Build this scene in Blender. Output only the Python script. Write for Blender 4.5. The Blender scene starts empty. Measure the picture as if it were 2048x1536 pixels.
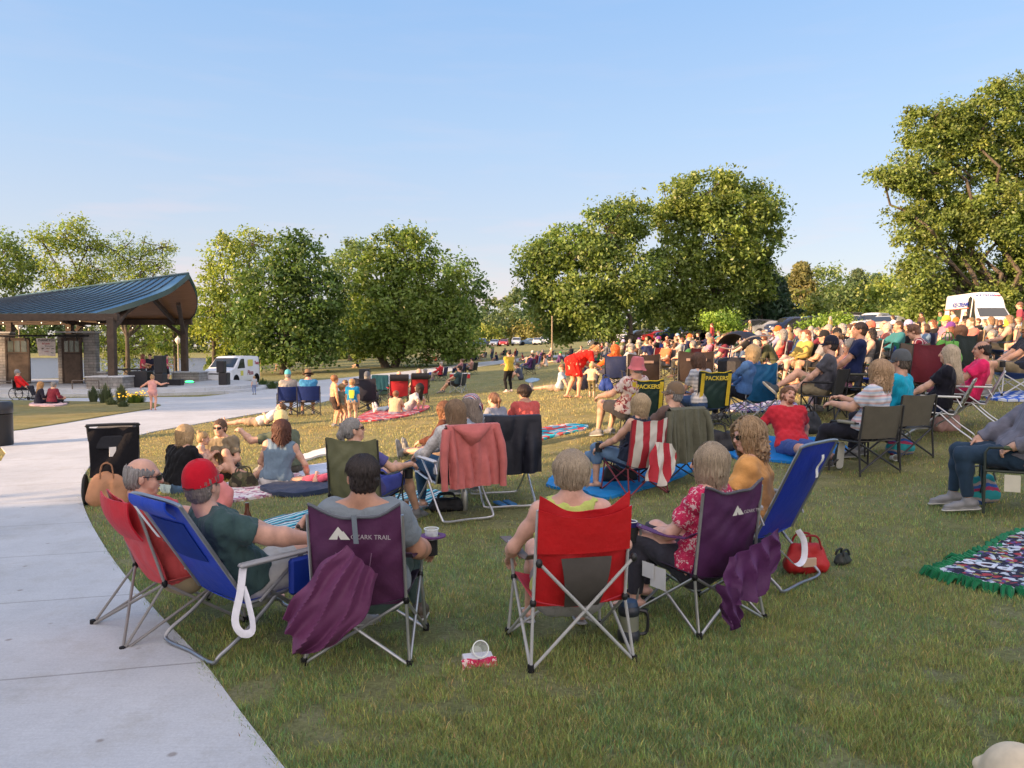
import bpy, bmesh, math, random, time
import numpy as np
from mathutils import Vector, Matrix, Euler, geometry
PI = math.pi
T0 = time.time()
rng = np.random.default_rng(7)
random.seed(7)
SC = bpy.context.scene
COL = SC.collection
# ---------------------------------------------------------------- camera
F = 1540.0          # focal length in pixels of the 2048 px wide photograph
CAMZ = 1.78
PITCH = math.atan(78 / F)
cd = bpy.data.cameras.new('camera'); cam = bpy.data.objects.new('camera', cd); COL.objects.link(cam)
cam.location = (0, 0, CAMZ); cam.rotation_euler = (PI / 2 - PITCH, 0, 0)
cd.sensor_width = 36; cd.lens = 36 * F / 2048; cd.clip_end = 3000; cd.clip_start = 0.05
SC.camera = cam
CP, SP = math.cos(PITCH), math.sin(PITCH)
def ray(px, py):
 x = (px - 1024) / F; y = -(py - 768) / F
 d = np.array([x, CP + y * SP, y * CP - SP])
 return d
def at(px, py, Y):
 "world point seen at a pixel at forward distance Y"
 d = ray(px, py); t = Y / d[1]
 return (d[0] * t, Y, CAMZ + d[2] * t)
# ---------------------------------------------------------------- terrain
CTRL = []
def _c(px, py, Y): CTRL.append(at(px, py, Y))
for X, Y, Z in [(0, 0, 0), (-3, 0, -.02), (3, 0, .02), (0, 4.3, 0), (-1.5, 4.3, -.03), (2, 4.5, .02), (-6, 3, -.05), (7, 3, .2),
    (-14, 0, -.15), (14, 0, .5), (0, -15, 0), (-25, -12, -.3), (20, -15, .5), (-40, 10, -.5), (40, 5, 1.6),
    (1.7, 9.9, 0), (4.7, 10, .15), (5, 7, .16), (4, 13, .5), (9, 13.2, 1.0), (1.6, 19, .45), (-3.6, 17.3, -.08), (-5.2, 10.3, -.22),
    (-7, 23, -.3), (-11.5, 24.5, -.38), (-.15, 32, -.15), (6, 34, .8), (17, 30, 1.55), (31, 50, 2.25), (20, 50, 1.75), (9, 55, 1.15),
    (-21, 40, -.8), (-14, 42, -.8), (-18, 50, -.85), (-23, 34, -.72), (-15, 21, -.5), (-30, 45, -.9), (-45, 60, -1.6), (-60, 40, -1.0),
    (-8, 60, -.4), (-12, 80, -.1), (-20, 62, -.7), (0, 80, .1), (11, 78, 1.0), (30, 75, 2.9), (23.5, 76, 2.65), (17, 98, 2.1), (55, 75, 3.5), (80, 60, 3.4),
    (0, 130, 1.2), (-10, 130, .9), (20, 130, 2.4), (60, 130, 4.0), (100, 130, 5), (0, 200, 1.9), (-20, 180, 1.3), (60, 220, 4.5), (200, 220, 7), (200, 60, 5.5), (120, 0, 4),
    (0, 400, 3), (200, 400, 7), (-60, -60, -.5), (60, -60, 2), (-150, 20, -1.5), (-150, -60, -1.5), (-300, 100, -2), (-300, 400, 0), (-100, 400, 1)]:
 CTRL.append((X, Y, Z))
_C = np.array(CTRL, float)
def _phi(r2): return .5 * r2 * np.log(r2 + 1e-9)
def _warp(x, y):
 r = np.sqrt(x * x + y * y) + 1e-6
 k = np.arcsinh(r / 12) * 12 / r
 return x * k, y * k
_wx, _wy = _warp(_C[:, 0], _C[:, 1])
_n = len(_C)
_A = np.zeros((_n + 3, _n + 3))
_A[:_n, :_n] = _phi((_wx[:, None] - _wx) ** 2 + (_wy[:, None] - _wy) ** 2) + np.eye(_n) * 6.0
_A[:_n, _n] = 1; _A[:_n, _n + 1] = _wx; _A[:_n, _n + 2] = _wy; _A[_n:, :_n] = _A[:_n, _n:].T
_W = np.linalg.solve(_A, np.concatenate([_C[:, 2], np.zeros(3)]))
def sstep(a, b, x):
 t = np.clip((x - a) / (b - a), 0, 1); return t * t * (3 - 2 * t)
LAKE_Z = -2.25
def terr(x, y):
 x = np.asarray(x, float); y = np.asarray(y, float)
 sh = x.shape; xf = x.ravel(); yf = y.ravel(); out = np.empty(len(xf))
 for i in range(0, len(xf), 60000):
  a, b = _warp(xf[i:i + 60000], yf[i:i + 60000])
  out[i:i + 60000] = _phi((a[:, None] - _wx) ** 2 + (b[:, None] - _wy) ** 2) @ _W[:_n] + _W[_n] + _W[_n + 1] * a + _W[_n + 2] * b
 lake = sstep(0, 14, -0.285 * yf - xf - 1.5) * sstep(66, 84, yf + 0.12 * xf) * (1 - sstep(238, 252, yf))
 out = out * (1 - lake) + (-3.6) * lake
 far = sstep(238, 262, yf) * sstep(0, 20, -0.2 * yf - xf)
 out = out * (1 - far) + (-1.2) * far
 return out.reshape(sh)
def tz(x, y): return float(terr(np.array([x]), np.array([y]))[0])
_TS = np.concatenate([np.arange(1.5, 40, .05), np.arange(40, 400, .5)])
def gp(px, py):
 "ground point seen at a pixel"
 d = ray(px, py); ys = _TS; xs = d[0] / d[1] * ys; zs = CAMZ + d[2] / d[1] * ys
 h = zs - terr(xs, ys)
 k = np.nonzero(h <= 0)[0]
 if len(k) == 0 or k[0] == 0:
  j = int(np.argmin(np.abs(h[:1200])));  return (xs[j], ys[j], tz(xs[j], ys[j]))
 k = k[0]; t = h[k - 1] / (h[k - 1] - h[k]); Y = ys[k - 1] + t * (ys[k] - ys[k - 1]); X = d[0] / d[1] * Y
 return (X, Y, tz(X, Y))
# ---------------------------------------------------------------- materials
MATS = {}
def nt(name):
 m = bpy.data.materials.new(name); m.use_nodes = True; n = m.node_tree; n.nodes.clear()
 o = n.nodes.new('ShaderNodeOutputMaterial'); b = n.nodes.new('ShaderNodeBsdfPrincipled'); n.links.new(b.outputs[0], o.inputs[0])
 return m, n, b, o
def N(n, t, **k):
 x = n.nodes.new('ShaderNode' + t)
 for a, v in k.items():
  if a.startswith('i_'):
   key = a[2:]; x.inputs[int(key) if key.isdigit() else key.replace('_', ' ')].default_value = v
  else: setattr(x, a, v)
 return x
def L(n, a, b): n.links.new(a, b)
def mix(n, fac, a, b, mode='MIX'):
 x = n.nodes.new('ShaderNodeMix'); x.data_type = 'RGBA'; x.blend_type = mode
 for s, v in ((0, fac), (6, a), (7, b)):
  if isinstance(v, (int, float)): x.inputs[s].default_value = v
  elif isinstance(v, tuple): x.inputs[s].default_value = (*v, 1) if len(v) == 3 else v
  else: n.links.new(v, x.inputs[s])
 return x.outputs[2]
def ramp(n, fac, stops):
 r = n.nodes.new('ShaderNodeValToRGB'); n.links.new(fac, r.inputs[0]); e = r.color_ramp.elements
 while len(e) < len(stops): e.new(.5)
 for i, (p, c) in enumerate(stops): e[i].position = p; e[i].color = (c, c, c, 1) if isinstance(c, (int, float)) else (*c, 1)
 return r.outputs[0]
def coords(n, kind='Object'): return n.nodes.new('ShaderNodeTexCoord').outputs[kind]
def noise(n, vec, scale, detail=3, rough=.6, sc3=None):
 if sc3:
  mp = N(n, 'Mapping'); mp.inputs['Scale'].default_value = sc3; L(n, vec, mp.inputs[0]); vec = mp.outputs[0]
 x = N(n, 'TexNoise'); x.inputs['Scale'].default_value = scale; x.inputs['Detail'].default_value = detail; x.inputs['Roughness'].default_value = rough
 L(n, vec, x.inputs['Vector']); return x.outputs['Fac']
def bump(n, b, h, strength=.3, dist=.01):
 x = N(n, 'Bump'); x.inputs['Strength'].default_value = strength; x.inputs['Distance'].default_value = dist
 L(n, h, x.inputs['Height']); L(n, x.outputs[0], b.inputs['Normal'])
def objmat(name, rough=.8, var=.25, nscale=6, metal=0, bs=0, bscale=60, spec=.3, sss=0, sheen=0, extra=None):
 "surface whose base colour is the object's own colour, with procedural variation"
 if name in MATS: return MATS[name]
 m, n, b, o = nt(name)
 oi = N(n, 'ObjectInfo'); co = coords(n)
 f = noise(n, co, nscale)
 c = mix(n, 1.0, oi.outputs['Color'], ramp(n, f, [(.25, 1 - var), (.75, 1 + var * .6)]), 'MULTIPLY')
 if extra: c = extra(n, co, c, b)
 L(n, c, b.inputs['Base Color'])
 b.inputs['Roughness'].default_value = rough; b.inputs['Metallic'].default_value = metal; b.inputs['Specular IOR Level'].default_value = spec
 if sss:
  b.inputs['Subsurface Weight'].default_value = sss; b.inputs['Subsurface Radius'].default_value = (1, .35, .2); b.inputs['Subsurface Scale'].default_value = .01
 if sheen: b.inputs['Sheen Weight'].default_value = sheen
 if bs: bump(n, b, noise(n, co, bscale, 4), bs, .004 if bscale > 20 else .02)
 MATS[name] = m; return m
def M(name):
 if name in MATS: return MATS[name]
 k = dict(
  cloth=dict(rough=.9, var=.16, nscale=9, bs=.6, bscale=15, spec=.15, sheen=.1),
  nylon=dict(rough=.55, var=.16, nscale=7, bs=.45, bscale=9, spec=.35),
  skin=dict(rough=.5, var=.2, nscale=16, bs=.15, bscale=120, spec=.35),
  tube=dict(rough=.3, var=.12, nscale=14, metal=.75, spec=.5),
  darktube=dict(rough=.45, var=.1, nscale=14, spec=.4),
  plastic=dict(rough=.4, var=.08, nscale=8, spec=.45),
  paint=dict(rough=.22, var=.05, nscale=1.5, spec=.6),
  rubber=dict(rough=.8, var=.15, nscale=12, spec=.2),
  leather=dict(rough=.5, var=.2, nscale=14, bs=.3, bscale=40),
  dglass=dict(rough=.08, var=.05, nscale=2, spec=.8),
  wood=dict(rough=.7, var=.35, nscale=4, bs=.3),
  brush=dict(rough=.85, var=.35, nscale=9, spec=.2),
 ).get(name)
 if k: return objmat(name, **k)
 return SPECIAL[name]()
SPECIAL = {}
def special(f):
 def g():
  if f.__name__ not in MATS: MATS[f.__name__] = f()
  return MATS[f.__name__]
 SPECIAL[f.__name__] = g; return g
@special
def hair():
 def ex(n, co, c, b):
  f = noise(n, co, 1, 4, .7, (260, 260, 9))
  return mix(n, 1.0, c, ramp(n, f, [(.3, .45), (.7, 1.5)]), 'MULTIPLY')
 m = objmat('hair_', rough=.5, var=.2, nscale=12, spec=.35, extra=ex)
 n = m.node_tree; b = [x for x in n.nodes if x.type == 'BSDF_PRINCIPLED'][0]
 bump(n, b, noise(n, coords(n), 1, 3, .7, (230, 230, 8)), .6, .006)
 return m
@special
def clear():
 m, n, b, o = nt('clear_plastic')
 b.inputs['Base Color'].default_value = (.9, .95, .95, 1); b.inputs['Roughness'].default_value = .06
 b.inputs['Transmission Weight'].default_value = .0; b.inputs['Alpha'].default_value = .3
 f = noise(n, coords(n), 20); bump(n, b, f, .1, .002)
 return m
# ---------------------------------------------------------------- mesh helpers
class MB:
 "collects vertices and faces of one mesh"
 def __init__(s): s.v = []; s.f = []; s.m = []; s.mi = 0
 def add(s, V, Fs):
  o = len(s.v); s.v.extend([tuple(map(float, p)) for p in V]); s.f.extend([tuple(i + o for i in f) for f in Fs]); s.m.extend([s.mi] * len(Fs)); return s
 def box(s, lo, hi, bev=0, mat=None):
  lo = np.array(lo, float); hi = np.array(hi, float)
  if bev <= 0:
   V = [(x, y, z) for z in (lo[2], hi[2]) for y in (lo[1], hi[1]) for x in (lo[0], hi[0])]
   Fs = [(0, 2, 3, 1), (4, 5, 7, 6), (0, 1, 5, 4), (2, 6, 7, 3), (0, 4, 6, 2), (1, 3, 7, 5)]
  else:
   b = min(bev, *(np.abs(hi - lo) * .49))
   c = (lo + hi) / 2; V = []; idx = {}
   for sx in (-1, 1):
    for sy in (-1, 1):
     for sz in (-1, 1):
      for ax in range(3):
       p = [(hi if q > 0 else lo)[i] - q * (0 if i == ax else b) for i, q in enumerate((sx, sy, sz))]
       idx[(sx, sy, sz, ax)] = len(V); V.append(p)
   Fs = []
   for ax in range(3):
    a1, a2 = (ax + 1) % 3, (ax + 2) % 3
    for q in (-1, 1):
     r = []
     for (u, w) in ((-1, -1), (1, -1), (1, 1), (-1, 1)):
      k = [0, 0, 0]; k[ax] = q; k[a1] = u; k[a2] = w; r.append(idx[(*k, ax)])
     Fs.append(tuple(r if q > 0 else r[::-1]))
    for u in (-1, 1):
     for w in (-1, 1):
      k0 = [0, 0, 0]; k1 = [0, 0, 0]; k0[ax] = -1; k1[ax] = 1; k0[a1] = k1[a1] = u; k0[a2] = k1[a2] = w
      r = [idx[(*k0, a1)], idx[(*k1, a1)], idx[(*k1, a2)], idx[(*k0, a2)]]
      Fs.append(tuple(r if u * w > 0 else r[::-1]))
   for sx in (-1, 1):
    for sy in (-1, 1):
     for sz in (-1, 1):
      r = [idx[(sx, sy, sz, a)] for a in range(3)]
      Fs.append(tuple(r if sx * sy * sz > 0 else r[::-1]))
  if mat is not None: V = [tuple(mat @ Vector(p)) for p in V]
  return s.add(V, Fs)
 def tube(s, pts, r, n=8, cap=True, closed=False, flat=None):
  P = [Vector(p) for p in pts]; R = r if hasattr(r, '__len__') else [r] * len(P)
  V = []; m = len(P); prev = None
  for i, p in enumerate(P):
   if closed: t = (P[(i + 1) % m] - P[i - 1])
   else: t = (P[min(i + 1, m - 1)] - P[max(i - 1, 0)])
   if t.length < 1e-9: t = Vector((0, 0, 1))
   t.normalize()
   if prev is None: prev = t.orthogonal().normalized() if abs(t.z) > .95 else t.cross(Vector((0, 0, 1))).normalized()
   u = (prev - t * prev.dot(t))
   if u.length < 1e-6: u = t.orthogonal()
   u.normalize(); w = t.cross(u); prev = u
   fl = flat if flat else 1
   for k in range(n):
    a = 2 * PI * k / n; V.append(p + u * math.cos(a) * R[i] + w * math.sin(a) * R[i] * fl)
  Fs = []
  for i in range(m if closed else m - 1):
   j = (i + 1) % m
   for k in range(n): Fs.append((i * n + k, i * n + (k + 1) % n, j * n + (k + 1) % n, j * n + k))
  if cap and not closed: Fs.append(tuple(range(n))[::-1]); Fs.append(tuple((m - 1) * n + k for k in range(n)))
  return s.add(V, Fs)
 def lathe(s, prof, n=16, mat=None, cap=True):
  V = []; Fs = []
  for (r, z) in prof:
   for k in range(n): a = 2 * PI * k / n; V.append((r * math.cos(a), r * math.sin(a), z))
  for i in range(len(prof) - 1):
   for k in range(n): Fs.append((i * n + k, i * n + (k + 1) % n, (i + 1) * n + (k + 1) % n, (i + 1) * n + k))
  if cap: Fs.append(tuple(range(n))[::-1]); Fs.append(tuple((len(prof) - 1) * n + k for k in range(n)))
  if mat is not None: V = [tuple(mat @ Vector(p)) for p in V]
  return s.add(V, Fs)
 def ell(s, c, r, n=12, m=8, rot=None):
  V = []; Fs = []
  for i in range(m + 1):
   t = PI * i / m
   for k in range(n):
    a = 2 * PI * k / n; p = Vector((math.sin(t) * math.cos(a) * r[0], math.sin(t) * math.sin(a) * r[1], -math.cos(t) * r[2]))
    if rot is not None: p = rot @ p
    V.append(Vector(c) + p)
  for i in range(m):
   for k in range(n): Fs.append((i * n + k, i * n + (k + 1) % n, (i + 1) * n + (k + 1) % n, (i + 1) * n + k))
  return s.add(V, Fs)
 def grid(s, fn, nu, nv, thick=0):
  "surface fn(u,v) for u,v in 0..1, optionally given a thickness"
  P = np.array([[fn(i / nu, j / nv) for j in range(nv + 1)] for i in range(nu + 1)], float)
  V = P.reshape(-1, 3); w = nv + 1
  Fs = [(i * w + j, (i + 1) * w + j, (i + 1) * w + j + 1, i * w + j + 1) for i in range(nu) for j in range(nv)]
  if thick:
   du = np.gradient(P, axis=0); dv = np.gradient(P, axis=1); nn = np.cross(du, dv); nn /= np.linalg.norm(nn, axis=2, keepdims=True) + 1e-9
   B = (P - nn * thick).reshape(-1, 3); o = len(V)
   F2 = [tuple(k + o for k in f[::-1]) for f in Fs]
   edge = [(i * w, (i + 1) * w) for i in range(nu)] + [(nu * w + j, nu * w + j + 1) for j in range(nv)] + [((i + 1) * w + nv, i * w + nv) for i in range(nu)] + [(j + 1, j) for j in range(nv)]
   F3 = [(b, a, a + o, b + o) for a, b in edge]
   V = np.concatenate([V, B]); Fs = Fs + F2 + F3
  return s.add(V, Fs)
 def mesh(s, name, mats=None, smooth=True, sharp=None):
  me = bpy.data.meshes.new(name); me.from_pydata(s.v, [], s.f)
  if mats:
   for m in mats: me.materials.append(m)
   if len(mats) > 1: me.polygons.foreach_set('material_index', s.m)
  if smooth:
   me.polygons.foreach_set('use_smooth', [True] * len(me.polygons))
   me.set_sharp_from_angle(angle=math.radians(sharp or 42))
  me.update(); return me
 def build(s, name, mat, parent=None, color=None, smooth=True, loc=None, rot=None, sharp=None):
  mats = mat if isinstance(mat, (list, tuple)) else [mat]
  mats = [M(m) if isinstance(m, str) else m for m in mats]
  return put(name, s.mesh(name, mats, smooth, sharp), parent, color, loc, rot)
def put(name, me, parent=None, color=None, loc=None, rot=None):
 o = bpy.data.objects.new(name, me); COL.objects.link(o)
 if parent is not None: o.parent = parent
 if color is not None: o.color = (*color, 1)
 if loc is not None: o.location = loc
 if rot is not None: o.rotation_euler = rot
 return o
def npmesh(name, V, Fq, mats, smooth=False, col=None, mi=None):
 "fast mesh from arrays; faces all of one size"
 me = bpy.data.meshes.new(name); V = np.ascontiguousarray(V, np.float32); Fq = np.ascontiguousarray(Fq, np.int32)
 k = Fq.shape[1]
 me.vertices.add(len(V)); me.vertices.foreach_set('co', V.ravel())
 me.loops.add(Fq.size); me.loops.foreach_set('vertex_index', Fq.ravel())
 me.polygons.add(len(Fq)); me.polygons.foreach_set('loop_start', np.arange(len(Fq), dtype=np.int32) * k)
 for m in mats: me.materials.append(m)
 if mi is not None: me.polygons.foreach_set('material_index', np.ascontiguousarray(mi, np.int32))
 if smooth: me.polygons.foreach_set('use_smooth', np.ones(len(Fq), bool))
 me.update(calc_edges=True)
 if col is not None:
  a = me.color_attributes.new('tint', 'FLOAT_COLOR', 'POINT')
  c = np.ones((len(V), 4), np.float32); c[:, :3] = col; a.data.foreach_set('color', c.ravel())
 return me
def tag(o, label=None, cat=None, group=None, kind=None):
 if label: o['label'] = label
 if cat: o['category'] = cat
 if group: o['group'] = group
 if kind: o['kind'] = kind
 return o
def thing(name, label, cat, loc=(0, 0, 0), rz=0, group=None, tilt=(0, 0)):
 o = bpy.data.objects.new(name, None); COL.objects.link(o); o.location = loc; o.rotation_euler = (tilt[0], tilt[1], rz)
 o.empty_display_size = .2
 return tag(o, label, cat, group)
def copy_tree(o, parent=None):
 c = o.copy(); COL.objects.link(c); c.parent = parent
 for ch in o.children: copy_tree(ch, c)
 return c
def text_mesh(txt, size, depth=.002, bold=False, shear=0, align='CENTER'):
 cu = bpy.data.curves.new('lettering', 'FONT'); cu.body = txt; cu.size = size; cu.extrude = depth; cu.align_x = align; cu.align_y = 'CENTER'; cu.shear = shear
 if bold: cu.offset = size * .02
 o = bpy.data.objects.new('lettering', cu); COL.objects.link(o)
 dg = bpy.context.evaluated_depsgraph_get(); dg.update(); me = bpy.data.meshes.new_from_object(o.evaluated_get(dg))
 bpy.data.objects.remove(o); bpy.data.curves.remove(cu); return me
def letters(txt, size, parent, mat, color=None, depth=.002, bold=False, shear=0, align='CENTER', name='lettering'):
 me = text_mesh(txt, size, depth, bold, shear, align); me.materials.clear(); me.materials.append(M(mat) if isinstance(mat, str) else mat)
 return put(name, me, parent, color)
def spline(pts, n=8, closed=False):
 P = [np.array(p, float) for p in pts]; out = []; m = len(P)
 for i in range(m if closed else m - 1):
  p0 = P[i - 1] if (i > 0 or closed) else 2 * P[0] - P[1]; p1 = P[i]; p2 = P[(i + 1) % m]
  p3 = P[(i + 2) % m] if (i + 2 < m or closed) else 2 * P[-1] - P[-2]
  for k in range(n):
   t = k / n; out.append(.5 * ((2 * p1) + (-p0 + p2) * t + (2 * p0 - 5 * p1 + 4 * p2 - p3) * t * t + (-p0 + 3 * p1 - 3 * p2 + p3) * t ** 3))
 if not closed: out.append(P[-1])
 return out
def inpoly(x, y, poly):
 c = np.zeros(x.shape, bool); n = len(poly); j = n - 1
 for i in range(n):
  xi, yi = poly[i]; xj, yj = poly[j]
  m = ((yi > y) != (yj > y)) & (x < (xj - xi) * (y - yi) / (yj - yi + 1e-12) + xi); c ^= m; j = i
 return c
def drape(poly, step, off, fn=None, thick=0):
 "sheet with the outline poly (world xy) laid on the terrain: returns V, tris"
 P = []
 for i in range(len(poly)):
  a = np.array(poly[i][:2], float); b = np.array(poly[(i + 1) % len(poly)][:2], float); k = max(1, int(np.linalg.norm(b - a) / step))
  for t in range(k): P.append(a + (b - a) * t / k)
 P = np.array(P); nb = len(P); lo = P.min(0); hi = P.max(0)
 gx, gy = np.meshgrid(np.arange(lo[0], hi[0], step), np.arange(lo[1], hi[1], step)); gx = gx.ravel(); gy = gy.ravel()
 k = inpoly(gx, gy, [tuple(p) for p in P]); G = np.stack([gx[k], gy[k]], 1)
 if len(G):
  keep = np.ones(len(G), bool)
  for i in range(0, len(G), 4000):
   d = ((G[i:i + 4000, None, :] - P[None]) ** 2).sum(2).min(1); keep[i:i + 4000] = d > (step * .45) ** 2
  G = G[keep]
 allp = np.concatenate([P, G]) if len(G) else P
 r = geometry.delaunay_2d_cdt([Vector(p) for p in allp], [(i, (i + 1) % nb) for i in range(nb)], [], 1, 1e-5)
 XY = np.array([(p.x, p.y) for p in r[0]]); Fs = [f for f in r[2]]
 z = terr(XY[:, 0], XY[:, 1]) + off
 if fn is not None: z = z + fn(XY[:, 0], XY[:, 1])
 V = np.concatenate([XY, z[:, None]], 1)
 # orient upwards
 out = []
 for f in Fs:
  a, b, c = V[f[0]], V[f[1]], V[f[2]]
  out.append(tuple(f) if (b[0] - a[0]) * (c[1] - a[1]) - (b[1] - a[1]) * (c[0] - a[0]) > 0 else tuple(f)[::-1])
 return V, out
def rim_down(V, Fs, depth):
 "adds a skirt round the border of a sheet so it reads as a slab"
 from collections import Counter
 E = Counter()
 for f in Fs:
  for i in range(len(f)): E[(f[i], f[(i + 1) % len(f)])] += 1
 V = list(map(tuple, V)); low = {}
 Fs = list(Fs)
 for (a, b) in list(E):
  if (b, a) not in E:
   for q in (a, b):
    if q not in low: low[q] = len(V); V.append((V[q][0], V[q][1], V[q][2] - depth))
   Fs.append((b, a, low[a], low[b]))
 return V, Fs
# ---------------------------------------------------------------- world, sun
SUN_EL = math.radians(12)
SUN_AZ = (-0.90, -0.43)          # horizontal direction towards the sun: left and a little behind the camera
_a = math.hypot(*SUN_AZ); sdir = Vector((SUN_AZ[0] / _a * math.cos(SUN_EL), SUN_AZ[1] / _a * math.cos(SUN_EL), math.sin(SUN_EL)))
w = bpy.data.worlds.new("World"); SC.world = w; w.use_nodes = True; n = w.node_tree; n.nodes.clear()
sky = n.nodes.new('ShaderNodeTexSky'); sky.sky_type = 'NISHITA'; sky.sun_disc = False; sky.sun_elevation = SUN_EL
sky.sun_rotation = math.atan2(sdir.x, sdir.y)
sky.air_density = 1.0; sky.dust_density = 0.8; sky.ozone_density = 2.2; sky.altitude = 100
bg = n.nodes.new('ShaderNodeBackground'); bg.inputs[1].default_value = 0.15
# a faint bank of pinkish evening cloud low over the horizon and thin streaks above it
tc = n.nodes.new('ShaderNodeTexCoord'); mp = n.nodes.new('ShaderNodeMapping'); mp.inputs['Scale'].default_value = (3, 3, 22); L(n, tc.outputs['Generated'], mp.inputs[0])
nz = n.nodes.new('ShaderNodeTexNoise'); nz.inputs['Scale'].default_value = 2.2; nz.inputs['Detail'].default_value = 5; L(n, mp.outputs[0], nz.inputs['Vector'])
cl = ramp(n, nz.outputs['Fac'], [(.5, 0.0), (.75, 1.0)])
sx = n.nodes.new('ShaderNodeSeparateXYZ'); L(n, tc.outputs['Generated'], sx.inputs[0])
hz = ramp(n, sx.outputs['Z'], [(0.0, .55), (.05, .75), (.09, .35), (.22, 0.08), (.5, 0.02)])
ml = n.nodes.new('ShaderNodeMath'); ml.operation = 'MULTIPLY'; L(n, cl, ml.inputs[0]); L(n, hz, ml.inputs[1])
# the clear evening sky pales to a lilac haze at the horizon; unseen bright cloud added overhead and behind the camera fills the shade
haze = ramp(n, sx.outputs['Z'], [(0.0, (1.38, 1.26, 1.31)), (.10, (1.14, 1.19, 1.36)), (.25, (.83, 1.14, 1.58)), (.5, (.45, .90, 1.66)), (1.0, (.40, .75, 1.45))])
dim = mix(n, 1.0, sky.outputs[0], (.70, .62, .60), 'MULTIPLY')
vis = mix(n, .80, dim, haze)
vis = mix(n, ml.outputs[0], vis, (1.75, 1.38, 1.40))
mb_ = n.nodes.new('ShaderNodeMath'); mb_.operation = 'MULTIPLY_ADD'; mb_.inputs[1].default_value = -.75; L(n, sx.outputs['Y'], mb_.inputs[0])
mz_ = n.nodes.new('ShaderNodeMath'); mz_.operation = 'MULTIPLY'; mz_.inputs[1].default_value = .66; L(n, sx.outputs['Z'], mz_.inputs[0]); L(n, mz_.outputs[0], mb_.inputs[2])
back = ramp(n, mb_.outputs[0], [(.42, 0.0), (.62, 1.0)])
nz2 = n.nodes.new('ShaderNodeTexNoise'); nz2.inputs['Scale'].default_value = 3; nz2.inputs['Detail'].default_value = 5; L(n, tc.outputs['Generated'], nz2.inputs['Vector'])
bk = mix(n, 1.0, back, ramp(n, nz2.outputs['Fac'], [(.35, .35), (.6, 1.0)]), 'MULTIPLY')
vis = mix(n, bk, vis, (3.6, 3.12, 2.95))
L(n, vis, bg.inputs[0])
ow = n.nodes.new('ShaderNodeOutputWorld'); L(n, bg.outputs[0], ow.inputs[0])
sl = bpy.data.lights.new('sun', 'SUN'); sl.energy = 3.3; sl.angle = math.radians(.55); sl.color = (1, .65, .37)
so = bpy.data.objects.new('sun', sl); COL.objects.link(so); so.rotation_euler = sdir.to_track_quat('Z', 'Y').to_euler()
SC.view_settings.view_transform = 'Standard'; SC.view_settings.look = 'None'; SC.view_settings.gamma = 1; SC.view_settings.exposure = 1.93
SC.cycles.max_bounces = 6; SC.cycles.transparent_max_bounces = 12; SC.cycles.diffuse_bounces = 3; SC.cycles.glossy_bounces = 2; SC.cycles.transmission_bounces = 3
SC.cycles.use_adaptive_sampling = True; SC.cycles.adaptive_threshold = .02; SC.cycles.use_denoising = True
SC.cycles.sample_clamp_indirect = 5
# ---------------------------------------------------------------- ground
@special
def turf():
 m, n, b, o = nt('turf'); co = coords(n, 'Object')
 big = noise(n, co, .22, 4, .6); mid = noise(n, co, 1.6, 5, .7); fine = noise(n, co, 38, 4, .75)
 green = mix(n, ramp(n, mid, [(.35, 0.0), (.65, 1.0)]), (.165, .185, .08), (.27, .275, .135))
 dry = mix(n, ramp(n, mid, [(.35, 0.0), (.65, 1.0)]), (.25, .205, .075), (.37, .295, .125))
 sep = N(n, 'SeparateXYZ'); L(n, co, sep.inputs[0])
 mr = N(n, 'MapRange'); mr.inputs[1].default_value = 6.5; mr.inputs[2].default_value = 15; L(n, sep.outputs['Y'], mr.inputs[0])
 mf = N(n, 'MapRange'); mf.inputs[1].default_value = 24; mf.inputs[2].default_value = 44; mf.inputs[3].default_value = 1; mf.inputs[4].default_value = .42; L(n, sep.outputs['Y'], mf.inputs[0]); m3 = N(n, 'Math', operation='MULTIPLY'); L(n, mr.outputs[0], m3.inputs[0]); L(n, mf.outputs[0], m3.inputs[1])
 a1 = N(n, 'Math', operation='MULTIPLY'); L(n, m3.outputs[0], a1.inputs[0]); L(n, ramp(n, big, [(.32, .25), (.62, 1.0)]), a1.inputs[1])
 c = mix(n, a1.outputs[0], green, dry)
 soil = ramp(n, noise(n, co, 3.1, 5, .75), [(.52, 0.0), (.70, .6)])
 c = mix(n, soil, c, (.27, .255, .19))
 c = mix(n, 1.0, c, ramp(n, fine, [(.25, .55), (.75, 1.45)]), 'MULTIPLY')
 L(n, c, b.inputs['Base Color']); b.inputs['Roughness'].default_value = .95; b.inputs['Specular IOR Level'].default_value = .1
 bump(n, b, fine, .9, .05)
 return m
def spaced(a, b, fine, k):
 out = [0.0]; s = fine
 while out[-1] < b: out.append(out[-1] + s); s *= k
 neg = [0.0]; s = fine
 while neg[-1] > a: neg.append(neg[-1] - s); s *= k
 return np.array(neg[::-1][:-1] + out)
gxs = spaced(-700, 700, .22, 1.028); gys = spaced(-200, 1500, .22, 1.028) + 5
GX, GY = np.meshgrid(gxs, gys); GZ = terr(GX, GY)
hidden = None
V = np.stack([GX.ravel(), GY.ravel(), GZ.ravel()], 1); nx = len(gxs); ny = len(gys)
ii, jj = np.meshgrid(np.arange(nx - 1), np.arange(ny - 1)); k = (jj * nx + ii).ravel()
ground = put('ground', npmesh('ground', V, np.stack([k, k + 1, k + 1 + nx, k + nx], 1), [M('turf')], True)); tag(ground, kind='structure')
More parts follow.
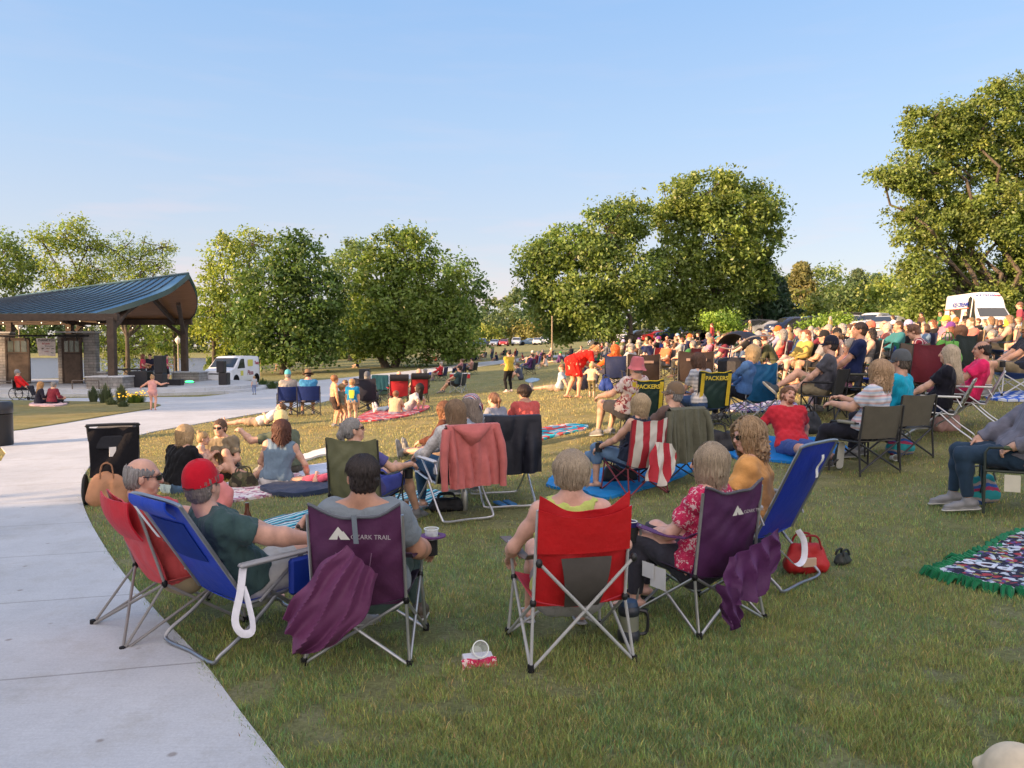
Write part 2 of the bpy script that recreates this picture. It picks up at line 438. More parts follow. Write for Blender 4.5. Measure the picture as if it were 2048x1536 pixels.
# ---------------------------------------------------------------- path, plaza
@special
def concrete():
 m, n, b, o = nt('concrete'); co = coords(n, 'Object')
 base = mix(n, ramp(n, noise(n, co, .7, 5, .7), [(.3, 0.0), (.7, 1.0)]), (.42, .435, .45), (.545, .56, .575))
 st = ramp(n, noise(n, co, 2.4, 6, .75), [(.50, 0.0), (.72, .45)])
 c = mix(n, st, base, (.35,.33,.29))
 fine = noise(n, co, 70, 4, .8); c = mix(n, 1.0, c, ramp(n, fine, [(.3, .86), (.7, 1.1)]), 'MULTIPLY')
 broom = noise(n, co, 1, 3, .7, (2.5, 120, 1)); c = mix(n, 1.0, c, ramp(n, broom, [(.3, .94), (.7, 1.05)]), 'MULTIPLY')
 # saw-cut joints across the walk, leaning with it
 sep = N(n, 'SeparateXYZ'); L(n, co, sep.inputs[0])
 lean = N(n, 'Math', operation='MULTIPLY_ADD'); lean.inputs[1].default_value = -.22; L(n, sep.outputs['X'], lean.inputs[0]); L(n, sep.outputs['Y'], lean.inputs[2])
 wob = N(n, 'Math', operation='MULTIPLY_ADD'); wob.inputs[1].default_value = .02; L(n, noise(n, co, 3, 2), wob.inputs[0]); L(n, lean.outputs[0], wob.inputs[2])
 md = N(n, 'Math', operation='PINGPONG'); md.inputs[1].default_value = .78; L(n, wob.outputs[0], md.inputs[0])
 j = ramp(n, md.outputs[0], [(0.0, .55), (.006, .55), (.012, 0.0)])
 c = mix(n, j, c, (.14, .13, .12))
 spot = N(n, 'TexVoronoi', i_Scale=2.3); L(n, co, spot.inputs['Vector'])
 c = mix(n, ramp(n, spot.outputs['Distance'], [(.03, .6), (.06, 0.0)]), c, (.16, .12, .09))
 L(n, c, b.inputs['Base Color']); b.inputs['Roughness'].default_value = .85
 hgt = mix(n, j, broom, (0, 0, 0)); bump(n, b, hgt, .35, .004)
 return m
def px_poly(pts): return [gp(*p)[:2] if len(p) == 2 else (p[0], p[1]) for p in pts]
PATH_R = [(690, 1700), (562, 1536), (480, 1430), (400, 1322), (322, 1238), (246, 1150), (200, 1082), (172, 1028), (162, 985), (172, 945), (205, 908), (248, 884), (300, 866), (400, 848), (540, 824), (640, 806), (720, 786), (780, 768), (840, 754), (905, 742), (1000, 728), (1080, 718), (1160, 711), (1240, 704)]
PATH_L = [(1240, 702), (1160, 707.5), (1080, 713), (1000, 720.5), (905, 731), (820, 742), (740, 750), (680, 757), (600, 764), (545, 764)]
pr = [gp(*p)[:2] for p in PATH_R]; pl = [gp(*p)[:2] for p in PATH_L]
right = [tuple(p) for p in spline(pr, 4)]; up = [tuple(p) for p in spline(pl, 4)]
lft = [(-14.6, 41.5), (-15, 37), (-22, 36.2), (-40, 36.5)]
LAWN = [(-60, 830), (-60, 800), (60, 803), (190, 805), (300, 806), (322, 812), (300, 820), (235, 830), (130, 848), (40, 862), (-60, 872)]
low = [gp(-60, 905)[:2], gp(2, 896)[:2], gp(12, 908)[:2], gp(2, 924)[:2], gp(-60, 945)[:2], (-16, 8), (-12, -4), (-1.2, -4)]
lawn = [gp(*p)[:2] for p in LAWN]
outer = right + up + lft + [(-48, 30), (-30, 15.5)] + low
V, Fs = drape(outer, .5, .022)
lz = lawn
cx = np.array([np.mean(V[list(f), 0]) for f in Fs]); cy = np.array([np.mean(V[list(f), 1]) for f in Fs])
# the round lawn left of the path is a bed set in the paving: leave a hole for it
V1, F1 = drape(lawn, .5, .050, lambda x, y: 0 * x)
V, Fs = rim_down(V, Fs, .12)
mb = MB(); mb.add(V, Fs); path = mb.build('path', 'concrete', sharp=30); tag(path, kind='structure')
V1, F1 = rim_down(V1, F1, .1); mb = MB(); mb.add(V1, F1); o = mb.build('lawn', 'turf'); tag(o, kind='structure')
PATHPOLY = [tuple(map(float, p)) for p in outer]; LAWNPOLY = lawn
# ---------------------------------------------------------------- lake
@special
def lakewater():
 m, n, b, o = nt('lake_water'); co = coords(n, 'Object')
 b.inputs['Base Color'].default_value = (.16, .17, .18, 1); b.inputs['Roughness'].default_value = .32; b.inputs['IOR'].default_value = 1.33
 b.inputs['Specular IOR Level'].default_value = .9
 bump(n, b, noise(n, co, 1, 4, .7, (.35, 2.2, 1)), .8, .5)
 return m
mb = MB(); mb.add([(-700, 60, LAKE_Z), (0, 60, LAKE_Z), (0, 300, LAKE_Z), (-700, 300, LAKE_Z)], [(0, 1, 2, 3)])
lake = mb.build('lake', 'lakewater', smooth=False); tag(lake, kind='structure')
COVERED = []
# ---------------------------------------------------------------- grass blades near the camera
@special
def blades():
 m, n, b, o = nt('grass_blades'); a = N(n, 'VertexColor', layer_name='tint'); co = coords(n, 'Object')
 c = mix(n, 1.0, a.outputs[0], ramp(n, noise(n, co, 9, 2), [(.3, .8), (.7, 1.2)]), 'MULTIPLY')
 d = N(n, 'BsdfDiffuse'); t = N(n, 'BsdfTranslucent'); ms = N(n, 'MixShader'); ms.inputs[0].default_value = .3
 L(n, c, d.inputs[0]); L(n, c, t.inputs[0]); L(n, d.outputs[0], ms.inputs[1]); L(n, t.outputs[0], ms.inputs[2]); L(n, ms.outputs[0], o.inputs[0])
 n.nodes.remove(b); return m
def vnoise(x, y, s, seed=0):
 r = np.random.default_rng(seed); g = r.random((64, 64)); x = x * s; y = y * s
 i = np.floor(x).astype(int); j = np.floor(y).astype(int); u = x - i; v = y - j; u = u * u * (3 - 2 * u); v = v * v * (3 - 2 * v)
 a = g[i % 64, j % 64]; b_ = g[(i + 1) % 64, j % 64]; c = g[i % 64, (j + 1) % 64]; d = g[(i + 1) % 64, (j + 1) % 64]
 return (a * (1 - u) + b_ * u) * (1 - v) + (c * (1 - u) + d * u) * v
def make_grass(nb=520000):
 # even density in the picture: distance drawn as 1/Y
 u = rng.random(nb * 2); Y = 1 / (1 / 1.5 - (1 / 1.5 - 1 / 46) * u); X = (rng.random(nb * 2) * 1.5 - .72) * Y
 X = X + rng.normal(0, .01, len(X)); ok = (Y > 1.4) & (Y < 46)
 jx, jy = X + rng.normal(0, .035, len(X)), Y + rng.normal(0, .035, len(X)); onpath = inpoly(jx, jy, PATHPOLY) & ~inpoly(jx, jy, LAWNPOLY)
 for q in COVERED:
  onpath |= inpoly(jx, jy, q)
 # ragged lip: blades lean over the slab edge
 clump = vnoise(X, Y, 2.3, 1) * .5 + vnoise(X, Y, 7, 2) * .5
 bare = vnoise(X, Y, 1.1, 5) * .6 + vnoise(X, Y, 4.3, 6) * .4
 ok &= ~onpath & (rng.random(len(X)) < sstep(.36, .60, clump * .6 + (1 - bare) * .5) * 1.2 + .08)
 X = X[ok][:nb]; Y = Y[ok][:nb]; clump = clump[ok][:nb]; Z = terr(X, Y)
 m = len(X); far = np.clip(Y / 5, 1, 7)
 h = (.012 + .026 * clump + .026 * rng.random(m) ** 4) * (1 + .1 * far); wd = (.0026 + .0022 * rng.random(m)) * far ** .85
 a = rng.random(m) * 2 * PI; lean = h * (.15 + .7 * rng.random(m)); la = rng.random(m) * 2 * PI
 ca, sa = np.cos(a) * wd / 2, np.sin(a) * wd / 2; lx, ly = np.cos(la) * lean, np.sin(la) * lean
 V = np.empty((m, 5, 3)); base = np.stack([X, Y, Z - .004], 1)
 V[:, 0] = base + np.stack([-ca, -sa, 0 * ca], 1); V[:, 1] = base + np.stack([ca, sa, 0 * ca], 1)
 V[:, 2] = base + np.stack([ca * .8 + lx * .35, sa * .8 + ly * .35, h * .6], 1); V[:, 3] = base + np.stack([-ca * .8 + lx * .35, -sa * .8 + ly * .35, h * .6], 1)
 V[:, 4] = base + np.stack([lx, ly, h], 1)
 k = np.arange(m)[:, None] * 5
 Q = np.concatenate([k + 0, k + 1, k + 2, k + 3], 1); Tt = np.concatenate([k + 3, k + 2, k + 4, k + 4], 1)
 dryf = np.clip(sstep(6.5, 15, Y) * (1 - .5 * sstep(24, 44, Y)) * (.35 + .9 * vnoise(X, Y, .35, 9)) + .10, 0, 1)
 isdry = rng.random(m) < dryf * .8
 g = np.stack([.20 + .12 * rng.random(m), .240 + .11 * rng.random(m), .08 + .05 * rng.random(m)], 1)
 blu = vnoise(X, Y, 1.7, 11) * .6 + vnoise(X, Y, 6, 12) * .4 > .56; g[blu & (rng.random(m) < .55)] *= np.array([.72, .92, 1.1])
 d = np.stack([.37 + .18 * rng.random(m), .31 + .15 * rng.random(m), .12 + .08 * rng.random(m)], 1)
 c = np.where(isdry[:, None], d, g) * (.86 + .8 * rng.random(m))[:, None]
 sm = (.6 * sstep(7, 20, Y))[:, None]; tone_ = dryf[:, None] * np.array([.44, .37, .15]) + (1 - dryf[:, None]) * np.array([.25, .29, .10]); c = c * (1 - sm) + tone_ * sm
 C = np.repeat(c, 5, 0)
 # the tip triangle is stored as its own quad with a tiny fourth corner
 V6 = np.concatenate([V.reshape(-1, 3)]); 
 Tt = np.concatenate([k + 3, k + 2, k + 4], 1)
 me = bpy.data.meshes.new('grass'); nf = 2 * m
 me.vertices.add(len(V6)); me.vertices.foreach_set('co', V6.astype(np.float32).ravel())
 loops = np.concatenate([Q.ravel(), Tt.ravel()]).astype(np.int32); me.loops.add(len(loops)); me.loops.foreach_set('vertex_index', loops)
 ls = np.concatenate([np.arange(m) * 4, m * 4 + np.arange(m) * 3]).astype(np.int32); me.polygons.add(nf); me.polygons.foreach_set('loop_start', ls)
 me.materials.append(M('blades')); me.update(calc_edges=True)
 at_ = me.color_attributes.new('tint', 'FLOAT_COLOR', 'POINT'); cc = np.ones((len(V6), 4), np.float32); cc[:, :3] = C; at_.data.foreach_set('color', cc.ravel())
 o = put('grass', me); tag(o, 'short mown green and straw coloured grass of the park lawn', 'grass', kind='stuff')
# ---------------------------------------------------------------- trees
@special
def leaf():
 m, n, b, o = nt('leaf'); a = N(n, 'VertexColor', layer_name='tint'); oi = N(n, 'ObjectInfo')
 c = mix(n, 1.0, a.outputs[0], oi.outputs['Color'], 'MULTIPLY')
 c = mix(n, 1.0, c, ramp(n, noise(n, coords(n), .6, 3), [(.3, .8), (.7, 1.2)]), 'MULTIPLY')
 d = N(n, 'BsdfDiffuse'); t = N(n, 'BsdfTranslucent'); ms = N(n, 'MixShader'); ms.inputs[0].default_value = .38
 g = N(n, 'BsdfGlossy'); g.inputs['Roughness'].default_value = .45; m2 = N(n, 'MixShader'); m2.inputs[0].default_value = .03
 L(n, c, d.inputs[0]); L(n, mix(n, 1.0, c, (1.1, 1.15, .5), 'MULTIPLY'), t.inputs[0]); L(n, d.outputs[0], ms.inputs[1]); L(n, t.outputs[0], ms.inputs[2])
 L(n, ms.outputs[0], m2.inputs[1]); L(n, g.outputs[0], m2.inputs[2]); L(n, m2.outputs[0], o.inputs[0]); n.nodes.remove(b); return m
@special
def bark():
 m, n, b, o = nt('bark'); co = coords(n)
 f = noise(n, co, 1, 5, .7, (7, 7, 1.6)); c = ramp(n, f, [(.3, (.035, .028, .022)), (.7, (.13, .105, .08))]); L(n, c, b.inputs['Base Color']); b.inputs['Roughness'].default_value = .95
 bump(n, b, f, .8, .06); return m
TREES = []
def leaves(centres, rad, per, size, r, tone=(1, 1, 1), droop=0.0, aspect=.55, flat=.75):
 "leaf cards clustered about the given clump centres"
 nC = len(centres); m = nC * per
 C = np.repeat(centres, per, 0); R = np.repeat(np.broadcast_to(rad, nC), per)
 d = r.normal(size=(m, 3)); d /= np.linalg.norm(d, axis=1, keepdims=True); d *= (r.random(m) ** .5)[:, None] * R[:, None]; d[:, 2] *= flat
 if droop: d[:, 2] -= droop * R * r.random(m)
 P = C + d
 nrm = d / (np.linalg.norm(d, axis=1, keepdims=True) + 1e-6) * .55 + r.normal(size=(m, 3)) * .6; nrm[:, 2] += .35; nrm /= np.linalg.norm(nrm, axis=1, keepdims=True)
 u = np.cross(nrm, r.normal(size=(m, 3))); u /= np.linalg.norm(u, axis=1, keepdims=True); v = np.cross(nrm, u)
 s = size * (.6 + .8 * r.random(m))[:, None]
 V = np.stack([P - u * s, P + v * s * aspect - nrm * s * .12, P + u * s, P - v * s * aspect - nrm * s * .12], 1).reshape(-1, 3)
 k = np.arange(m)[:, None] * 4
 ct = np.repeat((.72 + .55 * r.random(nC)), per) * (.75 + .5 * r.random(m)); hue = np.repeat(r.normal(0, .05, nC), per)
 c = np.stack([ct * (1 + hue), ct, ct * (1 - hue)], 1) * np.array(tone) * np.array([1.92, 2.02, 1.85])
 return V, np.concatenate([k, k + 1, k + 2, k + 3], 1), np.repeat(c, 4, 0)
def limb(mb, a, b, ra, rb, r, seg=5, wob=.06, n=7):
 a = np.array(a, float); b = np.array(b, float); Ln = np.linalg.norm(b - a); pts = []
 for i in range(seg + 1):
  t = i / seg; p = a + (b - a) * t
  if 0 < i < seg: p = p + r.normal(size=3) * Ln * wob * np.array([1, 1, .4])
  p[2] += math.sin(t * PI) * Ln * .04; pts.append(p)
 mb.tube(pts, [ra + (rb - ra) * (i / seg) for i in range(seg + 1)], n)
 return pts
def tree(name, label, base, lobes, leafc, seed, size=.28, per=34, density=1.0, trunk_r=.4, forks=None, crad=.9, group=None, shell=.55, droop=0, aspect=.55, cat='tree', limbs=26, bare=0.0, flat=.75):
 """base: world point of the trunk foot; lobes: world ellipsoids (cx,cy,cz,rx,ry,rz)."""
 r = np.random.default_rng(seed); bx, by, bz = base
 root = thing(name, label, cat, (bx, by, bz), 0, group); trunk_r = trunk_r * .72; size = size * .68; per = int(per * 1.75)
 C = []
 for (cx, cy, cz, rx, ry, rz) in lobes:
  k = int(density * (rx * ry + ry * rz + rx * rz) / (crad * crad) * 2.1) + 3
  d = r.normal(size=(k, 3)); d /= np.linalg.norm(d, axis=1, keepdims=True); q = (shell + (1 - shell) * r.random(k) ** .6)[:, None]
  # knobbly outline
  q = q * (1 + .14 * np.sin(d[:, :1] * 7 + seed) * np.cos(d[:, 1:2] * 6 + d[:, 2:3] * 5)) * (1 + .07 * r.normal(size=(k, 1)) + .16 * (r.random((k, 1)) < .10))
  C.append(np.array([cx, cy, cz]) + d * q * np.array([rx, ry, rz]))
 C = np.concatenate(C); C = C[C[:, 2] > bz + .8]
 V, Q, col = leaves(C - np.array(base), crad * np.where(r.random(len(C)) < .38, 2.0, .75 + .5 * r.random(len(C))), per, size, r, droop=droop, aspect=aspect, flat=flat)
 cr = put('crown', npmesh('crown', V, Q, [M('leaf')], False, col), root, leafc)
 mb = MB(); cen = np.array([l[:3] for l in lobes]) - np.array(base); low = min(l[2] - l[5] for l in lobes) - bz
 fk = forks or [(0, 0)]
 fh = max(1.2, min(low + 1.0, 3.5))
 for (fx, fy) in fk:
  foot = (fx * .3, fy * .3, -.3); top = (fx, fy, fh)
  mb.tube([foot, (fx * .35, fy * .35, .25), (fx * .6, fy * .6, fh * .5), top], [trunk_r * 1.45, trunk_r * 1.05, trunk_r * .9, trunk_r * .8], 10)
  mine = [c for c in cen if len(fk) == 1 or min(fk, key=lambda f: (f[0] - c[0]) ** 2 + (f[1] - c[1]) ** 2) == (fx, fy)]
  for c in mine:
   mid = np.array([fx, fy, fh]) * .45 + c * .55; mid[2] = max(mid[2], fh + .5)
   limb(mb, top, c, trunk_r * .6, trunk_r * .22, r, 6)
 pick = C[r.permutation(len(C))[:limbs]] - np.array(base)
 for p in pick:
  c = cen[np.argmin(((cen - p) ** 2).sum(1))]; limb(mb, c, p, trunk_r * .2, .03, r, 4, .08, 5)
 mb.build('trunk', 'bark', root)
 return root
def W(px, py, Y): return at(px, py, Y)
def lobe(px, py, rw, rh, Y, dy=0, rd=None):
 "ellipsoid lobe seen at a pixel: rw, rh its half sizes in photo pixels"
 x, y, z = at(px, py, Y + dy); k = (Y + dy) / F
 return (x, y, z, rw * k, (rd if rd else rw * k * .85), rh * k)
def gat(px, Y):
 X = (px - 1024) / F * Y / 1.0; X = ray(px, 700)[0] / ray(px, 700)[1] * Y; return (X, Y, tz(X, Y))
DG = (.052, .085, .022); MG = (.075, .115, .026); LG = (.12, .16, .035); YG = (.17, .175, .04); OG = (.10, .11, .035); PG = (.03, .055, .028)
# left bank, behind the pavilion
tree('tree', 'dark full-crowned tree at the left edge behind the pavilion roof', gat(10, 74), [lobe(0, 520, 55, 62, 74), lobe(50, 560, 50, 60, 74, 2), lobe(-40, 600, 60, 60, 74), lobe(60, 630, 50, 50, 74, 3)], (.085, .115, .033), 11, .22, 30, .9, .35)
tree('tree', 'tall airy tree whose bare limbs show, rising behind the pavilion roof', gat(155, 70), [lobe(130, 468, 52, 36, 70), lobe(95, 500, 30, 30, 70), lobe(175, 500, 40, 35, 70, 1), lobe(130, 560, 45, 40, 70, -1), lobe(185, 575, 40, 50, 70, 2)], (.125, .15, .035), 12, .20, 26, .62, .28, crad=.75, limbs=60, shell=.4)
tree('tree', 'feathery light green tree with drooping tips right of the airy tree', gat(255, 71), [lobe(235, 505, 45, 45, 71), lobe(280, 520, 50, 50, 71, 1), lobe(325, 495, 24, 20, 71), lobe(320, 535, 22, 22, 71), lobe(240, 570, 45, 45, 71, -1), lobe(200, 540, 40, 50, 71, 2)], (.125, .155, .035), 13, .19, 26, .66, .3, crad=.7, limbs=60, shell=.4, droop=.8, aspect=.35)
tree('tree', 'low willow hanging over the water behind the stage', gat(250, 79), [lobe(215, 680, 42, 42, 79), lobe(285, 665, 50, 40, 79, 2), lobe(245, 700, 36, 30, 79), lobe(330, 680, 38, 45, 79, 1)], (.15, .17, .03), 14, .2, 34, .95, .28, droop=1.2, aspect=.3)
tree('tree', 'leafy bank tree between the pavilion post and the white van', gat(350, 74), [lobe(345, 655, 36, 45, 74), lobe(385, 640, 30, 40, 74, 1), lobe(330, 610, 30, 30, 74, 2)], (.09, .12, .03), 15, .22, 32, .9, .25)
tree('tree', 'pale sunlit tree with two tall plumes right of the pavilion gable', gat(428, 70), [lobe(440, 500, 38, 34, 70), lobe(505, 490, 42, 34, 70, 2), lobe(455, 560, 48, 45, 70), lobe(420, 620, 40, 48, 70, -1), lobe(450, 670, 52, 36, 70), lobe(500, 580, 40, 60, 70, 3)], (.14, .165, .035), 16, .21, 32, .85, .3, crad=.8, limbs=50)
tree('tree', 'dense dark maple standing right behind the white van', gat(566, 64), [lobe(590, 525, 62, 48, 64), lobe(545, 590, 58, 60, 64, -1), lobe(620, 590, 62, 60, 64), lobe(570, 668, 76, 50, 64, -1), lobe(510, 690, 40, 34, 64), lobe(640, 690, 40, 34, 64), lobe(650, 650, 45, 50, 64, 1), lobe(500, 650, 45, 45, 64, 1)], (.052, .083, .022), 17, .24, 40, 1.1, .4, crad=.85)
tree('tree', 'greyish green tree filling the gap between the two dark maples', gat(700, 92), [lobe(690, 545, 42, 48, 92), lobe(715, 510, 40, 34, 92, 2), lobe(720, 600, 40, 50, 92), lobe(680, 640, 45, 50, 92)], (.085, .115, .045), 18, .3, 30, .85, .35, crad=1.1)
tree('tree', 'broad maple with two trunks on the lawn, its top left in sun', gat(780, 71), [lobe(810, 505, 62, 50, 71), lobe(755, 560, 52, 55, 71, -1), lobe(850, 570, 62, 60, 71), lobe(790, 620, 80, 55, 71, -2), lobe(880, 640, 62, 50, 71, 1), lobe(740, 650, 58, 48, 71, 1), lobe(830, 684, 85, 34, 71), lobe(735, 690, 45, 28, 71), lobe(900, 690, 55, 28, 71)], (.075, .105, .024), 19, .26, 42, 1.1, .5, forks=[(-1.35, 0), (1.25, .4)], crad=.95)
tree('tree', 'looser rounded tree on the right flank of the two-trunked maple', gat(915, 84), [lobe(920, 560, 36, 42, 84), lobe(945, 605, 34, 42, 84, 1), lobe(910, 650, 40, 40, 84, 2)], (.07, .11, .035), 20, .28, 32, .9, .35, crad=.95)
# far group over the car park
for i, (px, py, rw, rh, Y, c, lb) in enumerate([(1005, 640, 42, 34, 188, (.06, .085, .04), 'hazy dark round tree far behind the parked cars'), (985, 668, 24, 22, 182, (.14, .155, .04), 'small yellowish tree beside the far parked cars'), (1048, 665, 26, 26, 184, (.16, .14, .05), 'small brownish tree left of the tall park pole'), (1095, 655, 30, 26, 186, (.12, .12, .045), 'olive toned tree behind the tall park pole'), (950, 672, 26, 22, 183, (.09, .12, .035), 'low green tree at the left end of the far cars')]):
 tree('tree', lb, gat(px, Y), [lobe(px, py, rw, rh, Y), lobe(px - rw * .5, py + rh * .4, rw * .6, rh * .6, Y, 2), lobe(px + rw * .55, py + rh * .3, rw * .6, rh * .65, Y, 1)], c, 40 + i, .42, 26, .8, .35, crad=1.5, limbs=8)
# the two big silver maples over the crowd
tree('tree', 'big spreading maple with stepped crown over the crowd, leaning trunk', gat(1243, 74), [lobe(1075, 535, 42, 42, 74), lobe(1115, 505, 45, 45, 74, 1), lobe(1165, 500, 52, 52, 74, -1), lobe(1215, 465, 50, 55, 74), lobe(1262, 440, 45, 40, 74, 2), lobe(1100, 600, 48, 45, 74), lobe(1165, 600, 60, 55, 74, -1.5), lobe(1245, 560, 60, 70, 74, -1), lobe(1120, 655, 38, 36, 74, 1), lobe(1200, 650, 48, 34, 74, -1)], (.088, .118, .032), 21, .27, 44, 1.05, .6, forks=[(-.9, 0), (.9, .3)], crad=.9, limbs=60)
tree('tree', 'tallest broad maple with sunlit golden green top behind the crowd', gat(1392, 80), [lobe(1405, 390, 80, 48, 80), lobe(1350, 440, 52, 45, 80, 1), lobe(1480, 420, 72, 50, 80, 1), lobe(1430, 480, 85, 60, 80), lobe(1520, 460, 45, 60, 80, 2), lobe(1345, 540, 62, 60, 80, -1.5), lobe(1440, 570, 75, 55, 80), lobe(1330, 620, 52, 48, 80, -2), lobe(1410, 630, 60, 36, 80, -1), lobe(1500, 560, 45, 55, 80, 2)], (.098, .125, .032), 22, .29, 46, 1.05, .65, forks=[(-.3, 0), (.6, .4)], crad=1.0, limbs=60)
def conifer(label, base, h, w, c, seed, cat='tree'):
 r = np.random.default_rng(seed); root = thing('spruce', label, cat, base)
 C = []; k = int(h * 26)
 t = r.random(k) ** .75; a = r.random(k) * 2 * PI; rr = (1 - t) * w * (.55 + .5 * r.random(k)) * (1 + .18 * np.sin(t * 40)) + .15
 C = np.stack([np.cos(a) * rr, np.sin(a) * rr, .8 + t * (h - 1)], 1)
 V, Q, col = leaves(C, .75, 22, .3, r, flat=.5, aspect=.35, droop=.3)
 put('crown', npmesh('crown', V, Q, [M('leaf')], False, col), root, c)
 mb = MB(); mb.tube([(0, 0, -.3), (0, 0, h * .5), (0, 0, h * .97)], [.32, .2, .03], 8); mb.build('trunk', 'bark', root); return root
def H(py, Y, b): return at(1024, py, Y)[2] - b[2]
for i, (px, top, Y, w_, c, lb) in enumerate([(1520, 500, 84, 3.6, (.025, .045, .03), 'tall dark spruce at the right foot of the tallest maple'), (1553, 555, 86, 2.9, (.022, .04, .028), 'shorter near-black spruce right of the tall dark spruce'), (1600, 522, 98, 3.8, (.10, .095, .04), 'brownish green pine right of the dark spruces'), (1712, 538, 118, 3.6, (.06, .08, .045), 'slim grey green spruce in the middle of the distant tree line'), (1748, 545, 125, 3.0, (.05, .08, .045), 'pointed spruce top right of the slim grey green spruce')]):
 b = gat(px, Y); conifer(lb, b, H(top, Y, b), w_, c, 60 + i)
for i, (px, top, w_, Y, c, lb) in enumerate([(1655, 535, 30, 112, (.085, .115, .045), 'blue green round tree left of the slim grey green spruce'), (1690, 560, 26, 108, (.07, .10, .04), 'smaller green tree just left of the slim grey green spruce'), (1775, 560, 36, 104, (.13, .155, .035), 'yellow green bushy tree left of the huge right maple'), (1812, 575, 30, 96, (.13, .15, .04), 'soft light green tree touching the huge right maple'), (1620, 590, 28, 92, (.11, .13, .035), 'light green bushy tree behind the silver wagon'), (1860, 590, 46, 72, (.105, .14, .035), 'wide bright bush left of the ice cream van'), (1800, 620, 36, 80, (.10, .135, .035), 'low bushy tree behind the white pickup'), (1920, 590, 60, 70, (.085, .11, .03), 'dark leafy mass just behind the ice cream van'), (2030, 590, 60, 66, (.08, .11, .03), 'leafy tree behind the standing couple at the right edge')]):
 b = gat(px, Y); zt = at(1024, top, Y)[2]; hh = (zt - b[2]); R = w_ * Y / F
 tree('tree', lb, b, [(b[0], Y, b[2] + hh * .68, R, R * .9, hh * .33), (b[0] - R * .5, Y + 1, b[2] + hh * .45, R * .75, R * .7, hh * .32), (b[0] + R * .55, Y - .5, b[2] + hh * .42, R * .75, R * .7, hh * .33)], c, 80 + i, .26 if Y < 90 else .36, 34, 1.0, .25, crad=.9 if Y < 90 else 1.2, limbs=10)
for i, (px, top, Y, lb) in enumerate([(1440, 625, 66, 'young bright green tree in front of the tallest maple trunk'), (1668, 628, 62, 'young bright green tree right of the dark parked cars'), (1640, 640, 60, 'bright sapling left of the silver wagon')]):
 b = gat(px, Y); hh = at(1024, top, Y)[2] - b[2]
 tree('young_tree', lb, b, [(b[0], Y, b[2] + hh * .68, 1.5, 1.3, hh * .3), (b[0] + .9, Y, b[2] + hh * .5, 1.1, 1, hh * .26)], (.11, .165, .03), 100 + i, .17, 34, 1.0, .08, crad=.5, limbs=10)
# the huge maple at the right edge
tree('tree', 'huge open maple filling the right edge above the ice cream van', gat(1985, 58), [lobe(1855, 260, 55, 50, 58), lobe(1800, 360, 38, 26, 58, -1), lobe(1850, 350, 62, 55, 58), lobe(1930, 300, 62, 75, 58, 1), lobe(1985, 225, 48, 56, 58), lobe(1905, 235, 34, 36, 58), lobe(2035, 200, 34, 48, 58, 1), lobe(2040, 320, 70, 90, 58, 1), lobe(1830, 455, 45, 60, 58, -1), lobe(1900, 440, 70, 65, 58), lobe(1990, 430, 75, 70, 58, -1), lobe(1840, 545, 42, 40, 58, -1.5), lobe(1920, 540, 52, 45, 58, 1), lobe(2080, 480, 70, 90, 58), lobe(2110, 300, 60, 110, 58), lobe(1765, 350, 18, 14, 58, -1), lobe(2040, 560, 60, 60, 58, 2), lobe(1860, 600, 44, 40, 58), lobe(1925, 610, 50, 40, 58, 1), lobe(1995, 610, 50, 46, 58, -1)], (.094, .118, .03), 23, .185, 40, 1.15, .42, crad=.62, limbs=160, shell=.35, forks=[(-.5, 0), (.8, .5)])
# understorey and far woods
def bushes(name, label, pts, c, seed, Y0, size=.3):
 r = np.random.default_rng(seed)
 for i, (px, top, rw, Y, lb) in enumerate(pts):
  b = gat(px, Y); R = rw * Y / F; h = at(1024, top, Y)[2] - b[2]
  root = thing(name, lb, 'bush', b)
  C = r.normal(size=(int(30 + R * h * 9), 3)); C /= np.linalg.norm(C, axis=1, keepdims=True); C = np.abs(C) * np.array([1, 1, 1]) * np.sign(r.normal(size=C.shape) + [0, 0, 9]); C = C * np.array([R, R * .6, h * .95]) * (.5 + .5 * r.random((len(C), 1)))
  V, Q, col = leaves(C, .8, 34, size, r); put('crown', npmesh('crown', V, Q, [M('leaf')], False, col), root, c)
  m_ = MB(); [m_.tube([(0, 0, -.2), tuple(C[j] * .9)], [.08, .02], 5) for j in range(6)]; m_.build('trunk', 'bark', root)
bushes('bush', '', [(455, 695, 42, 78, 'low leafy bush on the bank left of the white van'), (700, 690, 40, 100, 'shaded bush between the two dark maples'), (560, 700, 45, 96, 'dark bush behind the dense dark maple')], (.06, .09, .025), 300, 78)
def woods(name, label, x0, x1, Y, hlo, hhi, c, seed, step=3.2, zf=None, kind='stuff', dy=14, size=.5, nper=46):
 r = np.random.default_rng(seed); C = []; x = x0
 while x < x1:
  yy = Y + r.random() * dy; z = (zf if zf is not None else tz(x, yy)); h = hlo + (hhi - hlo) * r.random(); R = 2.8 + 2 * r.random()
  k = 34; d = r.normal(size=(k, 3)); d /= np.linalg.norm(d, axis=1, keepdims=True); C.append(np.array([x, yy, z + h * .5]) + d * np.array([R, R, h * .5])); x += step * (.6 + .8 * r.random())
 C = np.concatenate(C); V, Q, col = leaves(C, 1.5, nper, size, r); o = put(name, npmesh(name, V, Q, [M('leaf')], False, col), None, c); return tag(o, label, 'woods', kind=kind)
woods('woods', 'dense wood along the far shore of the lake', -190, -30, 256, 11, 20, (.075, .10, .05), 310, 3.4, -1.2)
woods('woods', 'continuous far wood behind the car park', -40, 190, 205, 9, 17, (.075, .10, .045), 311, 3.4)
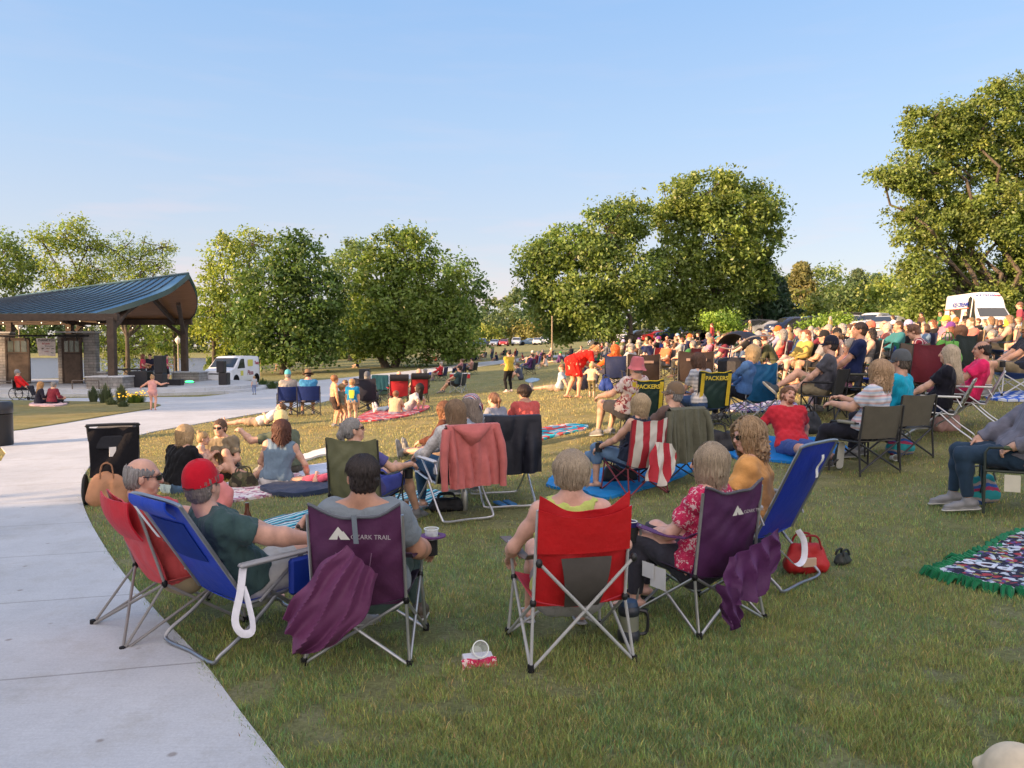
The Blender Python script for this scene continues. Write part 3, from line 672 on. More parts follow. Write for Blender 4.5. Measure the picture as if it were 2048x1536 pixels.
# staked saplings and small trees on the lawn
def sapling(label, px, py, top, bare):
 b = gp(px, py); h = at(1024, top, b[1])[2] - b[2]; r = np.random.default_rng(int(px)); root = thing('sapling', label, 'young tree', b)
 mb = MB(); mb.tube([(0, 0, -.1), (.02, 0, h * .45), (0, 0, h * .6)], [.05, .04, .03], 7)
 for i in range(16 if bare else 8):
  a = r.random() * 2 * PI; q = h * .16 * (.6 + .5 * r.random()); z = h * (.5 + .14 * r.random())
  mb.tube([(0, 0, z), (math.cos(a) * q * .8, math.sin(a) * q * .8, z + h * .14), (math.cos(a) * q, math.sin(a) * q, h * (.85 + .15 * r.random()))], [.022, .018, .006], 5)
 mb.build('trunk', 'brush', root, (.34, .26, .19) if bare else (.2, .17, .12))
 s = MB(); s.tube([(.35, 0, -.1), (.35, 0, 1.3)], .025, 6); s.build('stake', 'wood', root, (.35, .26, .15))
 if not bare:
  C = np.stack([r.normal(0, h * .13, 60), r.normal(0, h * .13, 60), h * (.55 + .42 * r.random(60))], 1)
  V, Q, col = leaves(C, .3, 16, .12, r); put('crown', npmesh('crown', V, Q, [M('leaf')], False, col), root, (.09, .12, .035))
sapling('leafless young tree with upswept twigs beside the two-trunked maple', 848, 728, 674, True)
sapling('thin leafy young tree left of the person sitting alone under the maples', 606, 746, 672, False)
sapling('small leafy tree right beside the white van', 513, 752, 668, False)
# trees out of frame to the left that throw the foreground shade
def shade_tree(x, y, R, h, seed, dens=1.0):
 b = (x, y, tz(x, y)); r = np.random.default_rng(seed)
 tree('tree', 'shade tree', b, [(x, y, b[2] + h * .55, R, R, h * .42), (x - R * .4, y + R * .3, b[2] + h * .4, R * .7, R * .7, h * .34), (x + R * .3, y - R * .4, b[2] + h * .45, R * .75, R * .75, h * .36)], (.07, .10, .025), seed, .34, 30, dens, .4, crad=1.1, limbs=10)
_p = (-.43 / _a * 1.0, .90 / _a)   # unit vector across the sun's direction, on the ground
def across(s, t):                  # s metres across the light, t metres towards the sun
 n_ = np.array([-.43, .90]) / _a * -1 * -1; u = np.array([sdir.x, sdir.y]) / math.hypot(sdir.x, sdir.y)
 nn = np.array([u[1], -u[0]]);  nn = nn if nn[1] > 0 else -nn
 return nn * s + u * t
for i, (s, t, R, h, lb) in enumerate([(5.2, 27, 5.0, 13, 'big tree left of the path that shades the foreground'), (-4, 31, 7.5, 14, 'wide tree behind the photographer on the left'), (-16, 34, 8, 14, 'far left rear shade tree beside the path')]):
 x, y = across(s, t); b = (x, y, tz(x, y))
 tree('tree', lb, b, [(x, y, b[2] + h * .5, R, R, h * .46), (x, y, b[2] + h * .28, R * .85, R * .85, h * .27)], (.07, .10, .025), 200 + i, .4, 34, 2.0, .4, crad=1.2, limbs=10)
for i, (s, t, R, h, d, lb) in enumerate([(11.7, 60, 1.3, 9, .5, 'slim young tree off left that throws the first shadow band'), (14.6, 66, .9, 9, .5, 'second slim young tree off left of the lawn'), (27, 72, 1.6, 10, .4, 'third slim tree off left by the lake'), (20, 80, .9, 10, .4, 'fourth slim tree off left by the lake')]):
 x, y = across(s, t); b = (x, y, tz(x, y))
 tree('tree', lb, b, [(x, y, b[2] + h * .55, R, R, h * .44)], (.07, .10, .025), 220 + i, .3, 26, d, .14, crad=.6, limbs=6)
for i, (s, t, R, h, lb) in enumerate([(36.5, 62, 7.5, 21, 'tall tree off left that shades the stage'), (46, 66, 6.5, 21, 'second tall tree off left that shades the stage')]):
 x, y = across(s, t); b = (x, y, tz(x, y))
 tree('tree', lb, b, [(x, y, b[2] + h * .58, R, R, h * .42)], (.07, .10, .025), 240 + i, .45, 30, 1.3, .4, crad=1.3, limbs=10)
# ---------------------------------------------------------------- organic surfaces: signed distances and surface nets
class SDF:
 def __init__(s): s.p = []
 def cap(s, a, b, ra, rb, k=.03, flat=None, g=None):
  s.p.append(('c', np.array(a, float), np.array(b, float), ra, rb, k, flat, g)); return s
 def ell(s, c, r, R=None, k=.02, sub=False, g=None):
  s.p.append(('e', np.array(c, float), np.array(r, float), R, k, sub, g)); return s
 def mesh(s, h, infl=0.0, groups=None, noise=None, clip=None):
  P = [q for q in s.p if groups is None or q[-1] in groups]
  lo = np.full(3, 1e9); hi = np.full(3, -1e9); B = []
  for q in P:
   if q[0] == 'c': r = max(q[3], q[4]) + infl; a = np.minimum(q[1], q[2]) - r; b = np.maximum(q[1], q[2]) + r
   else: r = q[2].max() + infl; a = q[1] - r; b = q[1] + r
   B.append((a, b))
   if not (q[0] == 'e' and q[5]): lo = np.minimum(lo, a); hi = np.maximum(hi, b)
  lo = lo - 3 * h; hi = hi + 3 * h; nn = np.ceil((hi - lo) / h).astype(int) + 1
  ax = [lo[i] + h * np.arange(nn[i]) for i in range(3)]; D = np.full(nn, .5)
  for q, (a, b) in zip(P, B):
   k = q[5] if q[0] == 'c' else q[4]; mg = k + 3 * h + .01
   i0 = np.clip(np.floor((a - mg - lo) / h).astype(int), 0, nn); i1 = np.clip(np.ceil((b + mg - lo) / h).astype(int), 0, nn)
   if (i1 <= i0).any(): continue
   sl = tuple(slice(i0[i], i1[i]) for i in range(3))
   X = ax[0][sl[0]][:, None, None]; Y = ax[1][sl[1]][None, :, None]; Z = ax[2][sl[2]][None, None, :]
   if q[0] == 'c':
    A, Bv, ra, rb, flat = q[1], q[2], q[3] + infl, q[4] + infl, q[6]; d = Bv - A; L2 = max(d @ d, 1e-9)
    px, py, pz = X - A[0], Y - A[1], Z - A[2]; t = np.clip((px * d[0] + py * d[1] + pz * d[2]) / L2, 0, 1)
    vx, vy, vz = px - t * d[0], py - t * d[1], pz - t * d[2]
    rr = ra + (rb - ra) * t
    if flat is not None:
     u, f = flat; dt = vx * u[0] + vy * u[1] + vz * u[2]; e = dt * (1 / f - 1); vx, vy, vz = vx + e * u[0], vy + e * u[1], vz + e * u[2]
     dd = (np.sqrt(vx * vx + vy * vy + vz * vz) - rr) * (f + 1) / 2
    else: dd = np.sqrt(vx * vx + vy * vy + vz * vz) - rr
   else:
    c, r, R = q[1], q[2] + infl, q[3]; px, py, pz = X - c[0], Y - c[1], Z - c[2]
    if R is not None: px, py, pz = [px * R[0][i] + py * R[1][i] + pz * R[2][i] for i in range(3)]
    k0 = np.sqrt((px / r[0]) ** 2 + (py / r[1]) ** 2 + (pz / r[2]) ** 2); dd = (k0 - 1) * r.min() * (.5 + .5 * np.minimum(1, k0))
   E = D[sl]
   if q[0] == 'e' and q[5]:
    hh = np.clip(.5 - .5 * (E + dd) / k, 0, 1); D[sl] = E * (1 - hh) - dd * hh + k * hh * (1 - hh)
   else:
    hh = np.clip(.5 + .5 * (dd - E) / k, 0, 1); D[sl] = dd * (1 - hh) + E * hh - k * hh * (1 - hh)
  if noise is not None: D = D + noise(ax[0][:, None, None], ax[1][None, :, None], ax[2][None, None, :])
  if clip is not None: D = np.maximum(D, clip(ax[0][:, None, None], ax[1][None, :, None], ax[2][None, None, :]))
  return nets(D, lo, h)
def nets(D, lo, h):
 D[0] = D[-1] = .5; D[:, 0] = D[:, -1] = .5; D[:, :, 0] = D[:, :, -1] = .5
 S = D < 0; nx, ny, nz = D.shape
 c8 = [S[i:nx - 1 + i, j:ny - 1 + j, k:nz - 1 + k] for i in (0, 1) for j in (0, 1) for k in (0, 1)]
 any_ = np.logical_or.reduce(c8); all_ = np.logical_and.reduce(c8); act = any_ & ~all_
 I = np.argwhere(act); idx = np.full(act.shape, -1, np.int32); idx[act] = np.arange(len(I))
 acc = np.zeros((len(I), 3)); cnt = np.zeros(len(I))
 co = [(i, j, k) for i in (0, 1) for j in (0, 1) for k in (0, 1)]
 for a in co:
  for ax in range(3):
   if a[ax]: continue
   b = list(a); b[ax] = 1
   va = D[I[:, 0] + a[0], I[:, 1] + a[1], I[:, 2] + a[2]]; vb = D[I[:, 0] + b[0], I[:, 1] + b[1], I[:, 2] + b[2]]
   m = (va < 0) != (vb < 0); t = np.where(m, va / np.where(m, va - vb, 1), 0)
   p = np.array(a, float)[None] + np.zeros((len(I), 3)); p[:, ax] += t; acc[m] += p[m]; cnt[m] += 1
 V = lo + h * (I + acc / np.maximum(cnt, 1)[:, None]); Q = []
 for ax in range(3):
  a, b = (ax + 1) % 3, (ax + 2) % 3
  sl0 = [slice(None)] * 3; sl1 = [slice(None)] * 3; sl0[ax] = slice(0, -1); sl1[ax] = slice(1, None)
  s0, s1 = S[tuple(sl0)], S[tuple(sl1)]; E = np.argwhere(s0 != s1); inn = s0[tuple(E.T)]
  ok = (E[:, a] > 0) & (E[:, b] > 0) & (E[:, a] < D.shape[a] - 1) & (E[:, b] < D.shape[b] - 1); E = E[ok]; inn = inn[ok]
  def g(da, db):
   e = E.copy(); e[:, a] -= da; e[:, b] -= db; return idx[tuple(e.T)]
  q = np.stack([g(1, 1), g(0, 1), g(0, 0), g(1, 0)], 1); q[~inn] = q[~inn][:, ::-1]; Q.append(q)
 Q = np.concatenate(Q); Q = Q[(Q >= 0).all(1)]; return V, Q
def join(parts):
 Vs = []; Qs = []; o = 0
 for V, Q in parts: Vs.append(V); Qs.append(Q + o); o += len(V)
 return np.concatenate(Vs), np.concatenate(Qs)
def unit(v): v = np.array(v, float); return v / (np.linalg.norm(v) + 1e-9)
def ik(a, b, l1, l2, pole):
 a = np.array(a, float); b = np.array(b, float); d = b - a; Ln = np.linalg.norm(d); m = (l1 + l2) * .995
 if Ln > m: b = a + d / Ln * m; d = b - a; Ln = m
 Ln = max(Ln, abs(l1 - l2) + .02); u = unit(d); x = (l1 * l1 - l2 * l2 + Ln * Ln) / (2 * Ln); hgt = math.sqrt(max(l1 * l1 - x * x, 0))
 p = np.array(pole, float); p = unit(p - u * (p @ u)); return a + u * x + p * hgt, b
def rotm(yaw, pitch, roll=0):
 "rows are the local x,y,z axes in parent space"
 m = Matrix.Rotation(yaw, 3, 'Z') @ Matrix.Rotation(pitch, 3, 'X') @ Matrix.Rotation(roll, 3, 'Y')
 return np.array(m)
def wrinkle(seed, amp, wl=.09):
 r = np.random.default_rng(seed); K = r.normal(size=(7, 3)); K /= np.linalg.norm(K, axis=1, keepdims=True); K *= 2 * PI / wl * (.6 + r.random((7, 1)) * 1.1); ph = r.random(7) * 6
 K[:, 2] *= .55
 def f(x, y, z):
  s = 0
  for k, p in zip(K, ph): s = s + np.sin(x * k[0] + y * k[1] + z * k[2] + p + 1.3 * np.sin(x * 9 + z * 7 + p))
  return amp * s / 2.6
 return f
# ---------------------------------------------------------------- people
# pose: pelvis height z, pelvis y, torso lean (deg, + = back), side lean, head yaw/pitch (deg), hands (world local targets), ankles, knee poles
POSES = {
 'chair':   dict(z=.38, lean=14, rh=(.18, .38, .54), lh=(-.18, .38, .54), ra=(.13, .50, .09), la=(-.13, .50, .09)),
 'chairlap': dict(z=.38, lean=12, rh=(.05, .27, .52), lh=(-.05, .27, .52), ra=(.12, .52, .09), la=(-.14, .46, .09)),
 'chairarms': dict(z=.37, lean=20, rh=(.32, .28, .63), lh=(-.32, .28, .63), ra=(.15, .55, .09), la=(-.15, .50, .09)),
 'chaircross': dict(z=.38, lean=14, rh=(.05, .28, .56), lh=(-.18, .30, .56), ra=(-.16, .72, .40), la=(-.08, .46, .09), rk=(.2, .3, 1)),
 'chairdrink': dict(z=.38, lean=10, rh=(.16, .34, .78), lh=(-.20, .34, .54), ra=(.15, .50, .09), la=(-.13, .54, .09)),
 'chairfwd': dict(z=.38, lean=-22, rh=(.10, .44, .46), lh=(-.10, .44, .46), ra=(.15, .48, .09), la=(-.15, .44, .09), head=(0, -12)),
 'stretch': dict(z=.11, lean=24, rh=(.30, -.36, .06), lh=(-.30, -.36, .06), ra=(.11, .90, .07), la=(-.11, .90, .07), rk=(0, 0, 1), lk=(0, 0, 1)),
 'kneesup': dict(z=.11, lean=-16, rh=(.10, .42, .42), lh=(-.10, .42, .42), ra=(.13, .50, .08), la=(-.13, .50, .08), rk=(.1, .2, 1), lk=(-.1, .2, 1)),
 'crossleg': dict(z=.11, lean=-8, rh=(.22, .30, .26), lh=(-.22, .30, .26), ra=(-.16, .32, .07), la=(.16, .40, .07), rk=(1, .4, .5), lk=(-1, .4, .5)),
 'sidesit': dict(z=.11, lean=-4, side=8, rh=(.42, .10, .05), lh=(-.12, .36, .26), ra=(-.42, .10, .06), la=(-.30, .36, .06), rk=(-.1, 1, .5), lk=(-.4, 1, .3)),
 'stand':   dict(z=.92, lean=0, rh=(.24, .06, .80), lh=(-.24, .06, .80), ra=(.10, 0, .08), la=(-.10, .02, .08)),
 'standfold': dict(z=.92, lean=2, rh=(-.10, .22, 1.12), lh=(.10, .22, 1.10), ra=(.11, 0, .08), la=(-.11, .03, .08)),
 'lie':     dict(z=.12, lean=78, rh=(.30, -.25, .10), lh=(-.10, -.15, .30), ra=(.12, .88, .07), la=(-.10, .88, .07), rk=(0, 0, 1), lk=(0, 0, 1)),
}
def skeleton(p, s=1.0):
 g = p.get; lean = math.radians(g('lean', 0)); side = math.radians(g('side', 0)); tw = math.radians(g('twist', 0))
 pel = np.array([0, g('y', 0), g('z', .5)], float)
 R = np.array(Matrix.Rotation(side, 3, 'Y') @ Matrix.Rotation(lean, 3, 'X') @ Matrix.Rotation(tw, 3, 'Z'))
 X, Y, Z = R[:, 0], R[:, 1], R[:, 2]; J = dict(pel=pel, X=X, Y=Y, Z=Z)
 slump = g('slump', .02); tl = g('tl', 1.0)
 J['belly'] = pel + Z * .16 * tl - Y * slump; J['chest'] = pel + Z * .34 * tl - Y * slump * .4; J['neck'] = pel + Z * .49 * tl + Y * slump * .6
 sw = g('sw', .175); J['rs'] = J['neck'] - Z * .05 + X * sw; J['ls'] = J['neck'] - Z * .05 - X * sw
 hw = .09; J['rhip'] = pel + X * hw + Z * -.02; J['lhip'] = pel - X * hw + Z * -.02
 ua, fa, th, sh = .285, .255, .43, .42; la_ = g('limb', 1.0); ua, fa = ua * la_, fa * la_; th, sh = th * g('leg', 1), sh * g('leg', 1)
 J['re'], J['rw'] = ik(J['rs'], g('rh'), ua, fa, g('re', (.8, -.6, -.7))); J['le'], J['lw'] = ik(J['ls'], g('lh'), ua, fa, g('le', (-.8, -.6, -.7)))
 J['rk'], J['ra'] = ik(J['rhip'], g('ra'), th, sh, g('rk', (.15, 1, .55))); J['lk'], J['la'] = ik(J['lhip'], g('la'), th, sh, g('lk', (-.15, 1, .55)))
 yaw, pit = g('head', (0, 0)); hr = g('hroll', 0); base = 0 if g('upright', True) else lean
 HR = rotm(math.radians(yaw), math.radians(pit) + (lean * .35 if abs(lean) < 1 else lean * .75), math.radians(hr)); J['HR'] = HR
 up = HR[:, 2]; J['hb'] = J['neck'] + unit(Z * .5 + up * .5) * .060; J['head'] = J['hb'] + up * .105 + HR[:, 1] * .018
 return J
def feet_dir(J, sd, p):
 k, a = J[sd + 'k'], J[sd + 'a']; sh = unit(a - k); f = p.get(sd + 'f')
 if f is not None: return unit(f)
 fwd = np.array([0, 1, 0.]) ; fwd = fwd - sh * (fwd @ sh)
 if np.linalg.norm(fwd) < .35: fwd = np.array([0, .2, 1.]) ; fwd = fwd - sh * (fwd @ sh)
 fwd = unit(fwd)
 if a[2] < .14 and abs(sh[2]) > .45: fwd = unit([fwd[0], fwd[1], -.12])
 return fwd
def head_sdf(S, J, female=False, hs=1.0, jaw=1.0):
 HR, c = J['HR'], J['head']; q = lambda x, y, z: c + HR @ (np.array([x, y, z]) * hs)
 S.ell(q(0, -.012, .028), np.array([.074, .093, .088]) * hs, HR, .02, g='head')
 S.ell(q(0, .030, -.035), np.array([.056 * jaw, .062, .080]) * hs, HR, .03, g='head')
 S.cap(q(-.02, .062, -.088), q(.02, .062, -.088), .022 * hs * jaw, .022 * hs * jaw, .025, g='head')
 S.cap(q(0, .088, .022), q(0, .106, -.024), .009 * hs, .014 * hs, .012, g='head')
 S.cap(q(-.034, .076, .030), q(.034, .076, .030), .012 * hs, .012 * hs, .02, g='head')
 for s_ in (-1, 1):
  S.cap(q(.036 * s_, .066, -.03), q(.042 * s_, .055, -.055), .022 * hs, .018 * hs, .02, g='head')
  S.ell(q(.078 * s_, -.004, -.010), np.array([.010, .018, .030]) * hs, HR, .008, g='head')
  S.ell(q(.031 * s_, .092, .006), np.array([.017, .012, .010]) * hs, HR, .012, True, g='head')
 S.cap(q(-.018, .086, -.056), q(.018, .086, -.056), .008 * hs, .008 * hs, .01, g='head')
def hand_sdf(S, J, sd, p, curl=.5):
 w, e = J[sd + 'w'], J[sd + 'e']; d = unit(w - e); sg = 1 if sd == 'r' else -1
 hd = p.get(sd + 'hd'); d = unit(d + (unit(hd) * 1.2 if hd is not None else np.array([0, .15, -.25])))
 pn = p.get(sd + 'pn'); nrm = np.array(pn, float) if pn is not None else np.array([-sg * .5, 0, -1.]); nrm = unit(nrm - d * (nrm @ d)); sdv = np.cross(d, nrm) * sg
 if sdv @ np.array([-sg, .2, .3]) < 0 and pn is None: sdv = -sdv   # thumb side points inwards
 c = p.get(sd + 'curl', curl); S.cap(w + d * .02, w + d * .072, .026, .036, .015, (nrm, .5), g='hand')
 for i, (o, ln) in enumerate([(.028, .070), (.0095, .078), (-.0095, .072), (-.027, .058)]):
  a = w + d * .088 + sdv * o; ang = c * (.7 + .1 * i); v1 = unit(d * math.cos(ang) + nrm * math.sin(ang)); ang2 = ang + c * 1.25; v2 = unit(d * math.cos(ang2) + nrm * math.sin(ang2)); ang3 = ang2 + c * .8; v3 = unit(d * math.cos(ang3) + nrm * math.sin(ang3))
  b = a + v1 * ln * .48; e2 = b + v2 * ln * .32; S.cap(a - d * .02, b, .0092, .0085, .006, g='hand'); S.cap(b, e2, .0085, .0078, .004, g='hand'); S.cap(e2, e2 + v3 * ln * .24, .0078, .0068, .004, g='hand')
 a = w + d * .03 + sdv * .026; b = a + unit(d * .7 + sdv * .8 + nrm * .35) * .042; S.cap(a, b, .014, .0105, .012, g='hand'); S.cap(b, b + unit(d * .9 + sdv * .15 + nrm * (.2 + c * .5)) * .036, .0105, .0085, .006, g='hand')
def body_sdf(J, p):
 S = SDF(); X, Y, Z = J['X'], J['Y'], J['Z']; fat = p.get('fat', 1.0); fem = p.get('fem', False); bl = p.get('belly', 0)
 c = J['pel']; ff = (Y, .78)
 S.cap(J['rhip'] + X * .005, J['lhip'] - X * .005, .112 * fat ** .7, .112 * fat ** .7, .05, g='torso')
 wst = .095 if fem else .108
 for s_ in (-1, 1):
  S.cap(c + X * .05 * s_ + Z * .05, J['belly'] + X * .045 * s_, .115 * fat, wst * fat, .06, ff, g='torso')
  S.cap(J['belly'] + X * .045 * s_, J['chest'] + X * .065 * s_, wst * fat, (.112 if fem else .122) * fat ** .6, .06, ff, g='torso')
  S.cap(J['chest'] + X * .07 * s_, J['neck'] + X * .07 * s_ - Z * .075, .11 * fat ** .5, .075, .06, (Y, .7), g='torso')
  if fem: S.ell(J['chest'] + X * .075 * s_ + Y * .085 - Z * .01, (.062 * fat ** .5, .06, .06), None, .04, g='torso')
 if bl: S.ell(J['belly'] + Y * .06 - Z * .02, (.15 + bl * .3, .11 + bl, .14), None, .08, g='torso')
 S.cap(J['rs'], J['ls'], .062, .062, .06, (Y, .9), g='torso')
 S.cap(J['neck'] - Z * .05 - Y * .01, J['hb'] + J['HR'][:, 2] * .01, (.066 if not fem else .052), (.060 if not fem else .047), .035, g='neck')
 S.cap(J['rs'] + (J['neck'] - J['rs']) * .35, J['hb'] - Y * .01, .045, .035, .05, g='neck'); S.cap(J['ls'] + (J['neck'] - J['ls']) * .35, J['hb'] - Y * .01, .045, .035, .05, g='neck')
 am = (.9 if fem else 1.05) * p.get('arm', 1) * fat ** .4; lg = fat ** .5 * p.get('thick', 1)
 for sd in 'rl':
  s_, e, w = J[sd + 's'], J[sd + 'e'], J[sd + 'w']
  S.cap(s_, s_ + (e - s_) * .55, .054 * am, .046 * am, .04, g='uarm' + sd); S.cap(s_ + (e - s_) * .5, e, .046 * am, .040 * am, .03, g='uarm2' + sd)
  S.cap(e, e + (w - e) * .35, .040 * am, .042 * am, .03, g='farm' + sd); S.cap(e + (w - e) * .35, w, .042 * am, .027 * am, .03, g='farm' + sd)
  S.cap(w, w + unit(w - e) * .03, .026, .026, .02, g='farm' + sd)
  h, k, a = J[sd + 'hip'], J[sd + 'k'], J[sd + 'a']
  S.cap(h, h + (k - h) * .5, .092 * lg, .076 * lg, .05, g='thigh' + sd); S.cap(h + (k - h) * .5, k, .076 * lg, .056 * lg, .04, g='thigh2' + sd)
  cf = unit(np.cross(np.cross(k - h, a - k), a - k)) if np.linalg.norm(np.cross(k - h, a - k)) > .01 else np.zeros(3)
  back = cf if cf @ (h - k) > 0 else -cf
  S.cap(k, k + (a - k) * .32 + back * .012, .052 * lg, .054 * lg, .03, g='shin' + sd); S.cap(k + (a - k) * .32 + back * .012, a, .054 * lg, .034, .03, g='shin' + sd)
  f = feet_dir(J, sd, p); J[sd + 'fd'] = f; sh = unit(a - k)
  up = -sh - f * (-sh @ f); up = unit(up); J[sd + 'fu'] = up
  S.cap(a - f * .045 - up * .035, a + f * .10 - up * .045, .034, .030, .03, (up, .8), g='foot' + sd); S.cap(a + f * .09 - up * .045, a + f * .155 - up * .052, .036, .026, .02, (up, .6), g='foot' + sd)
 head_sdf(S, J, fem, p.get('hs', 1.0), .88 if fem else 1.0)
 return S
def torso_clip(J, z0=None, neck=.0):
 "keeps cloth below the neckline"
 n_ = unit(J['Z'] * 1.0 - J['Y'] * .25); c = J['neck'] + n_ * (.035 + neck)
 return lambda x, y, z: (x - c[0]) * n_[0] + (y - c[1]) * n_[1] + (z - c[2]) * n_[2]
def limb_clip(a, b, t, keep=.2):
 a = np.array(a); b = np.array(b); d = unit(b - a); c = a + (b - a) * t
 return lambda x, y, z: (x - c[0]) * d[0] + (y - c[1]) * d[1] + (z - c[2]) * d[2]
def shirt_mesh(S, J, p, h, kind, seed, infl=.016):
 parts = []; wr = wrinkle(seed, .0058 if h < .012 else .004, .085)
 T = {'torso'}; 
 if kind in ('short', 'long', 'three'): T |= {'uarmr', 'uarml', 'uarm2r', 'uarm2l'}
 if kind in ('long', 'three'): T |= {'farmr', 'farml'}
 S2 = SDF(); S2.p = [q for q in S.p if q[-1] in T]
 X, Y, Z = J['X'], J['Y'], J['Z']
 if p.get('z', 1) < .8 and not p.get('flathem'):  # loose hem bunching at the waist
  S2.cap(J['pel'] + X * .05 + Z * .03, J['pel'] - X * .05 + Z * .03, .136 * p.get('fat', 1), .136 * p.get('fat', 1), .04, (Y, .88), g='torso')
 neck = torso_clip(J)
 cl = [neck]
 c0 = J['pel'] - Z * (.02 if p.get('z', 1) < .8 else .06)
 zl = lambda x, y, z: -((x - c0[0]) * Z[0] + (y - c0[1]) * Z[1] + (z - c0[2]) * Z[2])
 arms = []
 tt = {'short': .78, 'long': 2, 'three': 2}.get(kind)
 def clip(x, y, z):
  d = np.maximum(neck(x, y, z), zl(x, y, z))
  if kind in ('short',):
   for sd in 'rl':
    a, b = J[sd + 's'], J[sd + 'e']; dd = unit(b - a); ln = np.linalg.norm(b - a); px, py, pz = x - a[0], y - a[1], z - a[2]
    t = px * dd[0] + py * dd[1] + pz * dd[2]; r2 = (px - t * dd[0]) ** 2 + (py - t * dd[1]) ** 2 + (pz - t * dd[2]) ** 2
    cut = np.minimum(t - ln * .70, .085 - np.sqrt(r2)); d = np.maximum(d, cut)
  if kind in ('long', 'three'):
   for sd in 'rl':
    a, b = J[sd + 'e'], J[sd + 'w']; dd = unit(b - a); ln = np.linalg.norm(b - a); px, py, pz = x - a[0], y - a[1], z - a[2]
    t = px * dd[0] + py * dd[1] + pz * dd[2]; r2 = (px - t * dd[0]) ** 2 + (py - t * dd[1]) ** 2 + (pz - t * dd[2]) ** 2
    d = np.maximum(d, np.minimum(t - ln * (.93 if kind == 'long' else .35), .07 - np.sqrt(r2)))
  if kind == 'tank':
   # wide armholes and a scooped back: straps only near the neck
   for s_ in (-1, 1):
    c = J['neck'] + X * s_ * .185 - Z * .07; d = np.maximum(d, .105 - np.sqrt((x - c[0]) ** 2 + (y - c[1]) ** 2 + (z - c[2]) ** 2))
   c = J['neck'] + Z * .02; d = np.maximum(d, .068 - np.sqrt((x - c[0]) ** 2 + (y - c[1]) ** 2 + (z - c[2]) ** 2))
  if kind == 'sleeveless':
   for s_ in (-1, 1):
    c = J['neck'] + X * s_ * .215 - Z * .06; d = np.maximum(d, .085 - np.sqrt((x - c[0]) ** 2 + (y - c[1]) ** 2 + (z - c[2]) ** 2))
  return d
 S2.p += []
 return S2.mesh(h, infl, None, wr, clip)
def legs_mesh(S, J, p, h, kind, seed, infl=.009):
 T = {'thighr', 'thighl', 'thigh2r', 'thigh2l'}
 if kind in ('long', 'capri'): T |= {'shinr', 'shinl'}
 S2 = SDF(); S2.p = [q for q in S.p if q[-1] in T]; X, Y, Z = J['X'], J['Y'], J['Z']; fat = p.get('fat', 1)
 S2.cap(J['rhip'], J['lhip'], .112 * fat ** .7, .112 * fat ** .7, .05, g='t')
 S2.cap(J['pel'] + X * .045 + Z * .06, J['pel'] - X * .045 + Z * .06, .108 * fat, .108 * fat, .05, (Y, .82), g='t')
 cut = dict(short=('hip', 'k', .80), brief=('hip', 'k', .42), long=('k', 'a', .93), capri=('k', 'a', .45))[kind]
 def clip(x, y, z):
  c = J['pel'] + Z * .11; d = (x - c[0]) * Z[0] + (y - c[1]) * Z[1] + (z - c[2]) * Z[2]
  for sd in 'rl':
   a, b = J[sd + cut[0]], J[sd + cut[1]]; dd = unit(b - a); ln = np.linalg.norm(b - a); px, py, pz = x - a[0], y - a[1], z - a[2]
   t = px * dd[0] + py * dd[1] + pz * dd[2]; r2 = (px - t * dd[0]) ** 2 + (py - t * dd[1]) ** 2 + (pz - t * dd[2]) ** 2
   d = np.maximum(d, np.minimum(t - ln * cut[2], .125 - np.sqrt(r2)))
  return d
 return S2.mesh(h, infl + (.006 if kind in ('short', 'brief') else 0), None, wrinkle(seed + 5, .0035, .085), clip)
def shoe_mesh(J, sd, kind, h):
 a, f, up = J[sd + 'a'], J[sd + 'fd'], J[sd + 'fu']; S = SDF(); side = np.cross(f, up)
 if kind == 'sandal':
  S.cap(a - f * .055 - up * .078, a + f * .165 - up * .078, .036, .036, .01, (up, .28)); S.cap(a + f * .10 - up * .035 + side * .035, a + f * .10 - up * .035 - side * .035, .014, .014, .01, (f, 1.0))
  S.cap(a + f * .09 - up * .06 + side * .036, a + f * .09 - up * .03 - side * .02, .009, .009, .01); S.cap(a - up * .01 + side * .03, a + f * .02 - up * .01 - side * .03, .009, .009, .01)
 else:
  S.cap(a - f * .045 - up * .035, a + f * .10 - up * .045, .045, .040, .03, (up, .9)); S.cap(a + f * .09 - up * .05, a + f * .165 - up * .055, .044, .034, .02, (up, .65)); S.cap(a - up * .0, a - up * .03 - f * .01, .045, .045, .02)
  S.cap(a - f * .055 - up * .072, a + f * .17 - up * .076, .042, .040, .012, (up, .32))
 return S.mesh(h)
def sole_mesh(J, sd):
 a, f, up = J[sd + 'a'], J[sd + 'fd'], J[sd + 'fu']; S = SDF(); S.cap(a - f * .06 - up * .082, a + f * .175 - up * .086, .046, .044, .01, (up, .26)); return S.mesh(.007)
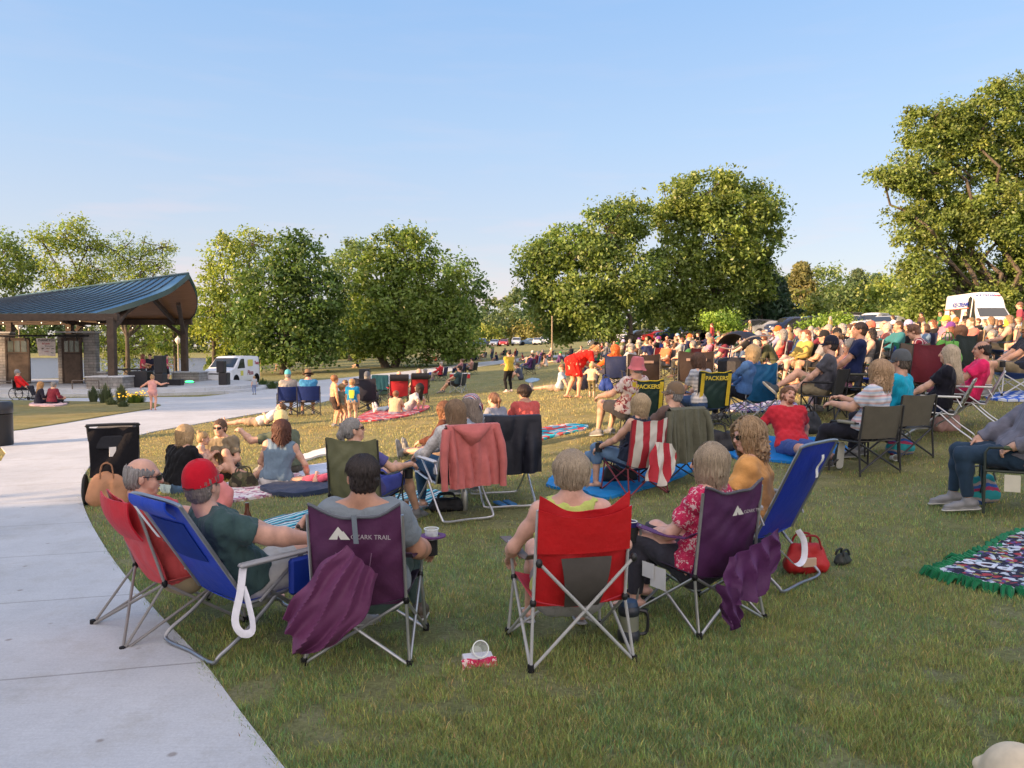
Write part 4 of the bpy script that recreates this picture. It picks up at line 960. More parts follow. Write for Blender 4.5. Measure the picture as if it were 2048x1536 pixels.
# ---- hair and hats are modelled in head space (origin at the head's centre, y forward, z up)
HAIRS = {}
def strands(r, n_, ln, spread=.006, curl=0, base=.105, th=.0019, back=.0, stop=None, front=-.2, part=0):
 V = []; Q = []
 for i in range(n_):
  az = r.random() * 2 * PI; d = np.array([math.sin(az), math.cos(az)])
  if d[1] > front + .75 and abs(d[0]) < .62: continue
  L_ = ln * (.8 + .3 * r.random()); m = 10; pts = []; phi0 = r.random() * .8
  rx, ry, rz = .090 + r.random() * spread * 2, .106 + r.random() * spread * 2, .100 + r.random() * spread * 2
  s_ = 0; ph = .15 + phi0; p = None; q = r.random() * 6
  for j in range(m + 1):
   t = j / m; arc = t * L_ + phi0 * .09
   a = arc / .105
   if a < PI / 2: pt = np.array([d[0] * rx * math.sin(a), d[1] * ry * math.sin(a) - .010, rz * math.cos(a) + .025])
   else:
    dz = (a - PI / 2) * .105; w_ = 1 - min(.18, dz * .9) + .5 * max(0, dz - .12); pt = np.array([d[0] * rx * w_, d[1] * ry * w_ - .010 - back * dz, .025 - dz])
   if curl: pt = pt + np.array([math.sin(a * 5 + q), math.cos(a * 5 + q), .3 * math.sin(a * 7)]) * curl * min(1, a)
   pts.append(pt + r.normal(size=3) * .0012)
  P = np.array(pts); T_ = np.gradient(P, axis=0); T_ /= np.linalg.norm(T_, axis=1, keepdims=True) + 1e-9; nr = P * np.array([1, 1, .3]); nr /= np.linalg.norm(nr, axis=1, keepdims=True) + 1e-9
  u = np.cross(T_, nr); w = th * (1 + 2 * r.random()) * np.sin(np.linspace(.5, 2.9, m + 1))[:, None] + .0004
  o = len(V) and sum(len(v) for v in V); V.append(np.concatenate([P - u * w, P + nr * w * .8, P + u * w])); k = m + 1
  for j in range(m):
   Q.append([o + j, o + j + 1, o + k + j + 1, o + k + j]); Q.append([o + k + j, o + k + j + 1, o + 2 * k + j + 1, o + 2 * k + j])
 return np.concatenate(V), np.array(Q, np.int32)
def hair_mesh(style, h=.007, fine=True):
 key = (style, h, fine)
 if key in HAIRS: return HAIRS[key]
 S = SDF(); r = np.random.default_rng(abs(hash(style)) % 1000 if False else sum(map(ord, style)))
 S.ell((0, -.014, .032), (.085, .102, .096), None, .02)
 extra = []; am = .0045; wl = .022
 if style in ('short', 'shortgrey', 'fringe', 'buzz'):
  if style == 'buzz': S.p = []; S.ell((0, -.013, .030), (.078, .096, .091), None, .02)
  S.ell((0, -.05, -.03), (.078, .055, .065), None, .03)
  if style == 'fringe': S.ell((0, .01, .10), (.085, .12, .075), None, .02, True)
 elif style == 'curlyshort': S.p = []; S.ell((0, -.012, .045), (.098, .112, .102), None, .02); S.ell((0, -.055, -.02), (.078, .06, .06), None, .03); am = .008; wl = .03
 elif style == 'bob': S.ell((0, -.045, -.045), (.098, .075, .095), None, .03); S.ell((.078, -.01, -.03), (.028, .055, .085), None, .03); S.ell((-.078, -.01, -.03), (.028, .055, .085), None, .03)
 elif style == 'crop': S.ell((0, -.045, -.02), (.092, .072, .078), None, .03)
 elif style == 'long': S.ell((0, -.05, -.07), (.098, .062, .13), None, .04); S.ell((0, -.065, -.18), (.098, .042, .12), None, .05)
 elif style == 'longside': S.ell((0, -.05, -.07), (.1, .062, .13), None, .04); S.cap((0, -.06, -.1), (.10, -.09, -.27), .07, .03, .05, ((0, 1, 0), .5))
 elif style == 'curly': S.p = []; S.ell((0, -.015, .035), (.096, .110, .104), None, .02); S.ell((0, -.05, -.06), (.115, .08, .12), None, .04); S.ell((0, -.06, -.12), (.11, .06, .08), None, .05); am = .011; wl = .035
 elif style == 'bun': S.ell((0, -.05, -.02), (.07, .05, .06), None, .03); S.ell((0, -.085, .115), (.035, .035, .035), None, .015)
 elif style == 'pony': S.ell((0, -.05, -.02), (.072, .05, .06), None, .03); S.cap((0, -.10, .06), (0, -.14, -.02), .024, .03, .02); S.cap((0, -.14, -.02), (0, -.115, -.14), .03, .012, .02)
 elif style == 'kid': S.ell((0, -.035, -.02), (.083, .065, .07), None, .03); am = .004
 # open the face
 if style in ('bob', 'crop', 'long', 'curly', 'longside'): S.ell((0, .105, -.055), (.066, .085, .115), None, .015, True)
 elif style == 'buzz': S.ell((0, .12, -.04), (.09, .115, .10), None, .012, True)
 else: S.ell((0, .115, -.05), (.098, .115, .112), None, .012, True)
 if style in ('short', 'shortgrey', 'fringe', 'kid', 'curlyshort', 'bun', 'pony', 'buzz'):
  for s_ in (-1, 1): S.ell((.085 * s_, .01, -.03), (.03, .034, .05), None, .008, True)
  S.ell((0, -.03, -.115), (.09, .09, .045), None, .01, True)
 K = r.normal(size=(6, 3)); K[:, 2] *= .12 if am < .005 else .8; K /= np.linalg.norm(K, axis=1, keepdims=True); K *= 2 * PI / wl; ph = r.random(6) * 6
 def nz(x, y, z):
  s_ = 0
  for k, q in zip(K, ph): s_ = s_ + np.sin(x * k[0] + y * k[1] + z * k[2] + q)
  return am * s_ / 2.4
 V, Qd = S.mesh(h, 0, None, nz)
 if fine:
  cfg = dict(crop=(1300, .185, .010, .003, .0), bob=(1300, .27, .011, .003, .0), long=(1400, .44, .012, .003, .12), longside=(1300, .48, .006, .001, .25), curly=(1500, .33, .018, .009, .1), curlyshort=(900, .14, .02, .006, 0), short=(900, .105, .004, .002, 0), shortgrey=(700, .10, .003, 0, 0), kid=(500, .16, .004, 0, 0)).get(style)
  if cfg:
   n_, ln, sp, cu, bk = cfg; V2, Q2 = strands(r, n_, ln, sp, cu, back=bk); V, Qd = join([(V, Qd), (V2, Q2)])
 me = npmesh('hair', V, Qd, [M('hair')], True); HAIRS[key] = me; return me
HATS = {}
def hat_mesh(style):
 if style in HATS: return HATS[style]
 mb = MB()
 if style in ('cap', 'capback', 'capx'):
  sg = -1 if style == 'capback' else 1
  mb.grid(lambda u, v: (math.sin(u * 2 * PI) * .088 * math.sin(v * PI / 2) ** .8, math.cos(u * 2 * PI) * .106 * math.sin(v * PI / 2) ** .8 - .012, .135 * math.cos(v * PI / 2) ** .85 + .022 + .0015 * abs(math.sin(u * 6 * PI))), 48, 10, .004)
  mb.grid(lambda u, v: ((u - .5) * .150 * (1 - .22 * v * v), sg * (.083 + v * .082 - (abs(u - .5) * 2) ** 2 * (.045 + .02 * v)) - .012, .033 - .022 * v - (abs(u - .5) * 2) ** 2 * .022), 14, 6, .004)
  mb.ell((0, -.012, .158), (.008, .008, .006), 8, 5)
 elif style == 'bucket':
  mb.grid(lambda u, v: ((lambda a, rr, z: (math.sin(a) * rr * .9, math.cos(a) * rr - .01, z))(u * 2 * PI, [0, .045, .078, .09, .098, .104, .12, .14][int(round(v * 7))], [.155, .155, .148, .12, .07, .03, .0, -.022][int(round(v * 7))] + .005 * math.sin(u * 8 * PI) * v)), 40, 7, .004)
 elif style == 'straw':
  mb.grid(lambda u, v: ((lambda a, rr, z: (math.sin(a) * rr * .92, math.cos(a) * rr * 1.05 - .01, z))(u * 2 * PI, [0, .05, .078, .09, .1, .13, .165][int(round(v * 6))], [.15, .152, .145, .1, .04, .03, .02][int(round(v * 6))] + .012 * math.cos(u * 4 * PI) * max(0, v - .6))), 40, 6, .004)
 elif style == 'bandana':
  mb.grid(lambda u, v: (math.sin(u * 2 * PI) * .092 * math.sin(v * PI / 2) ** .8, math.cos(u * 2 * PI) * .110 * math.sin(v * PI / 2) ** .8 - .014, .118 * math.cos(v * PI / 2) ** .85 + .024), 40, 10, .004)
  mb.tube([(.0, -.118, .03), (.03, -.135, .0), (.04, -.13, -.06)], [.012, .012, .004], 6); mb.tube([(.0, -.118, .03), (-.02, -.14, -.01), (-.01, -.145, -.07)], [.012, .012, .004], 6)
 me = mb.mesh('hat', [M('cloth')]); HATS[style] = me; return me
def glasses_mesh(up=False):
 key = 'gl'
 if key in HATS: return HATS[key]
 mb = MB()
 for s_ in (-1, 1):
  mb.grid(lambda u, v: (s_ * (.010 + u * .048), .098 + .012 * (1 - u * u) * .6 - u * u * .016, .004 + (v - .5) * .036 * (1 - .25 * abs(u - .5) * 2)), 6, 4, .003)
  mb.tube([(s_ * .060, .086, .012), (s_ * .078, .06, .012), (s_ * .081, .0, .008), (s_ * .080, -.02, -.008)], [.004, .003, .003, .002], 5)
 mb.tube([(-.012, .108, .008), (.012, .108, .008)], .003, 5)
 me = mb.mesh('sunglasses', [M('dglass')]); HATS[key] = me; return me
BODIES = {}
def body_set(key, p, h, shirt, legs, feet, seed):
 kk = key
 if kk not in BODIES:
  J = skeleton(p); S = body_sdf(J, p); fine = h <= .012
  parts = [S.mesh(h, 0, {q[-1] for q in S.p} - {'head', 'hand'})]
  SH = SDF(); SH.p = [q for q in S.p if q[-1] in ('head', 'neck')]; hh = .0055 if fine else (.010 if h < .02 else .014)
  c = J['hb'] - J['HR'][:, 2] * .03; n_ = J['HR'][:, 2]
  parts.append(SH.mesh(hh, 0, None, None, lambda x, y, z: -((x - c[0]) * n_[0] + (y - c[1]) * n_[1] + (z - c[2]) * n_[2])))
  for sd in 'rl':
   HS = SDF(); hand_sdf(HS, J, sd, p); parts.append(HS.mesh(.0045 if fine else (.007 if h < .02 else .010)))
  V, Qd = join(parts); BODIES[kk] = dict(J=J, S=S, body=npmesh('person', V, Qd, [M('skin')], True))
 B = BODIES[kk]; J, S = B['J'], B['S']
 if shirt and ('s', shirt) not in B: V, Qd = shirt_mesh(S, J, p, h, shirt, seed); B[('s', shirt)] = npmesh('shirt', V, Qd, [M('cloth')], True)
 if legs and ('l', legs) not in B and legs in ('short', 'brief', 'long', 'capri'): V, Qd = legs_mesh(S, J, p, h, legs, seed); B[('l', legs)] = npmesh('trousers', V, Qd, [M('cloth')], True)
 if feet:
  for sd in 'rl':
   if (sd, feet) not in B: V, Qd = shoe_mesh(J, sd, feet, .007 if h <= .012 else .014); B[(sd, feet)] = npmesh('shoe', V, Qd, [M('leather')], True)
 return B
SKIN = (.62, .36, .25); SKINL = (.68, .43, .32); SKINT = (.50, .27, .18)
BLOND = (.38, .25, .12); GREY = (.25, .24, .23); BROWN = (.13, .075, .045); DARK = (.03, .022, .02); AUBURN = (.26, .10, .05); WHITEH = (.44, .41, .37); DBLOND = (.30, .21, .12); SANDY = (.28, .17, .09)
def person(label, loc, heading, pose='chair', shirt=('short', (.3, .3, .32)), legs=('long', (.08, .1, .16)), hair=('short', BROWN), hat=None, feet=('shoe', (.15, .15, .16)), skin=SKIN, scale=1.0, glasses=False, fine=0, group=None, cat='person', key=None, shirt_mat=None, legs_mat=None, hat_mat=None, **over):
 """heading in degrees, counter-clockwise, 0 = looking away from the camera along +Y."""
 p = dict(POSES[pose]); p.update(over); h = {0: .026, 1: .015, 2: .0095}[fine]
 kk = key or (pose, fine, tuple(sorted((k, str(v)) for k, v in over.items())))
 B = body_set(kk, p, h, shirt and shirt[0], legs and legs[0], feet and feet[0], sum(map(ord, label)) % 97)
 rz = math.radians(heading)
 o = put('person', B['body'], None, skin, loc, (0, 0, rz)); o.scale = (scale,) * 3; tag(o, label, cat, group)
 def sub(name, me, c, mat=None, par=o):
  q = put(name, me, par, c)
  if mat is not None:
   q.material_slots[0].link = 'OBJECT'; q.material_slots[0].material = M(mat) if isinstance(mat, str) else mat
  return q
 if shirt: sub({'tank': 'tank_top', 'sleeveless': 'tank_top'}.get(shirt[0], 'shirt'), B[('s', shirt[0])], shirt[1], shirt_mat)
 if legs and ('l', legs[0]) in B: sub('shorts' if legs[0] in ('short', 'brief') else 'trousers', B[('l', legs[0])], legs[1], legs_mat)
 if feet:
  for sd in 'rl':
   sh = sub(feet[0], B[(sd, feet[0])], feet[1])
   if fine == 2 and feet[0] == 'shoe':
    if ('sole', sd) not in B: V, Qd = sole_mesh(B['J'], sd); B[('sole', sd)] = npmesh('sole', V, Qd, [M('rubber')], True)
    sub('sole', B[('sole', sd)], over.get('sole', (.55, .54, .5)), None, sh)
 J = B['J']; HM = Matrix.Translation(Vector(J['head'])) @ Matrix(J['HR'].tolist()).to_4x4() @ Matrix.Scale(p.get('hs', 1.0), 4)
 if hair and hair[0] != 'bald':
  st = hair[0]; q = sub('hair', hair_mesh(st, .0065 if fine == 2 else .014, fine >= 1), hair[1]); q.matrix_local = HM @ Matrix.Scale(1.0 if fine else .94, 4)
 if hat: q = sub('hat', hat_mesh(hat[0]), hat[1], hat_mat); q.matrix_local = HM @ Matrix.Scale(1.07, 4)
 if hat and hat[0] == 'cap' and fine == 2:
  mb = MB(); mb.grid(lambda u, v: ((u - .5) * .075, -.119 + 1.1 * ((u - .5) * .075) ** 2 * 4 + .012 * v, .026 + .032 * v * math.sin(PI * (.08 + .84 * u))), 8, 5, .004); q = put('cap_opening', mb.mesh('cap_opening', [M('rubber')]), o, (.03, .02, .02)); q.matrix_local = HM @ Matrix.Scale(1.07, 4)
 if glasses:
  q = sub('sunglasses', glasses_mesh(), (.02, .02, .02)); q.matrix_local = HM @ (Matrix.Translation((0, -.03, .085)) @ Matrix.Rotation(math.radians(25), 4, 'X') if glasses == 'up' else Matrix.Identity(4))
 if fine >= 1:
  fc = face_parts(); 
  for nm, me, c in fc:
   col = hair[1] if (nm == 'eyebrow' and hair) else c
   q = sub(nm, me, tuple(x * .7 for x in col) if nm == 'eyebrow' else (tuple(np.array(skin) * np.array([.85, .5, .5])) if nm == 'mouth' else col)); q.matrix_local = HM
  if over.get('beard'): q = sub('beard', beard_mesh(), over['beard']); q.matrix_local = HM
 o['_'] = 0; del o['_']
 return o, J
FACE = []
def face_parts():
 if FACE: return FACE
 for s_ in (-1, 1):
  mb = MB(); mb.ell((.030 * s_, .079, .006), (.012, .008, .0062), 10, 7); FACE.append(('eye', mb.mesh('eye', [M('plastic')]), (.05, .035, .03)))
  mb = MB(); mb.tube([(.016 * s_, .090, .024), (.030 * s_, .088, .029), (.046 * s_, .076, .024)], [.003, .004, .002], 6); FACE.append(('eyebrow', mb.mesh('eyebrow', [M('hair')]), BROWN))
 mb = MB(); mb.tube([(-.022, .083, -.055), (-.008, .0955, -.053), (.008, .0955, -.053), (.022, .083, -.055)], [.002, .0045, .0045, .002], 6); FACE.append(('mouth', mb.mesh('mouth', [M('skin')]), (.4, .15, .13)))
 return FACE
def beard_mesh():
 if 'beard' in HATS: return HATS['beard']
 S = SDF(); S.cap((-.045, .035, -.06), (0, .078, -.095), .026, .026, .02); S.cap((.045, .035, -.06), (0, .078, -.095), .026, .026, .02); S.cap((-.03, .09, -.042), (.03, .09, -.042), .009, .009, .01); S.cap((-.063, .01, -.02), (-.05, .035, -.06), .015, .02, .02); S.cap((.063, .01, -.02), (.05, .035, -.06), .015, .02, .02)
 S.ell((0, .10, -.062), (.022, .02, .010), None, .006, True)
 V, Qd = S.mesh(.006, 0, None, wrinkle(3, .0015, .012)); HATS['beard'] = npmesh('beard', V, Qd, [M('hair')], True); return HATS['beard']
# ---------------------------------------------------------------- pattern materials
def patmat(name, fn, rough=.85, bs=.4):
 if name in MATS: return MATS[name]
 m, n, b, o = nt(name); co = coords(n); c = fn(n, co); L(n, c, b.inputs['Base Color']); b.inputs['Roughness'].default_value = rough; b.inputs['Specular IOR Level'].default_value = .2
 bump(n, b, noise(n, co, 45, 3), bs, .004); MATS[name] = m; return m
def const_ramp(n, fac, cols):
 r = n.nodes.new('ShaderNodeValToRGB'); r.color_ramp.interpolation = 'CONSTANT'; n.links.new(fac, r.inputs[0]); e = r.color_ramp.elements
 while len(e) < len(cols): e.new(.5)
 for i, c in enumerate(cols): e[i].position = i / len(cols); e[i].color = (*c, 1)
 return r.outputs[0]
def stripes(name, cols, rot=(0, 0, 0), scale=8, wob=1.2, distort=6):
 def f(n, co):
  mp = N(n, 'Mapping'); mp.inputs['Rotation'].default_value = rot; mp.inputs['Scale'].default_value = (scale,) * 3; L(n, co, mp.inputs[0])
  w_ = N(n, 'TexNoise'); w_.inputs['Scale'].default_value = distort; w_.inputs['Detail'].default_value = 2; L(n, co, w_.inputs['Vector'])
  s_ = N(n, 'SeparateXYZ'); L(n, mp.outputs[0], s_.inputs[0]); a = N(n, 'Math', operation='MULTIPLY_ADD'); a.inputs[1].default_value = wob; L(n, w_.outputs['Fac'], a.inputs[0]); L(n, s_.outputs['X'], a.inputs[2])
  fr = N(n, 'Math', operation='FRACT'); L(n, a.outputs[0], fr.inputs[0]); return const_ramp(n, fr.outputs[0], cols)
 return patmat(name, f)
def blotch(name, cols, scale=14, det=3, base=None, jitter=1.0):
 def f(n, co):
  v = N(n, 'TexVoronoi'); v.inputs['Scale'].default_value = scale; v.inputs['Randomness'].default_value = jitter
  mp = N(n, 'VectorMath', operation='ADD'); ns = N(n, 'TexNoise'); ns.inputs['Scale'].default_value = scale * .6; ns.inputs['Detail'].default_value = det; L(n, co, ns.inputs['Vector'])
  sc = N(n, 'VectorMath', operation='SCALE'); sc.inputs['Scale'].default_value = .12; L(n, ns.outputs['Color'], sc.inputs[0]); L(n, co, mp.inputs[0]); L(n, sc.outputs[0], mp.inputs[1]); L(n, mp.outputs[0], v.inputs['Vector'])
  s_ = N(n, 'SeparateXYZ'); L(n, v.outputs['Color'], s_.inputs[0]); return const_ramp(n, s_.outputs[0], cols)
 return patmat(name, f)
def checker(name, c1, c2, scale):
 def f(n, co):
  c = N(n, 'TexChecker'); c.inputs['Scale'].default_value = scale; c.inputs['Color1'].default_value = (*c1, 1); c.inputs['Color2'].default_value = (*c2, 1); L(n, co, c.inputs['Vector']); return c.outputs[0]
 return patmat(name, f)
AQUA = stripes('aqua_serape', [(.02, .25, .33), (.55, .62, .62), (.03, .42, .50), (.02, .04, .10), (.45, .60, .62), (.02, .33, .42), (.08, .1, .14), (.6, .66, .66)], (0, 0, .5), 3.6, .5, 3)
FLAGM = stripes('flag_stripes', [(.62, .58, .52), (.62, .58, .52), (.42, .035, .05), (.42, .035, .05)], (0, 0, 0), 5, 0, 1)
PINKPAT = blotch('pink_patterned', [(.55, .03, .10), (.55, .03, .10), (.7, .5, .5), (.6, .06, .14), (.5, .02, .08)], 52, 1)
FLORAL = blotch('floral_shirt', [(.60, .50, .46), (.62, .54, .5), (.25, .06, .07), (.6, .5, .47), (.45, .22, .2)], 26, 3)
STRIPEDTEE = stripes('pastel_stripes', [(.62, .64, .68), (.42, .52, .66), (.66, .62, .64), (.62, .36, .36), (.68, .66, .68), (.45, .53, .64), (.6, .42, .4)], (0, PI / 2, 0), 7, .25, 3)
WHITEPAT = blotch('white_pink_quilt', [(.66, .62, .62), (.6, .36, .4), (.7, .68, .66), (.3, .12, .2), (.66, .6, .6)], 20, 3)
BEACHT = blotch('turquoise_towel', [(.02, .45, .55), (.5, .06, .06), (.03, .5, .58), (.6, .6, .58), (.02, .3, .45), (.55, .1, .08)], 9, 3)
REDPAT = blotch('red_patterned_blanket', [(.5, .04, .05), (.55, .42, .42), (.12, .1, .16), (.5, .06, .07), (.45, .1, .12)], 10, 3)
CAMO = blotch('camouflage', [(.10, .09, .05), (.04, .035, .025), (.17, .14, .09), (.07, .075, .04)], 14, 3)
COMIC = blotch('bright_jumbled_print', [(.03, .03, .05), (.02, .02, .04), (.35, .05, .06), (.03, .03, .06), (.5, .55, .62), (.04, .04, .09), (.02, .02, .03), (.3, .3, .1), (.02, .02, .04), (.10, .06, .2), (.35, .45, .5)], 24, 5)
DOTS = blotch('dark_floral_print', [(.03, .05, .14), (.45, .48, .55), (.05, .08, .2), (.3, .12, .25), (.03, .05, .12), (.5, .5, .55)], 24, 3)
BLUECHK = checker('blue_white_check', (.03, .12, .55), (.6, .65, .75), 9)
PLAID = checker('pale_plaid', (.50, .48, .45), (.62, .60, .57), 34)
VSTRIPE = stripes('maroon_stripes', [(.2, .02, .04), (.2, .02, .04), (.5, .42, .42)], (0, 0, 0), 18, .1, 3)
REDDOT = blotch('red_dotted_dress', [(.60, .018, .012)] * 10 + [(.66, .35, .22)], 15, 1)
BAGPAT = stripes('woven_bag', [(.03, .3, .33), (.4, .05, .12), (.04, .12, .4), (.35, .3, .3), (.03, .28, .3)], (0, PI / 2, 0), 6, .8, 5)
BANDM = stripes('bandana_print', [(.55, .5, .5), (.35, .04, .06), (.5, .46, .48), (.05, .07, .2)], (.4, .3, 0), 26, .5, 12)
GREYSTR = stripes('grey_striped_shirt', [(.45, .46, .48), (.3, .31, .34)], (0, PI / 2, 0), 16, .1, 3)
# ---------------------------------------------------------------- folding camp chair
BLK = (.018, .018, .02); TUBE = (.42, .43, .44); DT = (.03, .03, .032)
def camp_chair(label, loc, heading, col, frame=TUBE, level=2, w=.54, top=.86, group=None, seatcol=None, armcol=None, arms=True, rake=.13, sag=.05, xh=.36, name='camp_chair', cup=True, rearf=-.27, back_mat='nylon', tilt=(0, 0), peak=.0, trim=None):
 t = thing(name, label, 'camp chair', loc, math.radians(heading), group, tilt)
 hw = w / 2; by = -.17; ty = by - rake; seatcol = seatcol or tuple(c * .6 for c in col); armcol = armcol or seatcol
 tm = 'tube' if frame is TUBE else 'darktube'; n = 8 if level == 2 else 5; r = .0095 if level == 2 else .011
 def backf(u, v):
  s = 2 * u - 1; z = .33 + (top - .33) * v; c = 1 - s * s
  y = by + (ty - by) * v - sag * c * math.sin(PI * min(1, .15 + v * .9)) + .012 * math.sin(9 * u + 5 * v) * c * .5
  z += v ** 3 * (peak * s * s - .03 * c) + .006 * math.sin(14 * u) * v
  if level == 2: y += .0035 * math.sin(22 * u + 6 * math.sin(5 * v)) + .003 * math.sin(17 * v + 9 * u)
  return (s * hw * (1 - .04 * v), y, z)
 mb = MB(); mb.grid(backf, *((30, 24) if level == 2 else (16, 12) if level else (8, 6)), .006); back = mb.build('backrest', back_mat, t, col)
 def seatf(u, v):
  s = 2 * u - 1; c = 1 - s * s; return (s * hw * .97, by - .02 + .47 * v, .36 + .012 * abs(s) - .10 * c * math.sin(PI * (.12 + .76 * v)) + .03 * v)
 mb = MB(); mb.grid(seatf, 10 if level else 6, 10 if level else 5, .006); mb.build('seat', 'nylon', t, seatcol)
 feet = {(sx, sy): Vector((sx * (hw + .03), rearf if sy < 0 else .30, .012)) for sx in (-1, 1) for sy in (-1, 1)}
 hub = lambda sx, sy, z: Vector((sx * hw, (by - .03 - (.13 if z > .5 else 0)) if sy < 0 else .27, z))
 tubes = []
 for sx in (-1, 1):
  tubes.append(('leg', [feet[(sx, -1)], hub(sx, -1, .36), Vector((sx * hw * .99, ty + .012, top - .01))]))
  tubes.append(('leg', [feet[(sx, 1)], hub(sx, 1, .37), Vector((sx * (hw + .03), .26, .60 if arms else .43))]))
  tubes.append(('brace', [feet[(sx, -1)], hub(-sx, -1, xh)])); tubes.append(('brace', [feet[(sx, 1)], hub(-sx, 1, .37)]))
  tubes.append(('brace', [feet[(sx, -1)], hub(sx, 1, .37)])); tubes.append(('brace', [feet[(sx, 1)], hub(sx, -1, .36)]))
 if level == 2:
  for i, (nm, pts) in enumerate(tubes): mb = MB(); mb.tube(pts, r, n); mb.build(nm, tm, t, frame)
  for k, f in feet.items(): mb = MB(); mb.tube([f + Vector((0, 0, -.012)), f + Vector((0, 0, .03))], .019, 8); mb.build('rubber_foot', 'rubber', t, BLK)
  for sx in (-1, 1):
   for sy, z in ((-1, .36), (1, .37), (-1, xh)): mb = MB(); p = hub(sx, sy, z); mb.ell(p, (.02, .02, .026), 8, 6); mb.build('joint', 'plastic', t, BLK)
 else:
  mb = MB(); [mb.tube(p, r, n) for nm, p in tubes]; mb.build('frame', tm, t, frame)
 if trim:
  mb = MB(); mb.tube([Vector(backf(u / 14, 1)) + Vector((0, -.003, .0)) for u in range(15)], .009, 6); mb.build('piping', 'cloth', t, trim)
 if arms:
  for sx in (-1, 1):
   mb = MB(); mb.grid(lambda u, v: (sx * (hw + .005) + (v - .5) * (.055 + .05 * max(0, u - .7)) + sx * .05 * max(0, u - .7) * 2, -.20 + .55 * u, .60 - .03 * math.sin(PI * u) + .02 * math.cos(v * PI) * 0 + (.03 if u < .02 else 0)), 10, 4, .006)
   mb.build('armrest', 'nylon', t, armcol)
   if cup and level == 2: mb = MB(); mb.grid(lambda u, v: (sx * (hw + .06) + math.cos(2 * PI * u) * .042, .31 + math.sin(2 * PI * u) * .042, .585 - .10 * v), 16, 3, .002); mb.build('cup_holder', 'nylon', t, BLK)
 return t
def frame_point(t, p): return t.matrix_basis @ Vector(p)
def recliner(label, loc, heading, col, frame=(.30, .31, .33), level=2, w=.56, h=1.06, rake=.42, group=None, webbed=False, armcol=(.32, .32, .33), name='beach_chair', seat_z=.34, tubem='tube', draped=False):
 loc = (loc[0], loc[1], loc[2] + .025); t = thing(name, label, 'beach chair' if not webbed else 'lawn chair', loc, math.radians(heading), group)
 hw = w / 2; n = 8 if level == 2 else 6; by = -.16; ty = by - rake; mats = 'nylon'
 def backf(u, v): s = 2 * u - 1; return (s * hw * .95, by + (ty - by) * v - .035 * (1 - s * s) * math.sin(PI * (.1 + .85 * v)), seat_z + (h - seat_z) * v)
 def seatf(u, v): s = 2 * u - 1; return (s * hw * .95, by + .55 * v, seat_z - .05 * (1 - s * s) * math.sin(PI * (.1 + .8 * v)) + .05 * v)
 if webbed:
  mb = MB()
  for i in range(5): mb.grid(lambda u, v: tuple(Vector(backf((i + .12 + .76 * u) / 5, v)) + Vector((0, -.004, 0))), 2, 8, .002)
  for i in range(7): mb.grid(lambda u, v: tuple(Vector(backf(u, (i + .15 + .7 * v) / 7)) + Vector((0, .003 * (-1) ** i, 0))), 10, 2, .002)
  mb.build('backrest', 'nylon', t, col)
  mb = MB(); [mb.grid(lambda u, v: seatf((i + .12 + .76 * u) / 5, v), 2, 6, .002) for i in range(5)]; [mb.grid(lambda u, v: tuple(Vector(seatf(u, (i + .15 + .7 * v) / 6)) + Vector((0, 0, .003))), 10, 2, .002) for i in range(6)]; mb.build('seat', 'nylon', t, col)
  mb = MB(); [mb.ell(Vector(backf(0 if sx < 0 else 1, (i + .5) / 7)) + Vector((sx * .006, -.008, 0)), (.016, .012, .016), 6, 5) for i in range(7) for sx in (-1, 1)]; mb.build('webbing_clips', 'plastic', t, (.6, .6, .58))
 else:
  mb = MB(); mb.grid(backf, 14, 16, .006); mb.build('backrest', mats, t, col)
  mb = MB(); mb.grid(seatf, 10, 10, .006); mb.build('seat', mats, t, col)
 def arc(pts, r=.012): mb = MB(); mb.tube(spline(pts, 5), r, n); return mb
 B = lambda s, v: Vector((s * hw, by + (ty - by) * v, seat_z + (h - seat_z) * v))
 arc([B(-1, 0), B(-1, .5), B(-1, .93), B(-.9, 1.0), B(0, 1.01), B(.9, 1.0), B(1, .93), B(1, .5), B(1, 0)]).build('back_frame', tubem, t, frame)
 arc([(-hw, by, seat_z), (-hw, .15, seat_z + .02), (-hw, .36, seat_z + .05), (-hw * .9, .40, seat_z + .05), (hw * .9, .40, seat_z + .05), (hw, .36, seat_z + .05), (hw, .15, seat_z + .02), (hw, by, seat_z)]).build('seat_frame', tubem, t, frame)
 az = seat_z + .23; q = hw + .02
 def loop(y0, z0, y1, nm='leg'):
  arc([(-q, y0, z0), (-q, y0 + (y1 - y0) * .5, z0 * .5), (-q, y1 - .03 * np.sign(y1), .06), (-q + .04, y1, .014), (0, y1 + .01, .012), (q - .04, y1, .014), (q, y1 - .03 * np.sign(y1), .06), (q, y0 + (y1 - y0) * .5, z0 * .5), (q, y0, z0)]).build(nm, tubem, t, frame)
 loop(.02, seat_z + .02, -.38); loop(-.02, seat_z + .04, .44)
 for sx in (-1, 1): mb = MB(); mb.tube([(sx * q, .20, az), (sx * q, -.10, seat_z)], .011, n); mb.tube([(sx * q, -.18, az), (sx * q, -.24, az - .12)], .010, n); mb.build('arm_support', tubem, t, frame)
 for sx in (-1, 1):
  mb = MB(); mb.box((sx * (q + .02) - .026, -.24, az), (sx * (q + .02) + .026, .26, az + .028), .011); mb.build('armrest', 'plastic', t, armcol)
 return t, backf
